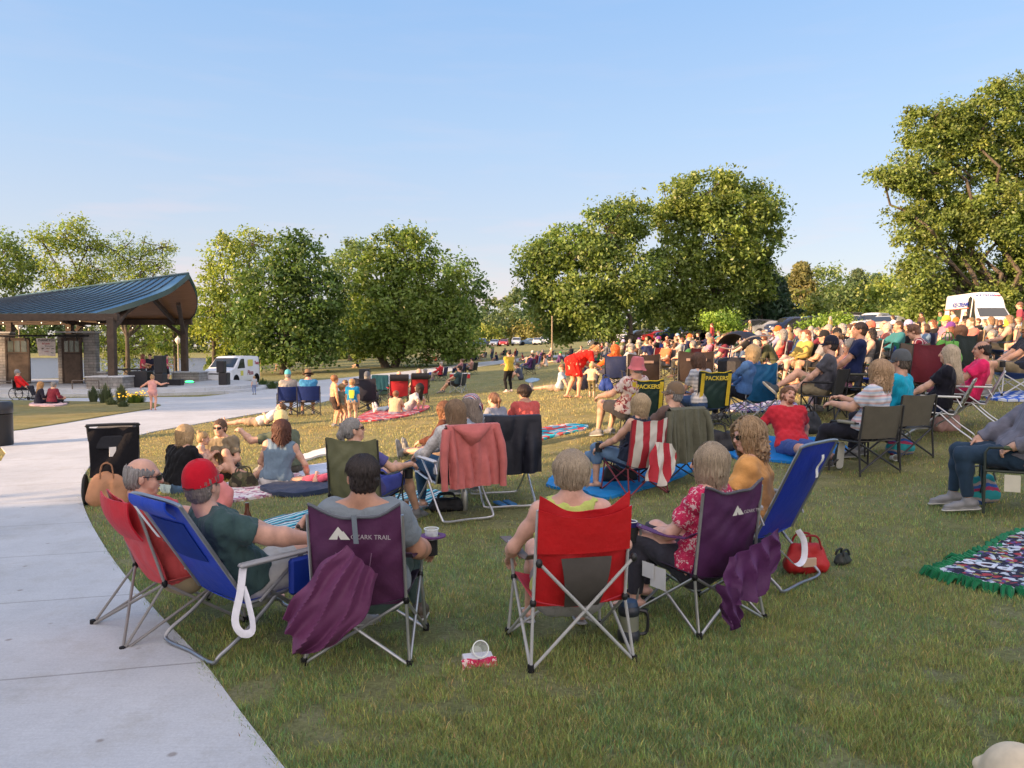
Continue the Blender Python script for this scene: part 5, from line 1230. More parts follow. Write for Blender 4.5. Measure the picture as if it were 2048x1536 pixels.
def arm_chair(label, loc, heading, col, frame=DT, level=2, w=.56, group=None, top=.86, armcol=None, name='folding_armchair'):
 t = thing(name, label, 'folding chair', loc, math.radians(heading), group); hw = w / 2; armcol = armcol or col
 def backf(u, v): s = 2 * u - 1; return (s * hw, -.20 - .10 * v - .05 * (1 - s * s), .46 + (top - .46) * v + .01 * s * s * v)
 def seatf(u, v): s = 2 * u - 1; return (s * hw * .97, -.20 + .46 * v, .43 - .03 * (1 - s * s) * math.sin(PI * v))
 mb = MB(); mb.grid(backf, 14, 10, .007); mb.build('backrest', 'nylon', t, col); mb = MB(); mb.grid(seatf, 10, 8, .008); mb.build('seat', 'nylon', t, col)
 n = 8 if level == 2 else 6; parts = []
 for sx in (-1, 1):
  q = sx * (hw + .015)
  parts += [('leg', [(q, -.27, .01), (q, -.24, .40), (q * .985, -.30, top)]), ('leg', [(q, .27, .01), (q, .27, .60), (q, .24, .645), (q, .14, .65), (q, -.22, .65)]),
                  ('brace', [(q, -.26, .06), (-q, -.23, .42)]), ('brace', [(q, .27, .06), (-q, .26, .42)]), ('side_rail', [(q, -.24, .425), (q, .27, .425)])]
 for nm, pts in parts: mb = MB(); mb.tube(pts, .0125, n); mb.build(nm, 'darktube', t, frame)
 for sx in (-1, 1): mb = MB(); mb.tube([(sx * (hw + .015), .12, .652), (sx * (hw + .015), -.17, .652)], .021, 8); mb.build('armrest', 'nylon', t, armcol)
 return t
# ---------------------------------------------------------------- cloth draped over a chair back
def drape_back(name, label, cat, t, col, w, ztop, ytop, slope, drop, front=.22, mat='cloth', folds=6, seed=1, sleeves=True, hood=False, slant=0, amp=.02, flare=.0, xo=0, hem=0):
 "cloth hung over the top rail of a chair; profile runs up the front, over the rail and down behind"
 r = np.random.default_rng(seed); ph = r.random(4) * 6; Lf = front; Lt = front + .05 + drop
 def f(u, v):
  d = v * Lt; s = 2 * u - 1
  if d < Lf: y = ytop + .035 + (Lf - d) * slope * .9; z = ztop - (Lf - d); k = .3
  elif d < Lf + .05: a = (d - Lf) / .05 * PI; y = ytop + .035 * math.cos(a) ; z = ztop + .022 * math.sin(a); k = .2
  else: q = d - Lf - .05; y = ytop - .04 - q * .03; z = ztop - q * (1 + slant * s) ; k = min(1, .25 + q * 2.2)
  e = amp * k * (math.sin(folds * PI * u + ph[0] + 1.5 * math.sin(3 * v + ph[1])) + .5 * math.sin(folds * 2.3 * PI * u + ph[2])) 
  z += hem * math.sin(folds * PI * u) * v
  wd = w / 2 * (1 + flare * k * v - .08 * math.cos(folds * u))
  return (xo + s * wd, y - abs(e) * 1.3 - .4 * e, z + .008 * math.sin(5 * u + ph[3]) * k)
 mb = MB(); mb.grid(f, 46, 34, .005)
 if hood:
  mb.grid(lambda u, v: (xo + (2 * u - 1) * w * .36 * math.cos(v * 1.0), ytop - .05 - .07 * math.sin(PI * u) * math.sin(PI * v) - .01, ztop + .02 - v * .22 * (.45 + .55 * math.sin(PI * u))), 20, 10, .006)
 if sleeves:
  for sx in (-1, 1):
   P = spline([(xo + sx * w * .46, ytop - .03, ztop - .03), (xo + sx * w * .53, ytop - .07, ztop - .18), (xo + sx * w * .56, ytop - .09, ztop - .36), (xo + sx * w * .55, ytop - .10, ztop - drop * 1.02)], 6)
   mb.tube(P, [.05 + .002 * math.sin(i * 1.1) - .0008 * i for i in range(len(P))], 10)
 me = mb.mesh(name, [M(mat) if isinstance(mat, str) else mat])
 o = put(name, me, None, col, t.location, t.rotation_euler); return tag(o, label, cat)
def hang_bag(label, t, col, pts, rad, seed=3, mat='nylon'):
 "a carry bag or sleeve of cloth caught over the chair frame"
 mb = MB(); P = spline(pts, 5); R = np.interp(np.linspace(0, 1, len(P)), np.linspace(0, 1, len(rad)), rad)
 n = 22; V = []; pr = None
 for i, p in enumerate(P):
  p = Vector(p); tt = Vector(P[min(i + 1, len(P) - 1)]) - Vector(P[max(i - 1, 0)]); tt.normalize(); u = tt.cross(Vector((0, 1, 0))).normalized(); w_ = tt.cross(u)
  for k in range(n):
   a = 2 * PI * k / n; q = R[i] * (1 + .10 * math.sin(5 * a + i * .25 + seed) + .07 * math.sin(9 * a - i * .2)); V.append(p + u * math.cos(a) * q + w_ * math.sin(a) * q * .26)
 Fs = [(i * n + k, i * n + (k + 1) % n, (i + 1) * n + (k + 1) % n, (i + 1) * n + k) for i in range(len(P) - 1) for k in range(n)] + [tuple(range(n))[::-1], tuple((len(P) - 1) * n + k for k in range(n))]
 mb.add(V, Fs); o = mb.build('carry_bag', mat, None, col, loc=t.location, rot=t.rotation_euler); return tag(o, label, 'carry bag')
# ---------------------------------------------------------------- blankets lie on the turf
def blanket(label, pts, mat, col=(.5, .5, .5), name='blanket', cat='blanket', seed=0, off=.016, amp=.018, world=False, step=.09, wl=.35):
 poly = [p[:2] for p in pts] if world else [gp(*p)[:2] for p in pts]
 poly = [tuple(p) for p in spline(poly, 3, True)]; r = np.random.default_rng(seed); K = r.normal(size=(6, 2)) * 2 * PI / wl / 1.6; ph = r.random(6) * 6
 COVERED.append(poly); cx, cy = np.mean([p[0] for p in poly]), np.mean([p[1] for p in poly]); cz = tz(cx, cy)
 sz = max(np.ptp([p[0] for p in poly]), np.ptp([p[1] for p in poly])); st = max(step, sz / 26)
 V, Fs = drape(poly, st, off, lambda x, y: amp * sum(np.abs(np.sin(k[0] * x + k[1] * y + q)) for k, q in zip(K, ph)) / 3)
 V, Fs = rim_down(V, Fs, off + amp); V = [(a - cx, b - cy, c - cz) for a, b, c in V]
 mb = MB(); mb.add(V, Fs); o = mb.build(name, mat, None, col, loc=(cx, cy, cz)); return tag(o, label, cat)
def bag(label, loc, size, col, rz=0, name='bag', cat='bag', mat='nylon', handles=True, seed=0, slump=.15, lean=0):
 sx, sy, sz = size; S = SDF(); r = np.random.default_rng(seed)
 S.cap((-sx / 2 + sy * .4, 0, sz * .30), (sx / 2 - sy * .4, 0, sz * .30), sz * .36, sz * .36, sz * .2, ((0, 1, 0), min(1.4, sy / sz)))
 S.cap((-sx / 2 + sy * .5, 0, sz * .66), (sx / 2 - sy * .5, 0, sz * .66), sz * .30, sz * .30, sz * .2, ((0, 1, 0), min(1.3, sy / sz * .8)))
 V, Qd = S.mesh(max(.009, sz * .05), 0, None, wrinkle(seed, sz * .03, sz * .45)); t = thing(name, label, cat, loc, math.radians(rz), tilt=(lean, 0))
 put('bag_body', npmesh('bag_body', V, Qd, [M(mat) if isinstance(mat, str) else mat], True), t, col)
 if handles:
  for s_ in (-1, 1): mb = MB(); mb.tube(spline([(-sx * .22, s_ * sy * .3, sz * .8), (-sx * .15, s_ * sy * .2, sz * 1.2), (sx * .15, s_ * sy * .2, sz * 1.2), (sx * .22, s_ * sy * .3, sz * .8)], 5), .009, 6); mb.build('handle', 'nylon', t, tuple(c * .6 for c in col))
 return t
def cup(label, loc, r=.042, h=.12, mat='clear', col=(.8, .85, .85), rim=True, tilt=(0, 0), cat='cup', name='cup', band=None):
 t = thing(name, label, cat, loc, 0, tilt=tilt)
 mb = MB(); mb.grid(lambda u, v: (math.cos(2 * PI * u) * r * (.75 + .25 * v), math.sin(2 * PI * u) * r * (.75 + .25 * v), h * v), 24, 4, .0015); mb.build('cup_wall', mat, t, col)
 mb = MB(); mb.lathe([(0.001, 0), (r * .75, 0), (r * .75, .003), (0.001, .003)], 20); mb.build('cup_base', mat, t, col)
 if rim: mb = MB(); mb.tube([(math.cos(a) * r, math.sin(a) * r, h) for a in np.linspace(0, 2 * PI, 24, endpoint=False)], .003, 6, closed=True); mb.build('rim', 'plastic', t, (.8, .85, .82))
 return t
def bottle(label, loc, prof, col, cat='bottle', name='bottle', mat='plastic', cap=None, capz=None):
 t = thing(name, label, cat, loc); mb = MB(); mb.lathe(prof, 20); mb.build('bottle_body', mat, t, col)
 if cap: mb = MB(); mb.lathe(capz, 16); mb.build('lid', 'plastic', t, cap)
 return t

def cloth_patch(label, t, col, A, B, D, C, folds=4, amp=.03, bulge=.0, seed=1, mat='nylon', name='carry_bag', cat='carry bag'):
 "limp cloth between four corners (A-B on top, D-C below), folded lengthwise"
 A, B, C, D = map(np.array, (A, B, C, D)); r = np.random.default_rng(seed); ph = r.random(5) * 6; nn = unit(np.cross(B - A, D - A)); nn = nn if nn[1] < 0 else -nn; nn = unit(nn + np.array([0, -1.5, 0]))
 def f(u, v):
  p = (A * (1 - u) + B * u) * (1 - v) + (D * (1 - u) + C * u) * v; e = 1.2 - 2.4 * abs(math.sin(folds * .8 * PI * u + ph[0] + 1.6 * math.sin(2.2 * v + ph[1]))) ** .8 + .5 * math.sin(folds * 1.9 * PI * u + ph[2] + 3 * v) + .35 * math.sin(11 * v + 7 * u + ph[3])
  k = .35 + .65 * v; side = unit(B - A + C - D); p = p + nn * (amp * k * e + .03 * math.sin(PI * u) + .02) + side * (bulge * math.sin(PI * v) * (u - .2) + .012 * math.sin(13 * v + ph[4]) * (2 * u - 1)); p[2] += .02 * math.sin(9 * u + ph[2]) * v - .05 * math.sin(PI * u) * v
  return tuple(p)
 mb = MB(); mb.grid(f, 60, 44, .003)
 o = mb.build(name, mat, None, col, loc=t.location, rot=t.rotation_euler); return tag(o, label, cat)
# ---------------------------------------------------------------- pavilion and stage
@special
def stone():
 m, n, b, o = nt('stacked_stone'); co = coords(n)
 mp = N(n, 'Mapping'); mp.inputs['Rotation'].default_value = (PI / 2, 0, 0); L(n, co, mp.inputs[0])
 br = N(n, 'TexBrick'); br.inputs['Scale'].default_value = 1.0; br.inputs['Brick Width'].default_value = .55; br.inputs['Row Height'].default_value = .16; br.inputs['Mortar Size'].default_value = .012
 br.inputs['Color1'].default_value = (.22, .215, .205, 1); br.inputs['Color2'].default_value = (.30, .28, .26, 1); br.inputs['Mortar'].default_value = (.13, .12, .11, 1); L(n, mp.outputs[0], br.inputs['Vector'])
 c = mix(n, 1.0, br.outputs['Color'], ramp(n, noise(n, co, 3, 4), [(.3, .7), (.7, 1.3)]), 'MULTIPLY'); L(n, c, b.inputs['Base Color']); b.inputs['Roughness'].default_value = .9; bump(n, b, br.outputs['Fac'], -.5, .02); return m
@special
def soffit_wood():
 m, n, b, o = nt('soffit_wood'); co = coords(n); c = ramp(n, noise(n, co, 1, 4, .6, (1, 22, 22)), [(.3, (.22, .10, .04)), (.7, (.36, .17, .07))]); L(n, c, b.inputs['Base Color']); b.inputs['Roughness'].default_value = .5; return m
@special
def roofmetal():
 m, n, b, o = nt('roof_metal'); co = coords(n); c = mix(n, ramp(n, noise(n, co, .8, 3), [(.3, 0.0), (.7, 1.0)]), (.10, .215, .33), (.13, .26, .38)); L(n, c, b.inputs['Base Color']); b.inputs['Roughness'].default_value = .38; b.inputs['Metallic'].default_value = .55; return m
def slab(name, label, poly, z0, z1, mat, cat='stage', kind=None, parent=None, col=None):
 n_ = len(poly); V = [(x, y, z1) for x, y in poly] + [(x, y, z0) for x, y in poly]; Fs = [tuple(range(n_)), tuple(range(n_, 2 * n_))[::-1]] + [(i + n_, (i + 1) % n_ + n_, (i + 1) % n_, i) for i in range(n_)]
 a = sum(poly[i][0] * poly[(i + 1) % n_][1] - poly[(i + 1) % n_][0] * poly[i][1] for i in range(n_))
 if a < 0: Fs = [f[::-1] for f in Fs]
 mb = MB(); mb.add(V, Fs); o = mb.build(name, mat, parent, col, sharp=25); return tag(o, label, cat, kind=kind) if label else o
FZ = -.45
arcp = [tuple(p) for p in spline([(-36, 38.9), (-28, 38.7), (-22, 38.3), (-18, 38.9), (-15.6, 40.6), (-14.6, 43), (-15.2, 46), (-17, 48.6), (-21, 50.5)], 6)]
def grow(poly, d): c = np.array([-24.0, 46.0]); return [tuple(np.array(p) + unit(np.array(p) - c) * d) for p in poly]
st = thing('stage', 'curved concrete stage with two steps under the pavilion', 'stage', (0, 0, 0))
slab('stage_floor', None, arcp + [(-36, 50.5)], -1.4, FZ, 'concrete', parent=st)
slab('step', None, grow(arcp, .55) + [(-36.6, 50.4)], -1.4, FZ - .17, 'concrete', parent=st)
slab('step', None, grow(arcp, 1.1) + [(-37.2, 50.3)], -1.4, FZ - .33, 'concrete', parent=st)
pv = thing('pavilion', 'open timber pavilion with blue green standing seam roof over the stage', 'pavilion', (0, 0, 0))
PB = (.075, .052, .038)
E1 = np.array(at(193, 627, 40.3)); AP = np.array(at(377, 548, 44)); R0 = np.array(at(32, 594, 46)); EL = np.array([-33.5, 41.4, E1[2]])
near = [np.array(at(*q)) for q in [(193, 627, 40.3), (242, 613, 40.9), (291, 597, 41.7), (338, 578, 42.7), (377, 548, 44)]]
far = [np.array(at(*q)) for q in [(377, 548, 44), (390, 574, 45), (395, 597, 46), (390, 621, 47.1), (377, 636, 48.3)]]
EF = far[-1]; EFL = np.array([-33.5, 48.3, EF[2]])
def along(pts, t):
 P = spline(pts, 8); f = t * (len(P) - 1); i = min(int(f), len(P) - 2); return P[i] + (P[i + 1] - P[i]) * (f - i)
def nearS(u, v, dz=0):
 b_ = EL + (E1 - EL) * u; t_ = R0 + (AP - R0) * u; p = b_ + (t_ - b_) * v; e = along(near, v) - (E1 + (AP - E1) * v); p = p + e * u; return (p[0], p[1], p[2] + dz)
def farS(u, v, dz=0):
 b_ = EFL + (EF - EFL) * u; t_ = R0 + (AP - R0) * u; p = b_ + (t_ - b_) * v; e = along(far[::-1], v) - (EF + (AP - EF) * v); p = p + e * u; return (p[0], p[1], p[2] + dz)
mb = MB(); mb.grid(lambda u, v: nearS(u, v), 40, 14); mb.grid(lambda u, v: farS(1 - u, v), 40, 14); mb.build('roof', 'roofmetal', pv)
mb = MB()
for i in range(22): mb.tube([nearS(.0 + i / 22 * .985, v, .035) for v in np.linspace(.0, 1, 9)], .032, 5)
for i in range(22): mb.tube([farS(.0 + i / 22 * .985, v, .035) for v in np.linspace(.0, 1, 9)], .032, 5)
mb.build('standing_seams', 'paint', pv, (.012, .03, .05))
mb = MB(); mb.grid(lambda u, v: nearS(1 - u, v, -.16), 30, 12); mb.grid(lambda u, v: farS(u, v, -.16), 30, 12); mb.build('soffit', 'soffit_wood', pv)
mb = MB()
for S_ in (nearS, farS): mb.grid(lambda u, v: tuple(np.array(S_(1, u)) + np.array([.02, 0, .05 - .30 * v])), 30, 2, .05)
mb.grid(lambda u, v: (EL[0] + (E1[0] - EL[0] + .1) * u, 41.35 + (E1[1] - 41.35 - .05) * u, EL[2] + .03 - .22 * v), 20, 1, .05)
mb.build('fascia', 'paint', pv, (.03, .065, .06))
mb = MB(); mb.tube([R0 + (AP - R0) * t + np.array([0, 0, .05]) for t in (0, .5, 1)], .07, 6); mb.build('ridge_cap', 'paint', pv, (.05, .1, .12))
def beam(a, b, w_, h_, name='beam', mat='wood', c=PB):
 a = Vector(a); b = Vector(b); d = (b - a); ln = d.length; q = d.to_track_quat('X', 'Z').to_matrix().to_4x4(); mm = Matrix.Translation(a) @ q; mb = MB(); mb.box((0, -w_ / 2, -h_ / 2), (ln, w_ / 2, h_ / 2), .02, mm); return mb.build(name, mat, pv, c)
EZ = E1[2] - .22
for (x, y) in [(-20.75, 40.0), (-20.4, 48.0), (-27.5, 48.0), (-31.2, 48.0), (-31.2, 40.6)]: beam((x, y, FZ), (x, y, EZ), .36, .36, 'post')
beam((-33, 40.6, EZ + .02), (-20.4, 40.05, EZ + .02), .26, .36); beam((-33, 48.0, EZ), (-19.9, 48.0, EZ), .26, .36)
for x in (-20.9, -24.2, -27.5):
 k = (x + 33.5) / (E1[0] + 33.5); rz_ = R0[2] + (AP[2] - R0[2]) * min(1, max(0, (x - R0[0]) / (AP[0] - R0[0]))) - .75
 beam((x, 40.9, EZ - .0), (x, 44.6, rz_ - .1), .2, .26, 'rafter'); beam((x, 47.8, EZ - .0), (x, 44.6, rz_ - .1), .2, .26, 'rafter')
beam((-20.4, 48, EZ - .75), (-19.6, 45.4, EZ + 1.0), .22, .22, 'brace'); beam((-20.75, 40, EZ - .7), (-20.7, 41.6, EZ + .45), .2, .2, 'brace'); beam((-27.5, 48, EZ - .9), (-26.5, 48, EZ), .18, .2, 'brace'); beam((-20.4, 48, EZ - .9), (-21.6, 48, EZ), .18, .2, 'brace')
beam(R0 + np.array([0, 0, -.4]), AP + np.array([-.3, 0, -.4]), .24, .34, 'ridge_beam')
pb = MB()
for (lo, hi) in [((-21.7, 39.2, -.8), (-19.85, 40.9, .12)), ((-20.9, 47.2, -.6), (-19.2, 48.6, .08))]: pb.box(lo, hi, .02); 
pb.build('stone_pier', 'stone', pv)
cp = MB(); [cp.box(lo, hi, .015) for lo, hi in [((-21.76, 39.14, .12), (-19.79, 40.96, .19)), ((-20.96, 47.14, .08), (-19.14, 48.66, .15))]]; cp.build('pier_cap', 'concrete', pv)
def tgt(name, label, cat, fn): t_ = thing(name, label, cat); fn(t_); return t_
def strings(t_):
 c = MB(); P = [(-33 + i * .25, 40.2, EZ - .18 - .10 * math.sin(PI * ((i % 6) / 6))) for i in range(50)]; c.tube(P, .008, 4); Q = [(-33 + i * .25, 47.8, EZ - .25 - .12 * math.sin(PI * ((i % 6) / 6))) for i in range(52)]; c.tube(Q, .008, 4); c.build('wire', 'rubber', t_, BLK)
 m, n, b, o = nt('bulb'); b.inputs['Base Color'].default_value = (1, .85, .6, 1); b.inputs['Emission Color'].default_value = (1, .8, .5, 1); b.inputs['Emission Strength'].default_value = 1.2
 s_ = MB(); s_.ell((0, 0, 0), (.022, .022, .03), 8, 6); me = s_.mesh('bulb', [m])
 for i in list(range(2, 50, 4)): put('bulb', me, t_, None, P[i])
 for i in list(range(2, 52, 4)): put('bulb', me, t_, None, Q[i])
tgt('string_lights', 'string of small lit bulbs along the pavilion eaves', 'string lights', strings)
def wallfn(t_):
 Yw = 44.5; w = MB(); w.box((-36, Yw, FZ), (-29.0, Yw + .45, 2.45), .02); w.box((-24.75, Yw, FZ), (-24.05, Yw + .45, 2.48), .02); w.box((-26.3, Yw + .1, FZ), (-25.95, Yw + 1.6, 2.40), .02); w.box((-24.05, Yw + .003, FZ), (-23.5, Yw + .44, .17), .02); w.box((-25.95, Yw + .28, 1.95), (-24.75, Yw + .448, 2.44), .02); w.build('wall', 'stone', t_)
 c = MB(); c.box((-36.05, Yw - .05, 2.45), (-28.9, Yw + .5, 2.55), .02); c.box((-26.35, Yw - .05, 2.48), (-23.95, Yw + .5, 2.58), .02); c.box((-24.0, Yw - .05, .17), (-23.45, Yw + .49, .24), .015); c.build('coping', 'concrete', t_)
wl = tgt('stage_wall', 'grey stone stage wall with a wide opening to the lake', 'wall', wallfn)
for x0, x1, lb in [(-29.15, -27.75, 'left brown sliding barn door on the stone stage wall'), (-25.9, -24.75, 'right brown sliding barn door beside the hanging banner')]:
 t_ = thing('barn_door', lb, 'door', (0, 0, 0)); d = MB(); d.box((x0, 44.33, FZ + .02), (x1, 44.41, 2.2), .01); d.build('door_panel', 'wood', t_, (.085, .06, .045))
 fr = MB(); w_ = x1 - x0
 for a, b_ in [((x0, 44.31, FZ + .02), (x0 + .1, 44.335, 2.2)), ((x1 - .1, 44.31, FZ + .02), (x1, 44.335, 2.2)), ((x0 + .1, 44.31, 2.08), (x1 - .1, 44.335, 2.2)), ((x0 + .1, 44.31, 1.25), (x1 - .1, 44.335, 1.33))]: fr.box(a, b_)
 fr.build('frame', 'wood', t_, (.05, .035, .028))
 for i in range(3): p_ = MB(); a = x0 + .16 + i * (w_ - .24) / 3; p_.box((a, 44.318, 1.38), (a + (w_ - .24) / 3 - .08, 44.332, 2.02)); p_.build('pane', 'dglass', t_, (.10, .12, .11))
 for i in range(2): h_ = MB(); a = x0 + .25 + i * (w_ - .5); h_.box((a - .03, 44.29, 2.0), (a + .03, 44.315, 2.38)); h_.build('hanger', 'darktube', t_, BLK)
t_ = thing('door_rail', 'black rail the two barn doors slide along', 'rail'); r_ = MB(); r_.tube([(-29.6, 44.28, 2.31), (-24.3, 44.28, 2.31)], .055, 8); r_.build('rail', 'darktube', t_, BLK)
for x in (-29.4, -24.5): r_ = MB(); r_.box((x - .04, 44.27, 2.26), (x + .04, 44.5, 2.36)); r_.build('bracket', 'darktube', t_, BLK)
bn = thing('banner', 'white hand-lettered thank you banner hanging in the wall opening', 'banner', (-26.6, 44.1, 2.16))
d = MB(); d.grid(lambda u, v: (-.62 + 1.12 * u + .18 * (1 - u) * v, -.02 * math.sin(6 * u + 2 * v) - .03 * v, -1.0 * v + .02 * math.sin(5 * u)), 16, 12, .006); d.build('sheet', 'cloth', bn, (.62, .55, .52))
def blet(txt, x, z, s, c, **k): q = letters(txt, s, bn, 'plastic', c, .003, **k); q.location = (x, -.065, z); q.rotation_euler = (PI / 2, 0, 0)
blet('THANK YOU', .02, -.12, .17, (.03, .03, .04), bold=True); blet('& Love', -.02, -.30, .15, (.4, .03, .04), bold=True); r_ = np.random.default_rng(2)
for i, (x, z, w_, c) in enumerate([(.16, -.44, .5, (.05, .05, .08)), (-.22, -.58, .1, (.15, .12, .05)), (.08, -.58, .2, (.35, .2, .1)), (.36, -.60, .14, (.05, .05, .08)), (.0, -.76, .24, (.4, .1, .08)), (.33, -.83, .16, (.1, .2, .15))]):
 q = MB(); q.tube([(x + w_ * (k / 14 - .5), -.066, z + .035 * math.sin(k * 2.3 + i) * (1 if k % 3 else .3)) for k in range(15)], .009, 4); q.build('scribble', 'plastic', bn, c)
def rails(t_, P, posts, z):
 a = MB(); a.tube(P, .03, 6); a.build('handrail', 'darktube', t_, (.10, .08, .07))
 for p in posts: a = MB(); a.tube([(p[0], p[1], -1.0), p], .028, 6); a.build('post', 'darktube', t_, (.10, .08, .07))
tgt('railing', 'long thin metal handrail in front of the stage steps', 'railing', lambda t_: rails(t_, [(-29.5, 37.6, .08), (-22.1, 37.2, -.03)], [(-29.3, 37.6, .08), (-22.9, 37.2, -.02), (-26.0, 37.4, .03)], 0))
tgt('railing', 'short metal handrail beside the ornamental grasses', 'railing', lambda t_: rails(t_, [(-22.3, 39.0, -.02), (-20.9, 38.9, -.03)], [(-22.3, 39.0, -.02), (-20.9, 38.9, -.03)], 0))
def globe(label, x, y, zt, zb):
 t_ = thing('lamp_post', label, 'lamp post', (x, y, zb)); a = MB(); a.tube([(0, 0, 0), (0, 0, .4), (0, 0, zt - zb)], [.10, .05, .045], 8); a.build('pole', 'paint', t_, (.35, .28, .2)); a = MB(); a.lathe([(.06, 0), (.10, .05), (.21, .25), (.19, .38), (.06, .5), (.02, .6)], 14); a.build('globe', 'plastic', t_, (.75, .68, .55), loc=(0, 0, zt - zb))
p = at(356, 690, 57); globe('globe lamp post beside the right pavilion post', p[0], p[1], at(356, 688, 57)[2] , tz(p[0], p[1]))
p = at(39, 690, 50); globe('globe lamp rising behind the stone wall at far left', p[0], p[1], at(39, 660, 50)[2], -.9)
# band gear
def speaker(label, x, y, z, w_, d_, h_, rz=0, name='speaker'):
 t_ = thing(name, label, 'speaker', (x, y, z), rz); a = MB(); a.box((-w_ / 2, -d_ / 2, 0), (w_ / 2, d_ / 2, h_), .03); a.build('cabinet', 'plastic', t_, BLK)
 a = MB(); a.box((-w_ * .42, -d_ / 2 - .012, h_ * .06), (w_ * .42, -d_ / 2 + .0, h_ * .92), .01); a.build('grille', 'rubber', t_, (.035, .035, .04)); return t_
def sp_px(label, px, py, Y, w_, d_, h_, rz=0): q = at(px, py, Y); return speaker(label, q[0], q[1], FZ, w_, d_, h_, rz)
sp_px('wide black subwoofer left of the dancing girl on the stage', 283, 785, 40.8, 1.0, .8, .85); sp_px('black subwoofer right of the dancing girl', 321, 785, 40.9, .55, .6, .72)
s1 = sp_px('black loudspeaker stacked above the right subwoofer on the stage', 321, 750, 40.95, .48, .5, .95); s1.location.z = FZ + .72
sp_px('black floor monitor wedge beside the bare stage edge', 349, 775, 42.6, .9, .5, .34); 
s1 = sp_px('lower black box of the speaker stack in front of the white van', 449, 768, 43.2, .5, .5, .68); s1 = sp_px('upper black loudspeaker of the stack in front of the white van', 443, 745, 43.2, .42, .45, .66); s1.location.z = FZ + .68
t_ = thing('mixing_desk', 'black keyboard and stand on the stage behind the stone pier', 'keyboard', at(262, 770, 43)); t_.location.z = FZ; a = MB(); a.box((-.75, -.2, .82), (.75, .2, .92), .02); a.build('keyboard', 'plastic', t_, BLK)
for sx in (-1, 1): a = MB(); a.tube([(sx * .5, 0, 0), (-sx * .4, 0, .82)], .02, 6); a.build('leg', 'darktube', t_, BLK)
t_ = thing('microphone_stand', 'thin microphone stand above the keyboard', 'microphone stand', at(256, 770, 42.6)); t_.location.z = FZ; a = MB(); a.tube([(0, 0, 0), (0, 0, 1.35), (.25, 0, 1.4)], .013, 6); a.build('pole', 'darktube', t_, BLK); a = MB(); a.lathe([(.16, 0), (.15, .02), (.02, .03)], 12); a.build('base', 'darktube', t_, BLK)
t_ = thing('stage_light', 'glowing green stage light on the floor by the right stone pier', 'stage light', at(379, 768, 45)); t_.location.z = FZ + .02
m_, n_, b_, o_ = nt('green_led'); b_.inputs['Base Color'].default_value = (.05, .8, .3, 1); b_.inputs['Emission Color'].default_value = (.03, .8, .16, 1); b_.inputs['Emission Strength'].default_value = 2
a = MB(); a.ell((0, 0, .07), (.26, .10, .06), 12, 6); a.build('lens', m_, t_); a = MB(); a.box((-.3, -.1, 0), (.3, .1, .03), .01); a.build('housing', 'plastic', t_, BLK)
# planting bed beside the steps
def grass_tuft(label, px, py, h, w_, col, n_=420, flower=None):
 b = gp(px, py); r = np.random.default_rng(int(px)); t_ = thing('ornamental_grass' if not flower else 'flowering_plant', label, 'plant', b); m = n_
 a = r.random(m) * 2 * PI; q = w_ * r.random(m) ** .8; hh = 1.25 * h * (.35 + .65 * r.random(m)) * (1.1 - .4 * q / w_); X0 = np.stack([np.cos(a) * q * .3, np.sin(a) * q * .3, 0 * a - .05], 1); X1 = np.stack([np.cos(a) * q, np.sin(a) * q, hh], 1); Mx = (X0 + X1) / 2; Mx[:, 2] += h * .12
 s_ = np.stack([-np.sin(a), np.cos(a), 0 * a], 1) * .009; V = np.stack([X0 - s_, X0 + s_, Mx + s_, Mx - s_, X1], 1).reshape(-1, 3); k = np.arange(m)[:, None] * 5; Qd = np.concatenate([np.concatenate([k, k + 1, k + 2, k + 3], 1), np.concatenate([k + 3, k + 2, k + 4, k + 4], 1)])
 Qd = Qd[:m]; col_ = np.repeat((.7 + .6 * r.random(m))[:, None] * np.ones(3), 5, 0)
 me = npmesh('blades', V, np.concatenate([Qd, np.concatenate([k + 2, k + 4, k + 3, k + 3], 1)[:0]]), [M('leaf')], False, col_); put('blades', me, t_, col)
 if flower:
  C = np.stack([r.normal(0, w_ * .38, 44), r.normal(0, w_ * .38, 44), h * (.5 + .35 * r.random(44))], 1); V, Q2, c2 = leaves(C, .04, 5, .03, r); put('flowers', npmesh('flowers', V, Q2, [M('leaf')], False, c2), t_, flower)
for (px, py, h_, w_, lb) in [(187, 806, 1.0, .35, 'leftmost tall ornamental grass of the bed by the steps'), (211, 808, 1.15, .5, 'bushy ornamental grass, second from the left in the bed'), (243, 808, 1.15, .4, 'tall narrow ornamental grass left of the yellow flowers'), (224, 812, .5, .4, 'low grass clump between the tall grasses'), (247, 816, .4, .35, 'small dark clump at the lawn edge')]: grass_tuft(lb, px, py, h_, w_, (.10, .13, .075))
grass_tuft('yellow flowering clump beside the dancing girl', 272, 808, .6, .7, (.07, .12, .03), 700, (.8, .55, .05))
for (px, py, h_, lb) in [(525, 775, .8, 'tall weeds at the right corner of the stage'), (545, 778, .7, 'green weeds along the plaza, second clump'), (565, 772, .6, 'low weeds behind the plaza, third clump')]: grass_tuft(lb, px, py, h_, .8, (.06, .10, .03), 300)
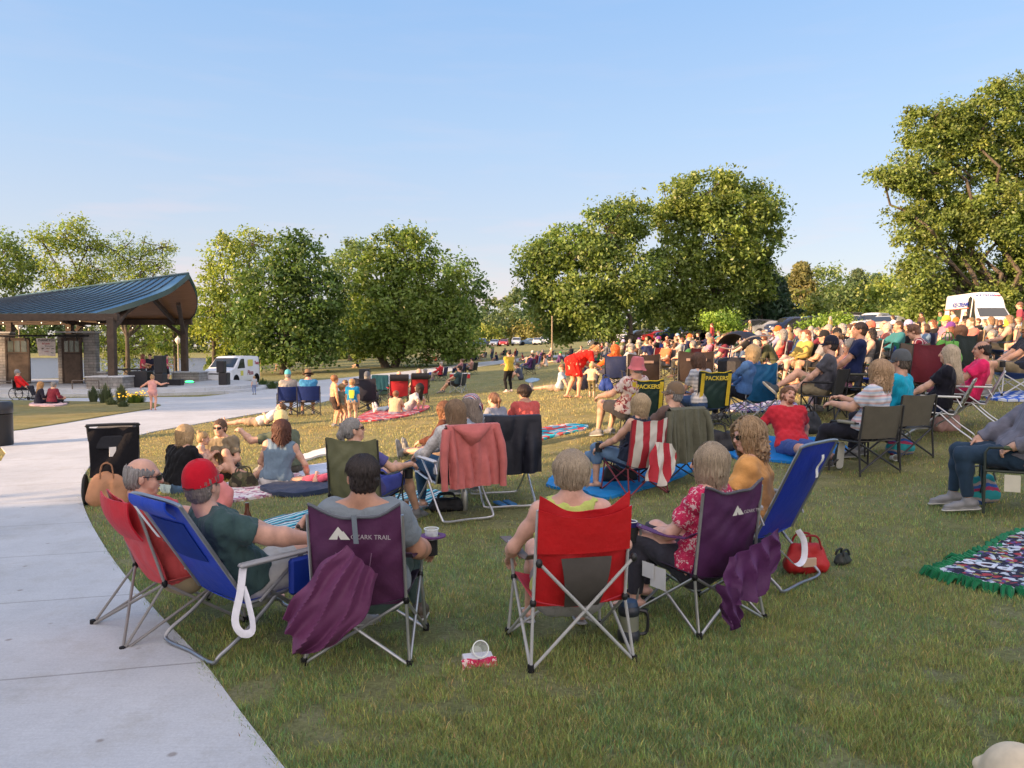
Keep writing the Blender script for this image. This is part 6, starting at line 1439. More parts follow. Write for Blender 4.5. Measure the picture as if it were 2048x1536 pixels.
# ---------------------------------------------------------------- vehicles
def vehicle(name, label, cat, loc, rz, Lh, Wd, top, belt, zb, tum, glass, col, wheels, wr=.34, group=None, glasscol=(.03, .035, .04), side=None, mat='paint', lights=True, extra=None):
 """top: (y, z) roof line from rear to front; glass: dict windshield=(y0,y1), rear=(y0,y1); side: list of (y0,y1) side windows"""
 t_ = thing(name, label, cat, loc, rz, group); ys = np.array([q[0] for q in top]); zs = np.array([q[1] for q in top])
 Z = lambda y: float(np.interp(y, ys, zs)); hw = Wd / 2
 def wdt(y): e = min(y - ys[0], ys[-1] - y); return hw * (1 - .16 * max(0, 1 - e / .45) ** 2.2)
 def sec(y):
  w_ = wdt(y); zt = Z(y); b_ = min(belt, zt - .03); k = min(1, max(0, (zt - b_) / max(.05, max(zs) - belt))); wt = w_ * (1 - (1 - tum) * k)
  return [(w_ * .9, zb), (w_ * .985, zb + .08), (w_, zb + .28), (w_ * .985, b_), (wt, zt - .07 * k - .02), (wt * .93, zt - .01), (wt * .5, zt + .015), (0, zt + .02)]
 yy = sorted(set(list(np.round(np.linspace(ys[0], ys[-1], 34), 3)) + [round(float(q), 3) for q in ys]))
 V = []; Fs = []; n_ = 15
 for y in yy: s_ = sec(y); V += [(x, y, z) for x, z in s_] + [(-x, y, z) for x, z in s_[-2::-1]]
 for i in range(len(yy) - 1):
  for k in range(n_ - 1): a = i * n_ + k; Fs.append((a, a + 1, a + n_ + 1, a + n_))
  Fs.append((i * n_ + n_ - 1, i * n_, i * n_ + n_, i * n_ + 2 * n_ - 1))
 Fs.append(tuple(range(n_))[::-1]); Fs.append(tuple(range((len(yy) - 1) * n_, len(yy) * n_)))
 mb = MB(); mb.add(V, Fs); bd = mb.build('car_body', mat, t_, col, sharp=38)
 bpy.context.view_layer.update()
 for nm, (y0, y1) in glass.items():
  a = MB(); a.grid(lambda u, v: ((2 * u - 1) * (sec(y0 + (y1 - y0) * v)[4][0] * .90), y0 + (y1 - y0) * v, Z(y0 + (y1 - y0) * v) + .028 - .012 * (2 * u - 1) ** 2), 8, 8); a.build(nm, 'dglass', t_, glasscol)
 for (y0, y1, cut0, cut1) in (side or []):
  for sx in (-1, 1):
   def sw(u, v):
    y = y0 + (y1 - y0) * u; s_ = sec(y); lo = (s_[3][0], s_[3][1] + .02); hi = (s_[4][0], s_[4][1] - .03)
    hk = 1 - max(0, cut0 * (1 - u * 2.2)) - max(0, cut1 * (1 - (1 - u) * 2.2)); q = .06 + .88 * v * hk; return (sx * (lo[0] + (hi[0] - lo[0]) * q + .008), y, lo[1] + (hi[1] - lo[1]) * q)
   a = MB(); a.grid(sw, 8, 5); a.build('window', 'dglass', t_, glasscol)
 for wy in wheels:
  for sx in (-1, 1):
   w_ = thing('wheel', None, None, (sx * (hw - .10), wy, wr)); del_ = w_; w_.parent = t_
   a = MB(); mm = Matrix.Rotation(PI / 2, 4, 'Y'); a.lathe([(wr * .62, -.11), (wr * .93, -.11), (wr, -.06), (wr, .06), (wr * .93, .115), (wr * .62, .115)], 20, mm); a.build('tyre', 'rubber', w_, (.02, .02, .02))
   a = MB(); a.lathe([(.02, sx * .10), (wr * .25, sx * .105), (wr * .6, sx * .085), (wr * .64, sx * .11), (wr * .64, 0)], 20, mm, cap=False); a.build('rim', 'tube', w_, (.45, .46, .48))
 a = MB()
 for wy in wheels:
  for sx in (-1, 1): mm = Matrix.Translation((sx * (hw - .02), wy, wr)) @ Matrix.Rotation(PI / 2, 4, 'Y'); a.lathe([(wr * 1.17, -.03), (wr * 1.17, .028)], 20, mm)
 a.build('wheel_arches', 'rubber', t_, (.015, .015, .016))
 yf = ys[-1]; yr = ys[0]; zl = min(belt - .12, Z(yf - .1) - .12)
 if lights:
  for sx in (-1, 1):
   a = MB(); a.ell((sx * hw * .70, yf - .08, zl), (.17, .12, .085), 10, 6); a.build('headlight', 'dglass', t_, (.75, .78, .8)); a = MB(); a.ell((sx * hw * .80, yr + .05, belt - .1), (.09, .09, .13), 8, 6); a.build('tail_light', 'dglass', t_, (.4, .01, .01))
 a = MB(); a.box((-hw * .82, yf - .06, zb - .02), (hw * .82, yf + .02, zb + .22), .03); a.build('bumper', 'rubber', t_, (.03, .03, .03) if lights else col)
 a = MB(); a.box((-.5, yf - .03, zl - .05), (.5, yf + .012, zl + .03), .01); a.build('grille', 'rubber', t_, BLK)
 a = MB(); a.box((-.26, yf + .012, zb + .10), (.26, yf + .03, zb + .23), .003); a.build('number_plate', 'plastic', t_, (.6, .6, .6))
 return t_, sec, Z
# small white van by the stage
vl = at(457, 770, 50.2)
van, vsec, vZ = vehicle('van', 'small white delivery van with yellow and red lettering beside the stage', 'van', (vl[0], vl[1] + .9, tz(vl[0], vl[1]) + .0), math.radians(180 - 8), 4.4, 1.85, [(-2.2, 1.70), (-2.1, 1.86), (-.9, 1.90), (.5, 1.88), (.72, 1.80), (1.55, 1.13), (2.1, .98), (2.25, .78)], 1.05, .22, .90, {'windshield': (.78, 1.5)}, (.72, .74, .78), (-1.45, 1.35), .33, side=[(.15, 1.15, 0, .75)])
# lettering on its left flank (towards +x in van space is its right when facing +y)
sxv = -1
def flank(txt, y, z, s, c, **k):
 q = letters(txt, s, van, 'plastic', c, .004, **k); q.location = (-(.925 * .99 + .012) if z < 1.1 else -(.925 * .965 + .008), y, z); q.rotation_euler = (PI / 2, 0, -PI / 2); return q
flank('Pizza', -.55, .78, .42, (.25, .03, .06), bold=True, shear=.2); flank('Tasty', -1.55, 1.42, .30, (.4, .03, .08), bold=True, shear=.2)
a = MB(); a.box((-.935, -.93, 1.22), (-.905, -.25, 1.66), .01); a.build('yellow_panel', 'paint', van, (.62, .60, .12)); a = MB(); a.box((-.940, .42, .62), (-.915, .78, .95), .01); a.build('yellow_badge', 'paint', van, (.62, .60, .12))
# ice cream truck
ib = at(1998, 668, 49); iz = tz(ib[0], ib[1])
ice, isec, iZ = vehicle('ice_cream_truck', 'white high-roofed ice cream truck parked behind the crowd', 'ice cream truck', (ib[0], ib[1] + 2.0, iz - .1), math.radians(177), 5.6, 2.1, [(-3.0, 2.55), (-2.8, 3.02), (.6, 3.05), (.95, 2.72), (1.12, 2.05), (1.75, 1.32), (2.6, 1.16), (2.8, .9)], 1.22, .35, .80, {'windshield': (1.16, 1.66)}, (.74, .73, .72), (-1.9, 1.75), .36, side=[(.15, .62, .1, .1), (.75, 1.35, 0, .6)], lights=True)
def iflank(txt, x, y, z, s, c, front=False, **k):
 q = letters(txt, s, ice, 'plastic', c, .006, **k)
 if front: q.location = (x, y, z); q.rotation_euler = (PI / 2 - .42, 0, PI)
 else: q.location = (x, y, z); q.rotation_euler = (PI / 2, 0, PI / 2)
iflank('ICE CREAM', 1.02, -.6, 2.30, .40, (.02, .05, .35), bold=True)
iflank('ICE CREAM', .18, .86, 2.83, .24, (.03, .05, .28), front=True, bold=True)
a = MB(); a.ell((-.62, .86, 2.80), (.16, .05, .10), 12, 6); a.ell((-.45, .86, 2.78), (.09, .05, .10), 12, 6); a.build('round_emblem', 'paint', ice, (.6, .08, .1))
a = MB(); a.box((1.0, -1.9, 1.35), (1.07, -.5, 2.0), .02); a.build('serving_window', 'dglass', ice, (.05, .05, .05)); a = MB(); a.box((1.0, -2.6, 2.02), (1.08, .5, 2.07), .01); a.build('red_trim', 'paint', ice, (.6, .12, .08))
# parked cars
SED = ([(-2.25, .78), (-2.1, 1.0), (-1.5, 1.08), (-.85, 1.40), (.1, 1.46), (.5, 1.38), (1.2, 1.02), (2.0, .88), (2.25, .66)], .92, .22, .80, {'windshield': (.5, 1.15), 'rear_window': (-1.45, -.9)}, [(-1.0, .35, .7, .8)])
SUV = ([(-2.35, 1.1), (-2.25, 1.45), (-2.0, 1.68), (-.5, 1.74), (.3, 1.70), (.6, 1.58), (1.15, 1.15), (2.1, 1.02), (2.35, .8)], 1.06, .28, .84, {'windshield': (.55, 1.12)}, [(-2.0, -.95, .3, 0), (-.85, .75, 0, .8)])
PICK = ([(-2.8, 1.05), (-2.7, 1.12), (-.8, 1.12), (-.72, 1.55), (-.5, 1.80), (.5, 1.82), (.85, 1.68), (1.35, 1.2), (2.5, 1.1), (2.8, .85)], 1.1, .35, .84, {'windshield': (.9, 1.33)}, [(-.6, .95, .1, .7)])
protos = {}
def car(kind, label, px, py, Y, heading, col, group='cars parked at the edge of the lawn', glow=0):
 x, y, _ = at(px, py, Y); loc = (x, y, tz(x, y)); rz = math.radians(heading)
 if kind not in protos:
  tp, belt, zb, tum, gl, sd = dict(sedan=SED, suv=SUV, pickup=PICK)[kind]
  nm = dict(sedan='parked_car', suv='parked_wagon', pickup='pickup_truck')[kind]
  t_, _, _ = vehicle(nm, label, 'car' if kind != 'pickup' else 'pickup truck', loc, rz, 4.6, 1.85, tp, belt, zb, tum, gl, col, (-1.4, 1.4), .34, side=sd); protos[kind] = t_
 else: t_ = copy_tree(protos[kind]); t_.location = loc; t_.rotation_euler = (0, 0, rz)
 t_['label'] = label; t_['group'] = group
 for c in t_.children:
  if c.name.startswith('car_body'): c.color = (*col, 1)
 return t_
WHT, SIL, BLU, DKB, REDC, GRY, BLKC, TAN_ = (.72, .72, .73), (.42, .43, .45), (.06, .14, .35), (.03, .05, .12), (.38, .03, .03), (.13, .135, .14), (.02, .02, .022), (.35, .3, .22)
fl = [('suv', 885, 158, 100, WHT, 'white wagon at the far left end of the distant cars'), ('sedan', 908, 156, 30, DKB, 'dark blue sedan parked slantwise at the distant left end'), ('sedan', 931, 157, 60, (.05, .09, .12), 'dark teal sedan next to the slanted blue one'), ('suv', 965, 160, 170, (.10, .16, .32), 'blue wagon facing us behind the yellow-shirted woman'), ('sedan', 990, 160, 170, (.25, .3, .4), 'silver blue sedan left of the distant red car'), ('sedan', 1008, 160, 175, REDC, 'distant red car between a blue and a white car'), ('suv', 1033, 162, 175, (.5, .55, .62), 'pale blue wagon right of the distant red car'), ('sedan', 1058, 163, 95, (.12, .2, .3), 'teal blue sedan side-on left of the two white cars'), ('sedan', 1075, 163, 175, WHT, 'left of the two white cars by the tall pole'), ('suv', 1089, 164, 175, (.62, .66, .68), 'right of the two white cars by the tall pole')]
for i, (k, px, Y, hd, c, lb) in enumerate(fl): car(k, lb, px, 690, Y, hd, c, 'distant cars parked beyond the lawn')
fr = [('sedan', 1212, 98, 95, GRY, 'grey sedan behind the big trunk over the crowd'), ('sedan', 1242, 100, 80, (.5, .53, .58), 'light silver sedan right of the big trunk'), ('suv', 1278, 99, 100, BLKC, 'black wagon right of the street sign pole'), ('sedan', 1318, 98, 85, REDC, 'dark red car among black ones behind the crowd'), ('suv', 1345, 97, 95, DKB, 'dark blue wagon beside the dark red car'), ('suv', 1372, 96, 170, BLKC, 'black wagon facing us near the tallest maple trunk'),
      ('suv', 1425, 80, 100, GRY, 'charcoal wagon right of the young bright tree'), ('sedan', 1465, 78, 110, SIL, 'silver sedan among the dark cars at right'), ('suv', 1500, 76, 100, BLKC, 'black wagon behind the stroller hoods'), ('sedan', 1540, 74, 95, (.28, .3, .33), 'grey sedan with open door reflecting light'), ('suv', 1578, 73, 100, DKB, 'navy wagon left of the young bright tree'), ('suv', 1618, 72, 95, BLKC, 'black wagon touching the young bright tree'), ('suv', 1700, 66, 150, SIL, 'silver wagon with a dark roof rack')]
for (k, px, Y, hd, c, lb) in fr: car(k, lb, px, 680, Y, hd, c)
tr = protos['suv']
car('pickup', 'white pickup truck parked behind the silver car', 1752, 670, 62, 118, WHT); lc = car('sedan', 'cream silver car with a lit headlight facing the lawn', 1775, 676, 55, 138, (.55, .52, .42)); lc.scale = (1.1,) * 3
rk = MB(); rk.box((-.8, -1.6, 1.80), (.8, .2, 1.92), .05); q_ = rk.build('roof_rack', 'plastic', None, BLK); q_.parent = [o for o in bpy.data.objects if o.get('label') == 'silver wagon with a dark roof rack'][0]
# poles, signs
def pole(name, label, cat, px, py, top, Y, r=.06, col=(.30, .24, .17), sign=None):
 x, y, _ = at(px, py, Y); z = tz(x, y); h = at(px, top, Y)[2] - z; t_ = thing(name, label, cat, (x, y, z)); a = MB(); a.tube([(0, 0, -.2), (0, 0, h)], [r, r * .8], 8); a.build('post', 'brush', t_, col)
 if sign: a = MB(); a.box((-sign[0] / 2, -.03, h - sign[1]), (sign[0] / 2, -.01, h), .01); a.build('sign_plate', 'plastic', t_, (.5, .5, .48))
 return t_
pole('pole', 'tall bare wooden pole at the middle of the lawn', 'pole', 1104, 700, 632, 70, .075)
pole('sign_post', 'small pale sign on a post behind the crowd', 'sign', 1290, 690, 658, 80, .04, (.4, .4, .4), (.55, .5))
pole('post', 'short wooden post in front of the white pickup', 'post', 1762, 680, 632, 58, .06, (.42, .30, .18))
# trash cans
def can(label, px, py, h, r):
 b = gp(px, py); t_ = thing('trash_can', label, 'trash can', b); a = MB(); a.lathe([(r * .92, 0), (r, .05), (r, h * .72)], 24); a.build('can_body', 'plastic', t_, BLK); a = MB(); a.lathe([(r, h * .74), (r * 1.03, h * .76), (r * 1.03, h * .95), (r * .9, h)], 24); a.build('lid', 'plastic', t_, (.035, .035, .04)); return t_
can('black trash can on the path at the left edge', -9, 893, .95, .33)
b = gp(727, 783); t_ = speaker('tall black speaker box standing on the far side of the plaza', b[0], b[1] + .4, b[2], .52, .5, 1.15)
# ---------------------------------------------------------------- foreground group
PUR = (.085, .022, .075); RED = (.48, .015, .02); CORAL = (.62, .07, .07); ROY = (.008, .045, .42)
def G(px, py, dz=0): p = gp(px, py); return (p[0], p[1], p[2] + dz)
def XY(x, y): return (x, y, tz(x, y) + (.03 if inpoly(np.array([x]), np.array([y]), PATHPOLY)[0] else 0))
# purple chair, man in grey
L3 = XY(-.86, 4.52)
c3 = camp_chair('purple camp chair under the dark-haired man in grey, its carry bag hanging off the back', L3, -3, PUR, top=.88, w=.54, peak=.05, seatcol=(.03, .015, .035), armcol=(.05, .02, .05), trim=(.12, .13, .15))
def logo(t, z, y, x, s, full=True):
 mb = MB(); mb.add([(x - .115 * s, y, z - .03 * s), (x - .06 * s, y, z + .045 * s), (x - .035 * s, y, z + .015 * s), (x - .03 * s, y, z + .02 * s), (x + .01 * s, y, z - .03 * s), (x - .045 * s, y, z - .03 * s), (x - .06 * s, y, z - .005 * s), (x - .065 * s, y, z - .03 * s)], [(0, 1, 2, 3, 4, 5, 6, 7)]); mb.build('emblem', 'plastic', t, (.55, .55, .5), smooth=False)
 q = letters('OZARK TRAIL', .037 * s, t, 'plastic', (.36, .34, .34), .001); q.location = (x + .13 * s, y, z - .015 * s); q.rotation_euler = (PI / 2, 0, 0)
logo(c3, .77, -.345, -.02, .95)
cloth_patch('purple carry bag drooping to the left off the chair of the man in grey', c3, (.13, .035, .10), (-.02, -.37, .73), (.16, -.39, .57), (-.36, -.43, .36), (-.22, -.45, .13), 4, .028, .13, 2)
person('man with short dark hair and grey t-shirt seated in the purple chair, back to us', L3, -2, 'chairarms', ('short', (.20, .235, .26)), ('long', (.10, .16, .16)), ('short', DARK), None, ('shoe', (.10, .08, .06)), SKINT, 1.03, fine=2, head=(24, 0), fat=1.28, arm=1.2, z=.37, lean=12, rh=(.30, .30, .50), lh=(-.32, .26, .44), re=(.3, -.8, -.6), le=(-.3, -.8, -.6), ra=(.22, .50, .09), la=(-.10, .55, .09))
mb = MB(); mb.lathe([(.046, 0), (.082, 0), (.082, .008), (.046, .008)], 24, Matrix.Translation((.345, .31, .60)), cap=False); mb.build('cup_ring', 'nylon', c3, (.12, .03, .14))
mb = MB(); mb.grid(lambda u, v: (-.005 + .028 * u + .02 * v, -.335 - .03 * v, .875 - .15 * v), 3, 6, .003); mb.build('strap', 'nylon', c3, (.12, .15, .18))
for sx in (-1, 1): mb = MB(); mb.tube([(sx * .10, -.315, .66), (sx * .075, -.30, .50), (sx * .085, -.27, .38)], .003, 4); mb.build('seam', 'nylon', c3, (.22, .12, .2))
cup('clear plastic cup in the right arm holder of the purple chair', tuple(frame_point(c3, (.335, .31, .52))), .045, .13)
# bald man, red chair
L1 = XY(-2.20, 5.05)
c1 = camp_chair('faded red camp chair with a red back pocket under the bald man', L1, -47, (.60, .06, .07), frame=(.24, .23, .22), top=.90, w=.56, rake=.20, rearf=-.46, seatcol=(.5, .08, .08), armcol=(.1, .1, .1), arms=True)
mb = MB(); mb.grid(lambda u, v: ((2 * u - 1) * .275, -.395 + .08 * v - .04 * math.sin(PI * u) - .03 * math.sin(PI * v), .89 - .24 * v), 14, 8, .01); mb.build('back_pocket', 'nylon', c1, (.55, .015, .03))
PB1, JB1 = person('balding man in sunglasses reclining in the red chair with one leg crossed high', L1, -60, 'chaircross', ('short', (.5, .08, .08)), ('short', (.36, .29, .18)), ('fringe', GREY), None, ('sandal', (.06, .045, .035)), (.60, .34, .25), 1.03, glasses=True, fine=2, z=.36, lean=28, fat=1.15, head=(-10, -14), ra=(.34, .60, .54), la=(-.14, .52, .09), rk=(.1, .2, 1), rh=(.10, .36, .60), rcurl=1.0, lh=(-.22, .32, .60), rf=(.05, .35, .9))
bottle('brown beer bottle held by the bald man', tuple(PB1.matrix_basis @ Vector(JB1['rw'] + unit(JB1['rw'] - JB1['re']) * .085 + np.array([0, .0, -.07]))), [(.03, 0), (.031, .13), (.014, .18), (.013, .23)], (.10, .03, .012), mat='dglass')
# blue recliner, man in red cap
L2 = XY(-1.64, 4.70)
c2, bf2 = recliner('blue beach chair with a paper tag under the man in the red cap', L2, -40, ROY, h=.94, rake=.40, seat_z=.30, w=.56)
mb = MB(); mb.grid(lambda u, v: (.0 - .10 + .04 * u, bf2(.35, .95 - .3 * v)[1] - .085 + .03 * v, .90 - .20 * v), 3, 6, .001); mb.build('care_tag', 'plastic', c2, (.75, .75, .75))
mb = MB(); mb.grid(lambda u, v: tuple(Vector(bf2(.14 + .72 * u, .42 + .38 * v)) + Vector((0, -.008, 0))), 10, 8, .003); mb.build('mesh_panel', 'rubber', c2, (.006, .03, .22))
mb = MB(); mb.grid(lambda u, v: tuple(Vector(bf2(.1 + .8 * u, .86 + .16 * v)) + Vector((0, -.04 - .025 * math.sin(PI * v), .0))), 10, 8, .01); mb.build('head_pillow', 'nylon', c2, (.007, .05, .45))
mb = MB(); P = spline([(.30, -.20, .55), (.33, -.24, .40), (.32, -.27, .24), (.36, -.25, .17), (.42, -.22, .20), (.38, -.22, .34), (.33, -.22, .42)], 6); mb.tube(P, .022, 8, flat=.14); mb.build('strap', 'cloth', c2, (.72, .72, .78))
mb = MB(); mb.box((.31, .08, .30), (.36, .32, .52), .015); mb.build('side_pouch', 'nylon', c2, (.006, .03, .28))
PB2, JB2 = person('man in a red cap and dark green t-shirt holding a can', L2, -54, 'chairdrink', ('short', (.045, .085, .085)), ('short', (.45, .45, .44)), ('shortgrey', (.2, .17, .15)), ('cap', (.52, .01, .025)), ('shoe', (.3, .3, .3)), (.60, .34, .25), 1.0, fine=2, z=.39, lean=29, fat=1.22, arm=1.2, head=(34, 2), rh=(.26, .50, .58), lh=(-.26, .32, .56), rcurl=.95, ra=(.20, .62, .10), la=(-.16, .60, .10))
bottle('black drink can with a yellow rim in the hand of the red-capped man', tuple(PB2.matrix_basis @ Vector(JB2['rw'] + unit(JB2['rw'] - JB2['re']) * .085 + np.array([0, 0, -.03]))), [(.033, 0), (.036, .01), (.036, .10), (.033, .115)], (.02, .02, .02), 'can', 'drink_can', cap=(.45, .5, .1), capz=[(.034, .116), (.034, .126)])
cup('clear plastic cup hanging in the side pouch of the blue beach chair', tuple(frame_point(c2, (.40, .24, .42))), .046, .14)
# red chair, woman in lime top
L4 = XY(.335, 4.46)
c4 = camp_chair('red camp chair with a grey mesh panel under the woman in the lime top', L4, 13, (.50, .012, .018), frame=(.40, .41, .41), top=.91, w=.54, peak=.07, seatcol=(.55, .04, .07), armcol=(.16, .13, .12), xh=.62, sag=.06, cup=False)
mb = MB(); mb.grid(lambda u, v: ((u - .5) * (.20 + .09 * v), -.21 - .09 * v - .055 * math.sin(PI * (.1 + .8 * v)) - .006, .335 + .30 * v), 8, 10, .004); mb.build('mesh_panel', 'rubber', c4, (.075, .068, .062))
mb = MB(); mb.grid(lambda u, v: ((2 * u - 1) * .268 * (1 - .0 * v), -.305 - .045 * (1 - (2 * u - 1) ** 2) - .03 * v * 0 + .03 * (1 - v), .655 + .22 * v + .05 * (2 * u - 1) ** 2 * v ** 3 - .02 * v), 16, 6, .004); mb.build('top_panel', 'nylon', c4, (.50, .008, .012))
person('woman with short ash blond hair and lime racerback top seated in the red chair', L4, 6, 'chairarms', ('tank', (.50, .58, .16)), ('brief', (.3, .3, .3)), ('crop', (.34, .27, .19)), None, ('sandal', (.4, .4, .4)), (.66, .38, .29), 1.0, fine=2, fem=True, z=.36, lean=8, fat=1.08, tl=1.08, head=(-14, -6), rh=(.34, .24, .50), lh=(-.32, .26, .50), ra=(.15, .42, .09), la=(-.17, .48, .09), rhd=(0, 1, -.4))
put('hair_glasses', glasses_mesh(), [o for o in bpy.data.objects if o.get('label', '').startswith('woman with short ash blond')][0], (.02, .02, .02)).matrix_local = Matrix.Translation((.01, -.085, 1.045)) @ Matrix.Rotation(-.24, 4, 'Z') @ Matrix.Rotation(math.radians(80), 4, 'X')
# purple chair 2
L5 = XY(1.24, 4.98)
c5 = camp_chair('purple camp chair seen from the side under the woman in the pink blouse', L5, 33, (.07, .018, .075), top=.90, w=.54, peak=.03, seatcol=(.03, .012, .035), armcol=(.11, .03, .12), trim=(.10, .10, .12), rake=.10, sag=.03)
logo(c5, .77, -.335, .0, .8)
cloth_patch('purple carry bag slung across the back of the second purple chair', c5, (.085, .02, .095), (-.14, -.33, .50), (.33, -.33, .62), (-.20, -.36, .20), (.36, -.30, .34), 5, .028, .05, 4)
cloth_patch('frayed purple sleeve hanging under the second purple chair', c5, (.065, .016, .075), (-.25, -.34, .36), (-.05, -.36, .30), (-.19, -.35, .13), (-.08, -.37, .10), 3, .018, .0, 6)
mb = MB(); mb.grid(lambda u, v: (-.30, .02 + .14 * u, .36 - .14 * v), 3, 4, .002); mb.grid(lambda u, v: (-.306, .12 + .11 * u, .37 - .10 * v), 3, 4, .002); mb.build('care_tag', 'plastic', c5, (.72, .72, .72))
person('woman with shoulder-length grey blond hair, sunglasses and pink patterned blouse in profile', L5, 52, 'chairlap', ('short', (.5, .05, .12)), ('long', (.045, .045, .06)), ('bob', (.34, .27, .19)), None, ('sandal', (.02, .02, .02)), (.66, .39, .30), 1.0, glasses=True, fine=2, fem=True, z=.37, lean=8, fat=1.2, head=(18, -2), shirt_mat=PINKPAT, rh=(.02, .32, .52), lh=(-.10, .34, .50), ra=(.10, .48, .09), la=(-.16, .40, .09))
cup('dark blue printed tumbler in the arm holder of the second purple chair', tuple(frame_point(c5, (-.335, .31, .50))), .04, .12, 'plastic', (.015, .02, .12), rim=True)
# blue recliner 2, woman in yellow
L6 = XY(1.86, 5.85)
c6, bf6 = recliner('tall blue beach chair seen edge-on under the woman in the yellow t-shirt', L6, 44, (.006, .028, .33), h=1.06, rake=.34, seat_z=.36, w=.58)
mb = MB(); mb.grid(lambda u, v: (-.02 + .04 * u, bf6(.5, .93 - .2 * v)[1] - .035 - .01 * math.sin(8 * v), .98 - .17 * v), 3, 8, .001); mb.build('care_tag', 'plastic', c6, (.75, .75, .75))
mb = MB(); P = spline([(-.30, -.30, .36), (-.20, -.36, .25), (-.06, -.37, .16), (.08, -.36, .18), (.12, -.34, .30), (.10, -.3, .38)], 6); mb.tube(P, .022, 8, flat=.14); mb.build('strap', 'cloth', c6, (.72, .72, .78))
person('woman with wavy blond hair and pale orange t-shirt looking back over her shoulder', L6, 48, 'chairlap', ('short', (.68, .34, .11)), ('long', (.03, .04, .08)), ('curly', (.36, .24, .13)), None, ('shoe', (.30, .25, .2)), (.64, .37, .28), 1.02, glasses=True, fine=2, fem=True, z=.42, lean=-2, fat=1.25, arm=1.1, head=(55, -6), twist=14, rh=(.12, .34, .55), lh=(-.22, .30, .56), ra=(.1, .45, .09), la=(-.14, .40, .09))
cb = bag('red soft cooler bag behind the tall blue beach chair', XY(2.30, 5.95), (.40, .24, .24), (.42, .018, .02), 15, 'cooler_bag', 'cooler bag', seed=4)
mb = MB(); mb.box((-.12, -.135, .08), (.0, -.115, .15), .005); mb.build('label_patch', 'plastic', cb, (.5, .35, .25))
bag('dark grey pouch lying beside the red cooler bag', XY(2.66, 6.12), (.2, .12, .10), (.03, .035, .03), 40, 'pouch', 'pouch', seed=6)
# insulated jug
j = G(1257, 1282); bottle('black and blue insulated jug standing between the red and purple chairs', j, [(.06, 0), (.068, .01), (.068, .06), (.06, .07), (.06, .17), (.066, .18), (.066, .205), (.05, .225)], (.025, .03, .04), 'jug', 'insulated_jug', cap=(.03, .06, .12), capz=[(.056, .222), (.05, .25), (.03, .255)])
o_ = bpy.context.scene.objects; jt = [o for o in o_ if o.get('label', '').startswith('black and blue insulated')][0]
mb = MB(); mb.tube(spline([(.06, 0, .19), (.11, 0, .17), (.11, 0, .06), (.06, 0, .04)], 5), .010, 6); mb.build('handle', 'plastic', jt, BLK); mb = MB(); mb.lathe([(.0612, .075), (.0612, .165)], 20, cap=False); mb.build('steel_band', 'tube', jt, (.5, .5, .45))
# litter
lt = G(955, 1325); cup('clear plastic cup lying on its side in the grass', (lt[0] - .01, lt[1] + .03, lt[2] + .05), .045, .12, tilt=(1.0, .5))
t_ = thing('carton', 'crumpled white and purple paper carton on the grass beside the fallen cup', 'litter', lt, .25)
mb = MB(); mb.box((-.085, -.03, .0), (.085, .035, .045), .004, Matrix.Rotation(.15, 4, 'X')); mb.build('carton_body', 'plastic', t_, (.66, .66, .72))
mb = MB(); mb.grid(lambda u, v: (-.10 + .2 * u, -.035 - .05 * v, .035 - .03 * v + .008 * math.sin(9 * u + 4 * v)), 12, 6, .002); mb.build('torn_flap', BEACHT if False else PINKPAT, t_, (.3, .1, .2)); mb = MB(); [mb.ell((-.05 + .05 * i, -.034, .030), (.008, .003, .006), 8, 5) for i in range(3)]; mb.build('printed_dots', 'plastic', t_, (.08, .05, .2))
# right edge: director chair, quilted jacket
L8 = XY(4.90, 7.45)
c8 = arm_chair('olive green folding armchair at the right edge of the picture', L8, 62, (.035, .05, .03), frame=(.03, .04, .03), w=.56, top=.9, armcol=(.06, .09, .04), name='folding_armchair')
mb = MB(); mb.grid(lambda u, v: (-.31, -.02 + .13 * u, .40 - .16 * v), 3, 4, .002); mb.build('care_tag', 'plastic', c8, (.65, .62, .5))
person('person in a grey quilted jacket and dark jeans seated in the olive armchair', L8, 66, 'chair', ('long', (.17, .17, .21)), ('long', (.025, .05, .085)), ('short', BROWN), None, ('shoe', (.25, .25, .26)), SKIN, 1.08, fine=2, z=.53, lean=24, fat=1.25, arm=1.3, rh=(.15, .28, .62), lh=(-.26, .05, .62), ra=(.14, .47, .10), la=(-.14, .38, .10))
bag('woven teal and pink bag under the olive armchair', XY(4.82, 7.85), (.45, .28, .30), (.3, .3, .3), 20, mat=BAGPAT, seed=8)
# person whose hat pokes into the bottom right corner
LH = XY(1.08, 1.50)
cH = camp_chair('dark camp chair just outside the bottom right corner', XY(1.0, 1.50), 10, BLK, frame=DT, level=1, top=.80)
person('person of whom only a smooth pale bald head shows in the bottom right corner', XY(1.025, 1.53), 10, 'chairlap', ('short', (.3, .3, .3)), ('long', (.1, .1, .1)), None, None, None, (.70, .58, .40), .90, fine=2, z=.30, lean=4, head=(0, 0))
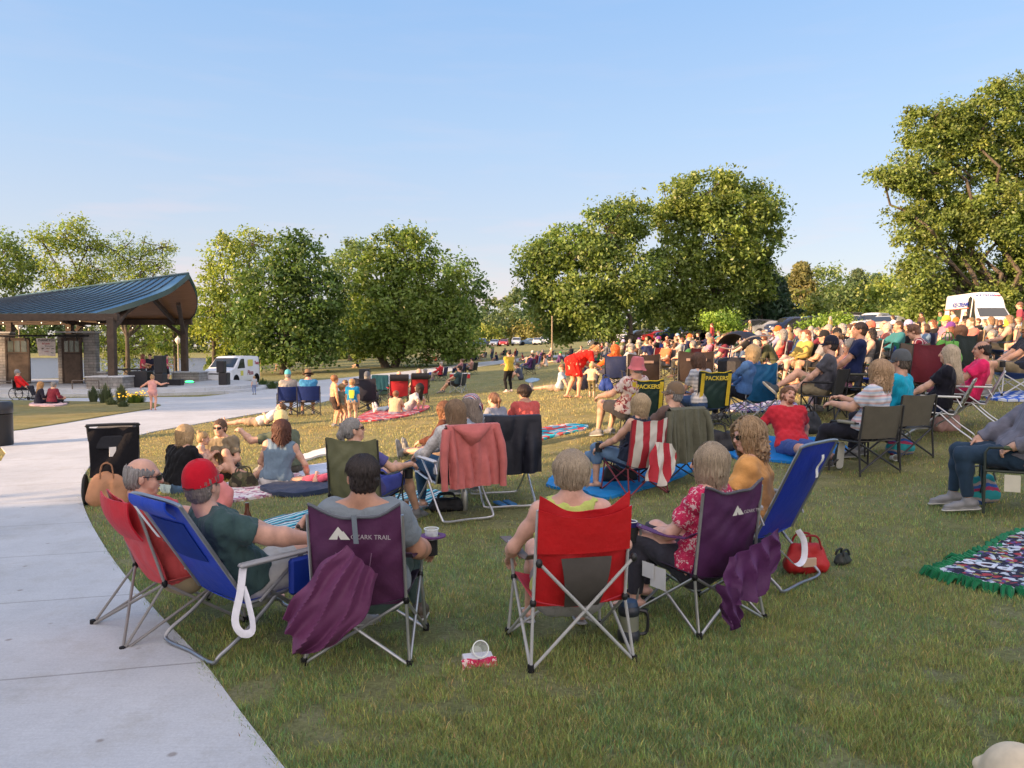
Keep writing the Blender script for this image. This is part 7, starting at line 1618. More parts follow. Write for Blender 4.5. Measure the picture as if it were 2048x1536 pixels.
# printed blanket with a knotted green edge
qp = [(1868, 1150), (1905, 1138), (1960, 1115), (2010, 1088), (2060, 1072), (2200, 1100), (2160, 1200), (2048, 1192), (1985, 1182), (1925, 1166)]
bl = blanket('jumbled comic print fleece blanket with knotted green fringe at the right edge', qp, COMIC, seed=3, amp=.02, off=.02)
wq = [np.array(gp(*q)[:2]) for q in qp]; wq = spline(wq, 6, True); r_ = np.random.default_rng(5); mb = MB()
cx_, cy_, cz_ = bl.location
for i, q in enumerate(wq):
 d = unit(q - np.array([cx_, cy_])); z = tz(*q) + .035
 for k in range(3):
  a = q + r_.normal(size=2) * .018; e = a + d * (.05 + .04 * r_.random()) + r_.normal(size=2) * .02; mb.tube([(a[0] - cx_, a[1] - cy_, z - cz_), ((a[0] + e[0]) / 2 - cx_, (a[1] + e[1]) / 2 - cy_, z + .018 - cz_), (e[0] - cx_, e[1] - cy_, z - .035 - cz_)], [.022, .020, .010], 6)
fr_ = mb.build('fringe', 'cloth', bl, (.012, .16, .065))
for tx, x, y, s in [('PDS', 1975, 1142, .20)]:
 g_ = gp(x, y); q = letters(tx, s, bl, 'cloth', (.6, .65, .75), .003, bold=True); q.location = (g_[0] - cx_, g_[1] - cy_, g_[2] - cz_ + .05); q.rotation_euler = (.02, 0, 2.4)
# ---------------------------------------------------------------- people and things farther up the lawn
def P(label, px, py, hd, pose='chair', top='short', tc=(.3, .3, .3), bot='long', bc=(.05, .07, .12), hair='short', hc=BROWN, hat=None, hatc=None, s=1.0, f=1, dz=0, feet='shoe', fc=(.2, .2, .2), sk=SKIN, **k):
 return person(label, G(px, py, dz), hd, pose, top and (top, tc), bot and (bot, bc), hair and (hair, hc), hat and (hat, hatc), feet and (feet, fc), sk, s, fine=f, **k)[0]
NAVY, TEAL, OLV, WH = (.015, .025, .08), (.02, .18, .25), (.10, .105, .06), (.66, .64, .62)
def CC(label, px, py, hd, col, lv=1, **k): return camp_chair(label, G(px, py), hd, col, frame=k.pop('frame', DT), level=lv, **k)
# picnic group on the left
t_ = thing('stroller_wagon', 'black stroller wagon parked at the lawn edge beside the path', 'stroller', G(236, 998), math.radians(22))
mb = MB(); mb.box((-.25, -.31, .34), (.25, .30, .95), .05); mb.build('fabric_body', 'cloth', t_, (.016, .015, .018)); mb = MB(); mb.grid(lambda u, v: (-.27 + .54 * u, -.33 - .03 * math.sin(8 * u + 5 * v), .96 - .62 * v), 14, 10, .03); mb.build('back_panel', 'cloth', t_, (.014, .013, .016))
mb = MB(); mb.tube(spline([(-.27, -.30, .80), (-.275, -.38, .97), (-.25, -.40, 1.0), (.25, -.40, 1.0), (.275, -.38, .97), (.27, -.30, .80)], 4), .018, 8); mb.build('push_handle', 'darktube', t_, BLK)
mb = MB(); mb.box((-.2, -.37, .70), (.2, -.34, .86), .02); mb.build('pocket', 'cloth', t_, (.03, .03, .035)); mb = MB(); mb.box((-.05, -.375, .60), (.03, -.365, .72), .004); mb.build('care_tag', 'plastic', t_, WH)
for x, y, r in [(-.34, -.22, .19), (.34, -.22, .19), (-.22, .42, .10), (.22, .42, .10)]: mb = MB(); mb.lathe([(r * .3, -.02), (r * .8, -.025), (r, -.01), (r, .01), (r * .8, .025), (r * .3, .02)], 18, Matrix.Translation((x, y, r)) @ Matrix.Rotation(PI / 2, 4, 'Y')); mb.build('wheel', 'rubber', t_, (.03, .03, .03))
for sx in (-1, 1): mb = MB(); mb.tube([(sx * .25, -.25, .15), (sx * .24, -.28, .62), (sx * .22, .42, .10)], .014, 6); mb.build('frame', 'darktube', t_, BLK)
bag('tan backpack leaning on the black stroller wagon', G(216, 1010), (.34, .2, .42), (.48, .24, .13), 20, 'backpack', 'backpack', seed=2)
blanket('white and pink patterned quilt of the picnic group', [(420, 1010), (440, 975), (520, 958), (630, 950), (670, 968), (640, 985), (560, 992), (500, 1000)], WHITEPAT, seed=1)
blanket('dark blue jacket spread on the front of the picnic quilt', [(520, 985), (560, 972), (650, 966), (668, 978), (640, 990), (560, 996)], 'cloth', (.03, .045, .09), 'jacket', 'jacket', 5, .012, .05, wl=.13)
blanket('far white towel unrolled right of the green-shirted man', [(598, 916), (640, 902), (668, 897), (672, 906), (640, 914), (606, 924)], 'cloth', WH, 'towel', 'towel', 2)
blanket('near pale blue towel behind the pink-dressed child', [(600, 940), (655, 930), (668, 944), (610, 956)], 'cloth', (.5, .55, .66), 'towel', 'towel', 3)
P('woman with blond bob in a black t-shirt and jeans sitting with her back to us', 350, 985, -25, 'kneesup', 'short', (.012, .012, .014), 'long', (.09, .16, .26), 'bob', (.46, .31, .16), f=2, fem=True, s=1.02)
P('toddler girl with a topknot beside the blond woman in black', 391, 968, -70, 'kneesup', 'sleeveless', (.62, .46, .42), 'brief', (.5, .35, .35), 'bun', BLOND, s=.62, f=1, hs=1.3, dz=.18)
bag('coral pink tote bag standing on the grass behind the red cap', G(425, 1022), (.36, .2, .40), (.72, .25, .24), 8, 'tote_bag', 'bag', seed=5)
P('woman with sunglasses in a mottled olive t-shirt facing us on the quilt', 456, 958, 175, 'sidesit', 'short', (.22, .18, .12), 'short', (.05, .05, .05), 'pony', BROWN, f=2, fem=True, glasses=True, shirt_mat=None)
bag('camouflage bag on the quilt in front of the sunglasses woman', G(487, 978), (.42, .22, .24), (.1, .1, .05), -5, mat=CAMO, seed=7)
P('man in an olive t-shirt and pale yellow cap seated behind the curly-haired woman', 578, 948, 50, 'kneesup', 'short', (.12, .14, .09), 'long', (.1, .09, .07), 'shortgrey', GREY, 'cap', (.66, .52, .26), 1.05, 1, lh=(-.45, .48, .62), fat=1.15)
P('woman with dark curly hair, blue-grey sleeveless top and white shorts on the quilt', 553, 972, 12, 'sidesit', 'sleeveless', (.17, .24, .31), 'brief', WH, 'curly', (.11, .045, .03), f=2, fem=True)
P('child in a bright pink dress lying on the quilt', 625, 970, 80, 'lie', 'short', (.75, .13, .19), 'brief', (.75, .13, .19), 'kid', BLOND, s=.55, f=1, hs=1.2)
P('man in white t-shirt and khaki shorts lying on the grass, bare legs to the left', 520, 852, 95, 'lie', 'short', WH, 'short', (.36, .26, .18), 'short', BROWN, f=1, lean=62, feet=None, s=.95)
for i, (px, hd, tc, hc, st, hat, hcx, lb, lc) in enumerate([(578, 20, (.33, .30, .27), GREY, 'shortgrey', 'cap', (.10, .42, .46), 'person in a grey t-shirt and turquoise cap seated by the path edge', 'left of two navy folding chairs at the path edge'), (618, 14, (.05, .22, .42), DARK, 'short', 'straw', (.20, .13, .08), 'person in a blue t-shirt and brown hat seated by the path edge', 'right of two navy folding chairs at the path edge')]):
 arm_chair(lc, G(px, 832), hd, (.012, .03, .16), level=1, w=.6); P(lb, px, 832, hd + 5, 'chairfwd' if i else 'chair', 'short', tc, 'short', (.2, .18, .16), st, hc, hat, hcx, z=.53, f=1, lean=-8)
# four children
P('bare-chested boy in brown swim trunks, tallest of four standing children', 669, 853, -60, 'stand', None, None, 'short', (.055, .035, .03), 'kid', (.28, .13, .06), s=.70, f=1, hs=1.12, sk=(.66, .32, .18))
P('small blond boy in a grey-green t-shirt beside the bare-chested boy', 684, 851, -30, 'stand', 'short', (.20, .23, .20), 'short', (.55, .36, .24), 'curlyshort', BLOND, s=.56, f=1, hs=1.2)
P('boy in a blue t-shirt with a yellow back print, right of the four children', 705, 851, 5, 'stand', 'short', (.01, .20, .42), 'short', (.42, .28, .2), 'kid', (.52, .28, .13), s=.63, f=1, hs=1.15)
q_ = [o for o in SC.objects if o.get('label', '').startswith('boy in a blue')][0]; mb = MB(); mb.grid(lambda u, v: ((u - .5) * .20 * (1 if v > .25 or u < 0 else .8), -.148 + .02 * (v - .5) - .03 * math.cos((u - .5) * 2), 1.02 + .30 * v), 8, 8, .004); mb.build('back_print', 'cloth', q_, (.62, .66, .08))
P('child in a coral shirt mostly hidden behind the blue-shirted boy', 692, 842, 150, 'stand', 'short', (.62, .14, .08), 'short', (.1, .1, .2), 'short', SANDY, s=.60, f=1, hs=1.15)
# olive chair and grey-haired woman
CC('olive green camp chair with its back to us behind the man in grey', 730, 1056, -18, (.14, .145, .08), 2, w=.58, top=.96, frame=(.03, .03, .03), rake=.10)
P('woman with tied-back grey hair in a blue and purple top in the olive chair', 736, 1052, -38, 'chairarms', 'short', (.10, .09, .26), 'short', (.07, .09, .36), 'pony', GREY, f=2, fem=True, glasses=True, head=(-30, 5), s=1.02)
blanket('turquoise striped serape blanket between the grey-shirted man and the pink hoodie', [(520, 1052), (600, 1030), (700, 1010), (800, 992), (870, 984), (885, 1000), (830, 1030), (790, 1058), (650, 1070)], AQUA, seed=4)
bottle('copper coloured tumbler standing on the serape blanket', G(811, 1042, .05), [(.030, 0), (.038, .12), (.038, .17)], (.45, .20, .10), 'cup', 'tumbler', 'tube', cap=(.35, .3, .28), capz=[(.039, .17), (.036, .185)])
# pink hoodie chair
c, bf = recliner('white-framed lawn chair under the pink hoodie', G(908, 1032), 28, (.02, .025, .04), frame=(.66, .66, .68), h=1.0, rake=.25, armcol=(.72, .72, .74), level=2, w=.55, seat_z=.38)
drape_back('hoodie', 'dusty pink hoodie hung over the back of the lawn chair', 'hoodie', c, (.52, .15, .14), .60, 1.0, -.43, .33, .62, mat='cloth', folds=4, seed=3, hood=True, amp=.03)
P('woman with straight brown hair and pale plaid shirt, jeans crossed, in the hoodie chair', 905, 1028, 42, 'chaircross', 'long', (.5, .5, .48), 'long', (.035, .09, .17), 'long', (.22, .145, .085), f=2, fem=True, z=.48, lean=8, shirt_mat=PLAID, ra=(-.24, .74, .44), rh=(.0, .40, .66), lh=(-.24, .34, .64), feet=None)
# black jacket chair
c, bf = recliner('white-framed lawn chair under the black puffer jacket', G(1004, 1006), 14, (.02, .02, .03), frame=(.66, .66, .68), h=1.02, rake=.22, armcol=(.6, .6, .6), level=2, w=.56, seat_z=.36)
drape_back('puffer_jacket', 'black quilted jacket covering the back of the right lawn chair', 'jacket', c, (.010, .011, .020), .64, 1.02, -.40, .3, .62, mat='nylon', folds=3, seed=5, sleeves=False, amp=.04, hem=.008)
P('man in a stars-and-stripes bandana and grey t-shirt leaning left', 965, 998, 30, 'chairfwd', 'short', (.27, .32, .40), 'short', (.2, .2, .2), 'long', (.25, .2, .16), 'bandana', (.5, .4, .44), f=2, z=.48, lean=-10, side=-8, head=(30, -4), beard=(.3, .27, .25), hat_mat=BANDM, fat=1.15)
P('woman with auburn curls in a brown long-sleeved top, bare feet stretched out left', 908, 915, 72, 'stretch', 'long', (.10, .035, .022), 'long', (.26, .19, .15), 'curly', (.26, .115, .055), f=2, fem=True, lean=-14, lh=(-.2, .5, .25), rh=(.2, .55, .2))
P('person with a brown ponytail in a grey t-shirt bending forward', 1003, 886, 50, 'kneesup', 'short', (.24, .25, .30), 'long', (.1, .09, .09), 'pony', (.2, .1, .06), f=2, fem=True, fat=1.15)
P('young man with dark curly hair in a coral t-shirt sitting on the grass', 1058, 876, 25, 'kneesup', 'short', (.52, .10, .09), 'long', (.05, .055, .06), 'curlyshort', (.035, .02, .015), f=2, sk=SKINT, s=1.05)
blanket('turquoise and red beach towel right of the man in coral', [(1020, 892), (1060, 868), (1110, 853), (1168, 852), (1172, 860), (1120, 872), (1070, 884)], BEACHT, seed=6)
bag('black handbag on the grass in front of the pink hoodie', G(893, 1022), (.46, .22, .16), (.015, .015, .018), 10, 'handbag', 'bag', seed=9)
bottle('brushed silver thermos standing right of the black handbag', G(929, 1020), [(.036, 0), (.038, .01), (.038, .20), (.025, .235)], (.5, .5, .48), 'thermos', 'thermos', 'tube', cap=(.4, .4, .38), capz=[(.024, .235), (.022, .27)])
t_ = thing('flip_flops', 'pair of blue flip flops under the black puffer jacket', 'sandals', G(1010, 1012), .4)
for sx in (-1, 1): mb = MB(); mb.box((sx * .06 - .045, -.13, .02), (sx * .06 + .045, .13, .045), .02); mb.build('sandal', 'rubber', t_, (.06, .2, .42))
# flag chair pair
blanket('bright blue plastic tarp under the striped flag chair', [(1092, 974), (1130, 940), (1180, 944), (1260, 930), (1380, 925), (1392, 940), (1330, 968), (1240, 994), (1200, 1000), (1160, 984)], 'nylon', (.005, .20, .50), 'tarp', 'tarp', 7)
CC('camp chair with red and cream flag stripes on the blue tarp', 1270, 985, 28, (.55, .5, .45), 2, frame=(.20, .03, .04), back_mat=FLAGM, w=.52, rake=.12, seatcol=(.03, .03, .06), top=.92)
fc_ = [o for o in SC.objects if o.get('label', '').startswith('camp chair with red and cream')][0]
cloth_patch('red and cream striped carry bag hanging off the flag chair', fc_, (.5, .5, .5), (.0, -.36, .66), (.26, -.35, .62), (-.16, -.40, .22), (.20, -.40, .20), 3, .03, .10, 4, FLAGM)
P('woman with chin-length blond hair in a navy vest and denim capris on the flag chair', 1262, 982, 52, 'chaircross', 'sleeveless', (.03, .04, .07), 'capri', (.13, .22, .35), 'bob', (.44, .33, .20), f=2, fem=True, ra=(-.22, .84, .36), la=(-.14, .42, .09), z=.42, rh=(.02, .34, .56), lh=(-.22, .32, .54), feet='sandal', fc=(.12, .07, .05))
c = CC('camp chair hidden under the olive jacket', 1338, 962, 26, (.05, .05, .05), 2, w=.56, top=.94)
drape_back('olive_jacket', 'olive green jacket hung over the camp chair right of the flag chair', 'jacket', c, (.12, .12, .085), .58, .95, -.32, .2, .66, folds=5, seed=8, amp=.035)
P('man with a brown cap and glasses in a brown t-shirt beside the olive jacket', 1322, 960, 50, 'chairarms', 'short', (.14, .09, .075), 'long', (.06, .06, .07), 'shortgrey', GREY, 'cap', (.20, .14, .09), f=2, z=.44, head=(10, 0), fat=1.1, s=1.04)
bag('black duffel bag on the blue tarp under the flag chair', G(1240, 965), (.5, .25, .24), BLK, 5, 'duffel_bag', 'bag', seed=11)
bag('black rucksack between the olive jacket and the second tarp', G(1436, 905), (.5, .3, .34), (.02, .02, .024), -15, 'rucksack', 'bag', seed=12)
blanket('second bright blue tarp under the man in the red t-shirt', [(1448, 886), (1500, 872), (1570, 880), (1650, 880), (1700, 905), (1640, 930), (1540, 925), (1470, 920)], 'nylon', (.005, .17, .48), 'tarp', 'tarp', 8)
P('bearded man in a red t-shirt and blue shorts facing us, soles forward', 1585, 908, 186, 'stretch', 'short', (.56, .03, .045), 'short', (.05, .09, .28), 'short', (.20, .10, .05), f=2, s=1.12, hroll=-16, head=(8, 6), beard=(.24, .10, .05), fc=(.06, .065, .05), sk=(.64, .34, .24))
bag('dark backpack behind the man in the red t-shirt', G(1612, 868), (.42, .24, .36), (.03, .035, .045), 0, 'backpack', 'backpack', seed=13)
# tan chairs
TANC = (.12, .108, .085)
arm_chair('nearest tan folding armchair under the striped-shirt woman', G(1728, 946), 18, TANC, w=.58, armcol=(.3, .28, .22), top=.86)
P('woman with long curly sandy hair in a pastel striped t-shirt holding a can', 1726, 946, 46, 'chairdrink', 'short', (.6, .6, .6), 'capri', (.02, .02, .03), 'curly', (.44, .29, .17), f=2, fem=True, z=.53, y=-.04, lean=15, fat=1.3, arm=1.15, s=1.08, shirt_mat=STRIPEDTEE, rh=(.03, .27, .86), lh=(-.13, .31, .80), re=(.5, -.1, -1), le=(-.5, -.1, -1), head=(-14, 0))
arm_chair('tan folding armchair under the man in the aqua t-shirt', G(1797, 918), 22, TANC, w=.58, armcol=(.3, .28, .22), top=.86)
P('heavy man in an aqua t-shirt and grey cap with a white logo', 1795, 920, 48, 'chair', 'short', (.01, .34, .50), 'long', (.02, .02, .03), 'shortgrey', (.12, .09, .07), 'cap', (.10, .11, .12), f=2, z=.53, y=.03, lean=6, fat=1.25, arm=1.2, s=1.08, sk=SKINT)
bag('round woven teal bag under the aqua-shirted man', G(1800, 908), (.42, .3, .26), (.3, .3, .3), 0, mat=BAGPAT, seed=14)
cup('white paper cup lying near the nearest tan armchair', G(1783, 922, .04), .04, .11, 'plastic', WH, True, (1.4, 0))
WEB = (.13, .125, .09)
recliner('left webbed aluminium lawn chair under the woman in black', G(1884, 880), 56, WEB, frame=(.6, .6, .6), webbed=True, h=.84, rake=.22, armcol=(.7, .69, .64), seat_z=.36)
P('woman with long straight white-blond hair in a black top', 1874, 880, 58, 'chair', 'short', (.012, .012, .02), 'long', (.02, .03, .07), 'longside', (.52, .42, .30), f=2, fem=True, z=.47, fat=1.15, s=1.08)
recliner('right webbed aluminium lawn chair under the man in hot pink', G(1944, 858), 58, WEB, frame=(.6, .6, .6), webbed=True, h=.82, rake=.22, armcol=(.7, .69, .64), seat_z=.36)
P('man with receding dark hair in a hot pink t-shirt seen in profile', 1934, 858, 66, 'chair', 'short', (.80, .03, .14), 'long', (.12, .03, .04), 'fringe', DARK, f=2, z=.47, lean=20, sk=SKINT, head=(0, -8), s=1.05)
bag('dusty pink handbag between the tan and webbed chairs', G(1893, 862), (.38, .2, .28), (.45, .27, .24), 0, 'handbag', 'bag', seed=15)
blanket('blue and white checked blanket at the right edge', [(1968, 794), (2020, 786), (2080, 788), (2080, 802), (2000, 803)], BLUECHK, seed=9)
# team chairs
def team(label, px, py, hd):
 c = CC(label, px, py, hd, (.012, .035, .03), 2, w=.56, top=.96, seatcol=(.01, .03, .12), trim=(.55, .42, .03))
 for sx in (-1, 1): mb = MB(); mb.grid(lambda u, v: (sx * (.20 + .06 * u), -.195 - .12 * v - .03, .38 + .54 * v), 3, 8, .004); mb.build('yellow_side_panel', 'nylon', c, (.55, .42, .03))
 q = letters('PACKERS', .096, c, 'nylon', (.58, .45, .04), .002, bold=True); q.location = (0, -.345, .84); q.rotation_euler = (PI / 2, 0, 0); return c
team('nearer navy and gold team chair lettered across the back, right of the floral shirt', 1284, 872, 6)
P('person in a floral shirt and pink bucket hat in the nearer team chair', 1256, 876, 36, 'chairarms', 'short', (.6, .5, .5), 'short', (.10, .09, .09), 'shortgrey', GREY, 'bucket', (.58, .16, .18), f=2, z=.44, fat=1.2, s=1.1, shirt_mat=FLORAL)
team('farther navy and gold team chair left of the plain blue chair', 1416, 854, 8)
P('woman with a brown bob and grey striped shirt in the farther team chair', 1404, 858, 40, 'chairfwd', 'short', (.5, .5, .5), 'long', (.04, .08, .18), 'bob', (.10, .05, .03), f=2, fem=True, z=.44, lean=-4, s=1.05, shirt_mat=GREYSTR)
CC('plain bright blue camp chair with its back to us', 1508, 838, 16, (.005, .09, .22), 2, w=.60, top=.98, frame=(.32, .33, .34), seatcol=(.004, .08, .2), rake=.06)
P('woman with wavy blond hair and denim shirt seated in the plain blue chair', 1490, 842, 46, 'chair', 'long', (.06, .14, .32), 'long', (.015, .018, .03), 'bob', (.50, .36, .19), f=2, fem=True, z=.50, s=1.03)
blanket('dark floral print blanket behind the plain blue chair', [(1440, 822), (1500, 805), (1580, 806), (1590, 818), (1520, 826)], DOTS, seed=10)
# big black chairs with their backs to us
for px, lb in [(1283, 'left of two large black-brown chairs with pale stitched backs'), (1388, 'right of two large black-brown chairs with pale stitched backs')]:
 c = CC(lb, px, 792, 4 if px < 1300 else -3, (.035, .022, .018), 1, w=.78, top=1.0, rake=.05); mb = MB(); mb.box((-.22, -.27, .78), (.22, -.255, .84), .004); mb.build('reflective_strip', 'nylon', c, (.3, .2, .16))
arm_chair('black armchair under the man with one ankle on his knee', G(1648, 842), 50, (.03, .03, .032), w=.6, armcol=BLK)
P('man in a charcoal t-shirt, black cap and khaki shorts, ankle on knee', 1642, 842, 66, 'chaircross', 'short', (.085, .085, .10), 'short', (.30, .25, .16), 'short', DARK, 'cap', (.015, .018, .035), f=2, z=.53, fat=1.15, ra=(-.14, .66, .52), la=(-.1, .5, .09), s=1.06, fc=(.04, .05, .06))
CC('black camp chair under the white-haired woman in pink', 1688, 822, 75, (.03, .03, .05), 1)
P('woman with short white hair in a pale pink blouse', 1684, 822, 80, 'chair', 'short', (.62, .28, .42), 'long', (.3, .25, .3), 'curlyshort', WHITEH, f=1, fem=True, z=.46)
arm_chair('olive backed chair under the tall man in navy', G(1712, 824), 70, (.08, .08, .06), level=1)
P('tall man with dark hair in a navy t-shirt in profile', 1700, 824, 78, 'chair', 'short', (.012, .02, .07), 'long', (.1, .1, .12), 'short', (.045, .03, .025), f=1, z=.60, s=1.12, sk=SKINT)
for px, py, hd, c, lb in [(1752, 800, 60, (.008, .05, .42), 'empty royal blue camp chair right of the tall man in navy'), (1782, 792, 20, (.012, .16, .09), 'empty green camp chair beside the camouflage one'), (1806, 796, 10, (.17, .13, .10), 'empty brown camouflage camp chair'), (1834, 800, 8, (.13, .012, .025), 'empty maroon camp chair behind the grey-capped man')]: CC(lb, px, py, hd, c, 1, top=1.0, w=.6)
# hooded strollers
t_ = thing('stroller', 'black double stroller with raised hood among the crowd', 'stroller', G(1478, 782), .6)
for a_, sx in ((0, -.2), (.25, .25)):
 mb = MB(); mb.grid(lambda u, v: (sx + (v - .5) * .46, -.15 + .52 * math.cos(PI * (.15 + .62 * u)) + a_, .78 + .50 * math.sin(PI * (.15 + .62 * u)) + .06 * math.sin(PI * v)), 12, 8, .012); mb.build('hood', 'nylon', t_, (.015, .016, .025))
mb = MB(); mb.box((-.4, -.3, .35), (.4, .35, .75), .08); mb.build('seat_body', 'nylon', t_, (.018, .018, .022)); mb = MB(); mb.tube(spline([(-.42, .3, 1.0), (-.43, -.2, .95), (-.4, -.62, 1.2), (.4, -.62, 1.2), (.43, -.2, .95)], 4), .016, 6); mb.build('push_handle', 'tube', t_, (.45, .36, .3))
for x in (-.38, .38):
 for y in (-.3, .4): mb = MB(); mb.lathe([(.04, -.02), (.13, -.02), (.13, .02), (.04, .02)], 14, Matrix.Translation((x, y, .13)) @ Matrix.Rotation(PI / 2, 4, 'Y')); mb.build('wheel', 'rubber', t_, BLK)
# orange hoodie pair
CC('navy camp chair under the person in the orange hoodie', 1232, 778, -12, NAVY, 1, w=.6, top=.95)
P('person in a bright orange hooded sweatshirt with the hood up', 1222, 776, 35, 'chairarms', 'long', (.75, .13, .02), 'long', (.05, .05, .08), 'curly', (.70, .14, .03), f=1, z=.5)
CC('dark red camp chair under the grey-haired man', 1262, 768, 25, (.2, .02, .02), 1, w=.6); P('grey-haired man in a pale grey t-shirt right of the orange hoodie', 1256, 767, 50, 'chair', 'short', (.42, .42, .42), 'long', (.1, .1, .12), 'short', GREY, f=1, z=.48)
bag('blue soft cooler under the orange-hooded person', G(1212, 782), (.4, .3, .36), (.02, .05, .25), 0, 'cooler', 'cooler', seed=16)
# woman in the red dress bending to a toddler
wo, WJ = person('woman in a loose red dress with pale flowers bending to a toddler', G(1146, 796), -78, 'stand', ('short', (.7, .03, .02)), None, ('pony', (.45, .22, .09)), None, ('sandal', (.05, .03, .02)), (.66, .33, .21), 1.04, fine=2, fem=True, lean=-62, z=.90, fat=1.25, rh=(.12, .62, .78), lh=(-.12, .60, .80), head=(0, -20), ra=(.12, .10, .08), la=(-.12, -.12, .08), shirt_mat=REDDOT, glasses=True)
S = SDF(); c0, X_ = WJ['pel'], np.array([1., 0, 0]); S.cap(c0 + [0, .16, .07], c0 + [0, -.02, .0], .165, .18, .1); S.cap(c0 + [0, .18, -.02], c0 + [0, .14, -.20], .13, .10, .1); [S.cap(c0 + [q * .09, .0, -.03], c0 + [q * .13, .03, -.34], .15, .17, .08) for q in (-1, 1)]
zc = c0[2] - .34; V, Qd = S.mesh(.012, 0, None, wrinkle(4, .012, .13), lambda x, y, z: zc - z + .0 * x - .15 * y + .02 * np.sin(14 * x)); put('dress_skirt', npmesh('dress_skirt', V, Qd, [M(REDDOT) if isinstance(REDDOT, str) else REDDOT], True), wo, (.7, .03, .02))
P('barefoot toddler in a cream top and olive trousers held by the woman in red', 1183, 795, -20, 'stand', 'short', (.60, .45, .30), 'capri', (.17, .14, .07), 'kid', (.60, .40, .20), s=.50, f=1, hs=1.3, rh=(.28, .2, 1.25), lh=(-.28, .2, 1.25), feet=None, fat=1.1)
P('man in a light grey-blue t-shirt sitting on the grass behind the red dress', 1118, 782, 78, 'stretch', 'short', (.40, .46, .50), 'short', (.35, .26, .2), 'short', (.26, .13, .07), f=1, lean=12, rh=(.15, -.34, .06))
bag('large black equipment bag behind the toddler', G(1166, 780), (.5, .4, .75), (.01, .012, .03), 0, seed=17, handles=False)
P('dark-haired woman in a mustard top and black leggings, arms folded', 1018, 784, 35, 'standfold', 'short', (.46, .34, .05), 'long', (.012, .012, .014), 'bun', DARK, f=1, fem=True, feet='shoe', fc=(.5, .4, .38), s=.96)
P('man in a dark grey t-shirt sitting alone on the grass right of the mustard top', 1042, 760, 80, 'kneesup', 'short', (.06, .07, .10), 'long', (.05, .05, .07), 'short', BROWN, f=1); blanket('small pale blue cloth behind the man in dark grey', [(1050, 762), (1065, 757), (1080, 760), (1062, 766)], 'cloth', (.25, .38, .5), 'towel', 'towel', 11)
CC('camp chair with thin silver legs alone in the middle lawn', 918, 786, 70, (.03, .04, .05), 1, frame=TUBE); P('person in a dark teal top alone in a camp chair, bare legs to the left', 914, 786, 76, 'chair', 'short', (.05, .09, .10), 'short', (.02, .02, .02), 'short', DARK, f=1, z=.42, ra=(.1, .66, .09), la=(-.1, .72, .09))
CC('navy camp chair under the man in red near the far path', 884, 762, 70, NAVY, 1); P('grey-haired man in a red shirt in a navy chair near the far path', 880, 762, 75, 'chairdrink', 'long', (.55, .04, .05), 'long', (.42, .32, .26), 'short', WHITEH, f=1); bag('blue folded chair bag left of the man in red', G(862, 762), (.18, .15, .6), (.02, .06, .3), 0, seed=18, handles=False)
CC('left dark chair of the pair by the red coolers', 922, 752, 75, NAVY, 1); P('person in a red and white top beside the red coolers', 920, 752, 80, 'chair', 'short', (.55, .25, .25), 'long', (.02, .03, .08), 'pony', BROWN, f=1, fem=True)
CC('right black chair of the pair by the red coolers', 945, 750, 60, BLK, 1, frame=(.12, .15, .1)); P('person with dark hair in the right chair by the red coolers', 942, 750, 70, 'chairdrink', 'short', (.45, .25, .2), 'long', (.1, .1, .1), 'short', DARK, f=1)
def cooler(label, px, py, c=(.5, .02, .03)): t_ = thing('cooler', label, 'cooler', G(px, py)); mb = MB(); mb.box((-.25, -.16, 0), (.25, .16, .26), .03); mb.build('cooler_body', 'plastic', t_, c); mb = MB(); mb.box((-.26, -.17, .262), (.26, .17, .34), .03); mb.build('lid', 'plastic', t_, WH)
cooler('left of two red and white coolers', 908, 757); cooler('right of two red and white coolers', 932, 757)
# red chair family
CC('black camp chair of the man who hides behind its back', 735, 822, -5, (.012, .014, .03), 1, w=.66, top=1.0); P('person in a wide hat almost hidden by a black camp chair', 737, 822, -5, 'chairlap', 'short', (.15, .16, .2), 'long', (.1, .1, .1), 'shortgrey', GREY, 'cap', (.12, .13, .15), f=1)
c = CC('camp chair under the dark teal jacket with a pale crest', 765, 806, -8, (.01, .04, .05), 1, top=1.0, w=.6); drape_back('teal_jacket', 'dark teal jacket with a pale crest over an empty chair', 'jacket', c, (.008, .05, .075), .6, 1.02, -.33, .1, .5, folds=3, seed=2, sleeves=False, amp=.015)
for px, hd, tc, st, hc, lb, lc in [(797, 14, (.36, .22, .16), 'bald', BROWN, 'bald man in a brown-grey shirt in the left red chair', 'left red camp chair with a black headrest'), (836, 20, (.60, .22, .12), 'shortgrey', GREY, 'person with a visor and bare shoulders in the right red chair', 'right red camp chair with a black headrest')]:
 c = CC(lc, px, 812 if px < 800 else 806, hd, (.42, .02, .03), 1, w=.6, top=1.02, armcol=(.5, .03, .02)); mb = MB(); mb.grid(lambda u, v: ((2 * u - 1) * .3, -.34 - .03 * math.sin(PI * v), 1.04 - .20 * v), 10, 5, .03); mb.build('headrest', 'nylon', c, (.012, .012, .016))
 P(lb, px, 810 if px < 800 else 804, hd + 8, 'chair', 'tank' if px > 800 else 'short', tc, 'long', (.1, .1, .1), st, hc, 'cap' if px > 800 else None, (.5, .3, .22), f=1)
P('person in a camouflage shirt behind the red camp chairs', 850, 790, 15, 'chair', 'short', (.3, .3, .3), 'long', (.1, .1, .1), 'shortgrey', GREY, f=1, shirt_mat=CAMO)
blanket('red patterned blanket of the family with the red chairs', [(712, 842), (745, 822), (800, 816), (848, 812), (858, 818), (820, 832), (760, 842)], REDPAT, seed=12)
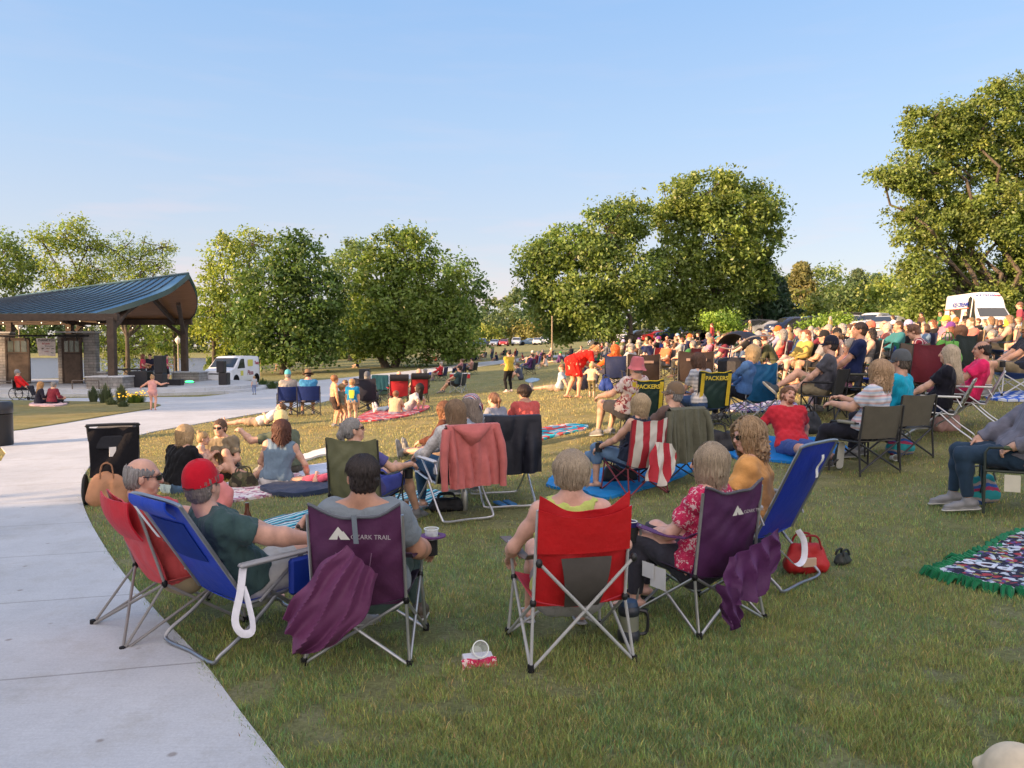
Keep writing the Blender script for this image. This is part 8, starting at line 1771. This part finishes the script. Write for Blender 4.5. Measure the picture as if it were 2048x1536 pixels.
P('woman with dark hair in a grey top and jeans lying propped on the red blanket', 815, 824, 84, 'stretch', 'short', (.45, .42, .42), 'long', (.10, .16, .26), 'long', DARK, f=1, fem=True, lean=38, fc=(.7, .62, .6))
P('small boy in a pale shirt sitting on the red blanket with his back to us', 789, 830, -10, 'kneesup', 'short', (.55, .38, .24), 'short', (.2, .2, .3), 'kid', (.22, .11, .06), s=.72, f=1, hs=1.15)
# by the stage
t_ = thing('wheelchair', 'manual wheelchair with spoked wheels on the path', 'wheelchair', G(42, 801, .02), math.radians(-80))
for sx in (-1, 1):
 mb = MB(); mm = Matrix.Translation((sx * .30, -.08, .30)) @ Matrix.Rotation(PI / 2, 4, 'Y'); mb.tube([mm @ Vector((.29 * math.cos(a), .29 * math.sin(a), 0)) for a in np.linspace(0, 2 * PI, 28, endpoint=False)], .016, 6, closed=True)
 for a in np.linspace(0, 2 * PI, 12, endpoint=False): mb.tube([mm @ Vector((0, 0, 0)), mm @ Vector((.28 * math.cos(a), .28 * math.sin(a), 0))], .005, 4)
 mb.build('wheel', 'rubber', t_, (.02, .02, .02)); mb = MB(); mb.tube([(sx * .27, -.25, .95), (sx * .27, -.2, .45), (sx * .25, .3, .45), (sx * .22, .5, .1)], .014, 6); mb.build('frame', 'tube', t_, (.3, .3, .3)); mb = MB(); mb.lathe([(.02, -.015), (.08, -.015), (.08, .015), (.02, .015)], 12, Matrix.Translation((sx * .2, .4, .08)) @ Matrix.Rotation(PI / 2, 4, 'Y')); mb.build('caster', 'rubber', t_, BLK)
mb = MB(); mb.box((-.24, -.2, .44), (.24, .26, .49), .02); mb.build('seat', 'nylon', t_, BLK); mb = MB(); mb.box((-.25, -.25, .5), (.25, -.21, .9), .02); mb.build('backrest', 'nylon', t_, BLK)
P('man in a red shirt and grey cap sitting in the wheelchair', 42, 801, -78, 'chair', 'long', (.70, .02, .02), 'long', (.03, .03, .04), 'shortgrey', GREY, 'cap', (.25, .25, .25), z=.60, f=1, ra=(.12, .55, .2), la=(-.12, .55, .2))
blanket('pale pink blanket under the couple on the round lawn', [(58, 814), (80, 806), (120, 806), (135, 811), (110, 816)], 'cloth', (.62, .42, .44), seed=13, off=.08)
P('long-haired person in a black patterned hoodie on the pink blanket', 77, 812, -40, 'crossleg', 'long', (.02, .018, .03), 'long', (.02, .02, .04), 'long', (.45, .25, .10), f=1, fem=True, dz=.07); P('grey-haired person in a maroon long-sleeved top on the pink blanket', 104, 812, -20, 'crossleg', 'long', (.17, .02, .035), 'long', (.02, .02, .03), 'short', GREY, f=1, dz=.07, fat=1.1)
P('girl in a pink patterned romper with arms spread, dancing on the plaza', 306, 822, 5, 'stand', 'tank', (.62, .32, .30), 'brief', (.55, .30, .30), 'bun', (.42, .26, .13), s=.70, f=1, hs=1.12, rh=(.62, .1, 1.30), lh=(-.60, .2, 1.12), feet=None, dz=.03, sk=(.66, .34, .24))
P('small child in grey and blue standing at the right end of the stage steps', 509, 790, 40, 'stand', 'short', (.4, .42, .45), 'long', (.2, .25, .4), 'kid', BLOND, s=.55, f=0, hs=1.2, dz=.03)
for px, Y, hd, tc, bc, hc, st, top, bot, lb in [(286, 43.6, -80, (.5, .06, .09), (.1, .14, .15), (.2, .08, .05), 'long', 'short', 'long', 'long-haired guitarist in a red t-shirt on the stage'), (301, 44.6, 190, (.02, .02, .04), (.03, .03, .04), DARK, 'short', 'short', 'long', 'band member in black with a guitar on the stage'), (333, 43.8, -70, (.5, .05, .12), (.015, .015, .02), DARK, 'short', 'short', 'short', 'bearded band member in a red t-shirt and black shorts')]:
 x, y, _ = at(px, 750, Y); person(lb, (x, y, FZ), hd, 'stand', (top, tc), (bot, bc), (st, hc), None, ('shoe', (.05, .05, .05)), SKIN, 1.0, fine=1, rh=(.10, .24, 1.0), lh=(-.42, .25, 1.12))
 if px < 330: t_ = thing('guitar', lb.replace('guitarist', 'guitar player').replace('long-haired guitar player in a red t-shirt on the stage', 'tan electric guitar of the long-haired player').replace('band member in black with a guitar on the stage', 'sunburst guitar of the player in black'), 'guitar', (x, y, FZ), math.radians(hd)); mb = MB(); mb.ell((.05, .22, 1.0), (.17, .03, .12), 12, 6); mb.build('guitar_body', 'wood', t_, (.4, .2, .07)); mb = MB(); mb.box((-.65, .20, 1.06), (-.05, .23, 1.11), .005, Matrix.Identity(4)); mb.build('neck', 'wood', t_, (.1, .05, .03))
 else: t_ = thing('microphone_stand', 'microphone stand before the bearded band member', 'microphone stand', (x + .5, y - .2, FZ)); mb = MB(); mb.tube([(0, 0, 0), (0, 0, 1.45), (-.2, .1, 1.5)], .012, 6); mb.build('pole', 'darktube', t_, BLK)
# a few people right of centre in the light
P('man in a maroon and white striped shirt bending over his lap', 1858, 790, 62, 'chairfwd', 'short', (.3, .1, .1), 'long', (.2, .15, .12), 'short', (.20, .10, .06), f=1, z=.5, shirt_mat=VSTRIPE, s=1.05); CC('low camp chair under the man in the striped shirt', 1862, 790, 55, (.05, .05, .06), 1)
CC('black chair with a lime green hooded bag on its back', 1905, 770, 20, (.02, .03, .03), 1, top=.98); P('woman with straight brown hair in the chair with the lime bag', 1906, 768, 35, 'chair', 'short', (.02, .06, .05), 'long', (.05, .05, .05), 'bob', (.20, .10, .06), f=1, fem=True); bag('lime green hooded backpack hanging on the black chair', G(1892, 778, .45), (.42, .2, .50), (.14, .42, .06), 10, 'backpack', 'backpack', seed=19)
bag('dark plaid bag on the grass right of the lime backpack', G(1915, 772), (.5, .3, .35), (.03, .04, .07), 0, seed=20)
CC('blue camp chair with bright aluminium legs at the right edge', 2030, 790, 74, (.03, .08, .22), 2, frame=(.62, .62, .62), w=.6, top=.95); P('bearded man in a tan hat and black t-shirt leaning back at the right edge', 2028, 790, 80, 'chairlap', 'short', (.03, .035, .05), 'short', (.30, .24, .15), 'short', (.25, .1, .05), 'straw', (.42, .28, .12), f=2, z=.46, lean=26, beard=(.2, .08, .04), s=1.05, head=(0, -14))
P('woman in sunglasses and an orange v-neck sitting cross-legged facing us', 1985, 716, 175, 'crossleg', 'short', (.72, .18, .02), 'short', (.3, .2, .15), 'pony', BROWN, f=1, fem=True, glasses=True); P('person in an orange shirt and brown hat reclining behind the tan hat', 2022, 708, 80, 'stretch', 'short', (.7, .2, .05), 'short', (.3, .2, .15), 'short', BROWN, 'straw', (.3, .2, .1), f=1)
for px, hd, tc, lb in [(2038, 60, (.42, .06, .09), 'standing man in a maroon t-shirt and pale blue shorts by the truck'), (2054, 120, (.02, .02, .05), 'standing person in dark blue at the very right edge')]:
 x, y, _ = at(px, 700, 27.5); person(lb, (x, y, tz(x, y)), hd, 'stand', ('short', tc), ('short', (.3, .38, .5)), ('short', (.2, .11, .07)), None, ('shoe', (.2, .2, .2)), SKIN, 1.02, fine=1)
# ---------------------------------------------------------------- the seated crowd on the slope
CR = np.random.default_rng(21)
COLS = [('red', (.55, .03, .03)), ('white', (.66, .64, .62)), ('navy', (.02, .03, .10)), ('black', (.02, .02, .022)), ('orange', (.70, .16, .03)), ('grey', (.28, .28, .30)), ('pink', (.66, .22, .32)), ('teal', (.02, .22, .25)), ('sky blue', (.22, .38, .60)), ('maroon', (.22, .02, .05)), ('olive', (.13, .14, .06)), ('coral', (.66, .16, .11)), ('yellow', (.66, .48, .06)), ('cream', (.60, .52, .40)), ('purple', (.16, .05, .24)), ('green', (.04, .22, .06)), ('brown', (.16, .08, .045)), ('lavender', (.42, .38, .58))]
HAIRC = [('brown-haired', BROWN), ('blond', BLOND), ('grey-haired', GREY), ('dark-haired', DARK), ('sandy-haired', SANDY), ('white-haired', WHITEH), ('auburn', AUBURN)]
CHC = [('navy', NAVY), ('black', BLK), ('green', (.02, .12, .05)), ('red', (.40, .02, .025)), ('blue', (.01, .06, .32)), ('grey', (.15, .15, .16)), ('tan', (.25, .2, .13)), ('maroon', (.14, .012, .02))]
XS = [1180, 1300, 1400, 1500, 1600, 1700, 1800, 1900, 2050]; TOPY = [708, 705, 702, 699, 696, 693, 690, 686, 686]; BOTY = [752, 756, 762, 772, 772, 768, 752, 742, 738]
zones = [(1180, 'near the leaning trunk'), (1320, 'right of leaning trunk'), (1400, 'below the tallest maple'), (1500, 'by the stroller hoods'), (1600, 'before the dark cars'), (1700, 'before the silver wagon'), (1790, 'before the white pickup'), (1870, 'left of ice-cream truck'), (1940, 'before the ice-cream truck')]
protos_c = {}
def crowd_chair(label, loc, hd, col, frame):
 if 'c' not in protos_c:
  t = camp_chair(label, loc, hd, col, frame=DT, level=0, w=.56, top=.92, cup=False); protos_c['c'] = t
 else: t = copy_tree(protos_c['c']); t.location = loc; t.rotation_euler = (0, 0, math.radians(hd)); t['label'] = label
 t['group'] = 'camp chairs in the crowd'
 for ch in t.children:
  k = ch.name.split('.')[0]; ch.color = (*(col if k == 'backrest' else tuple(c * .6 for c in col) if k != 'frame' else frame), 1)
used_l = set(); CW = lambda: int(CR.choice(18, p=np.array([8, 10, 10, 12, 4, 12, 5, 5, 6, 6, 6, 5, 2, 6, 3, 4, 5, 3]) / 112))
def crowd_person(px, py, Y=None, stand=False, zone=None, grp='people seated in the crowd', ground=False, hd0=76):
 x, y, z = G(px, py) if Y is None else (lambda q: (q[0], q[1], tz(q[0], q[1])))(at(px, py, Y))
 for _ in range(60):
  (hn, hc), (cn, cc), (bn, bc), (kn, kc) = HAIRC[CR.integers(7)], COLS[CW()], COLS[CW()], CHC[CR.integers(8)]
  fem = CR.random() < .5; cap = CR.random() < .28; hatn, hatc = COLS[CR.integers(18)]; zn = zone or [q for a, q in zones if px >= a][-1]
  who = 'woman' if fem else 'man'; pose = 'stand' if stand else (['kneesup', 'crossleg', 'stretch'][CR.integers(3)] if ground else ['chairlap', 'chair', 'chairarms', 'chairdrink', 'chaircross', 'chairfwd'][CR.integers(6)])
  act = 'standing' if stand else 'sitting on the grass' if ground else '%s chair' % kn
  hz_ = (', %s cap' % hatn) if cap else ''; lb = '%s, %s top%s, %s %s' % (hn + ' ' + who, cn, hz_, act + (',' if not (stand or ground) else ''), zn)
  if lb not in used_l: break
 used_l.add(lb); hd = hd0 + CR.normal(0, 14); st = (['bob', 'long', 'pony', 'curly', 'long'][CR.integers(5)] if fem else ['short', 'shortgrey', 'short', 'curlyshort', 'fringe'][CR.integers(5)])
 person(lb, (x, y, z), hd, pose, (['short', 'long', 'short', 'tank'][CR.integers(4)] if fem else ['short', 'short', 'long'][CR.integers(3)], tuple((np.array(cc) * .82 + np.mean(cc) * .18) * (.6 + .3 * CR.random()))), (['short', 'long'][CR.integers(2)], [(.05, .08, .15), (.03, .03, .035), (.35, .28, .18), (.15, .15, .16), (.08, .12, .2)][CR.integers(5)]), (st, tuple(np.array(hc) * (.5 + .4 * CR.random()))), ('cap', hatc) if cap else None, None, [SKIN, SKINL, SKINT, SKIN][CR.integers(4)], .94 + .12 * CR.random() + (.03 if not fem else 0), fine=0, group=grp, glasses=False, **({} if ground or stand else dict(z=.42)))
 if not (stand or ground): crowd_chair('%s chair of the %s in %s%s, %s' % (kn, hn + ' ' + who, cn, hz_, zn), (x, y, z), hd, kc, [(.03, .03, .03), (.35, .35, .36)][CR.integers(2)])
cand = []
for _ in range(5200):
 px = 1188 + (2046 - 1188) * CR.random(); t = CR.random() ** 1.25; py = np.interp(px, XS, TOPY) * (1 - t) + np.interp(px, XS, BOTY) * t; cand.append((px, py, t))
taken = []
blocked = [(1245, 762, 45), (1283, 775, 40), (1388, 775, 40), (1478, 772, 44), (1180, 760, 40), (1720, 800, 40), (1858, 775, 30), (1905, 765, 26), (2030, 760, 36), (1985, 716, 16), (2038, 700, 14)]
for px, py, t in cand:
 if any(abs(px - a) < c * .55 and abs(py - b) < 18 for a, b, c in blocked): continue
 if any(abs(px - a) < 10 + 17 * max(t, s_) and abs(py - b) < 4.5 + 9 * max(t, s_) for a, b, s_ in taken): continue
 taken.append((px, py, t))
 if len(taken) >= 175: break
for px, py, t in sorted(taken, key=lambda q: q[1]): crowd_person(px, py, ground=CR.random() < .12)
print('crowd', len(taken))
for px, Y in [(1424, 52), (1500, 60), (1842, 44), (1905, 46), (1930, 46), (1880, 45), (1660, 56), (1785, 50)]: crowd_person(px, 690, Y, stand=True, grp='people standing at the back')
# scattered groups on the far lawn
far = [(715, 736, 1, 'alone under the maples'), (581, 741, 0, 'left of the staked leafless tree'), (563, 742, 0, 'by the lake shore'), (858, 724, 1, 'beside the leafless sapling'), (872, 723, 1, 'right of the leafless sapling'), (893, 722, 0, 'far row by path, first'), (912, 722, 0, 'far row by path, second'), (926, 722, 0, 'far row by path, third'), (940, 722, 0, 'far row by path, fourth'), (950, 721, 1, 'far row by path, fifth'), (968, 721, 0, 'left of the mustard top'), (994, 722, 1, 'left behind the mustard top'), (1008, 716, 0, 'just behind the mustard top'), (1030, 718, 0, 'right behind the mustard top'), (1046, 722, 1, 'right of the mustard top'), (1062, 728, 0, 'left of the red dress, far'), (1072, 738, 0, 'reclining left of the red dress'), (1082, 727, 0, 'beside the tall pole'), (1092, 734, 1, 'left of the red dress'), (1100, 722, 0, 'under the tall pole'), (1116, 726, 1, 'just left of the red dress'), (1060, 750, 0, 'lawn before tall pole'), (1140, 716, 0, 'behind the red dress'), (1160, 718, 0, 'right behind the red dress'), (1030, 730, 1, 'near the far path')]
for px, py, g_, zn in far: crowd_person(px, py, zone=zn, ground=bool(g_), grp='people scattered on the far lawn', hd0=70)
crowd_person(985, 722, zone='between the far groups by the path', stand=True, grp='people scattered on the far lawn')
make_grass()
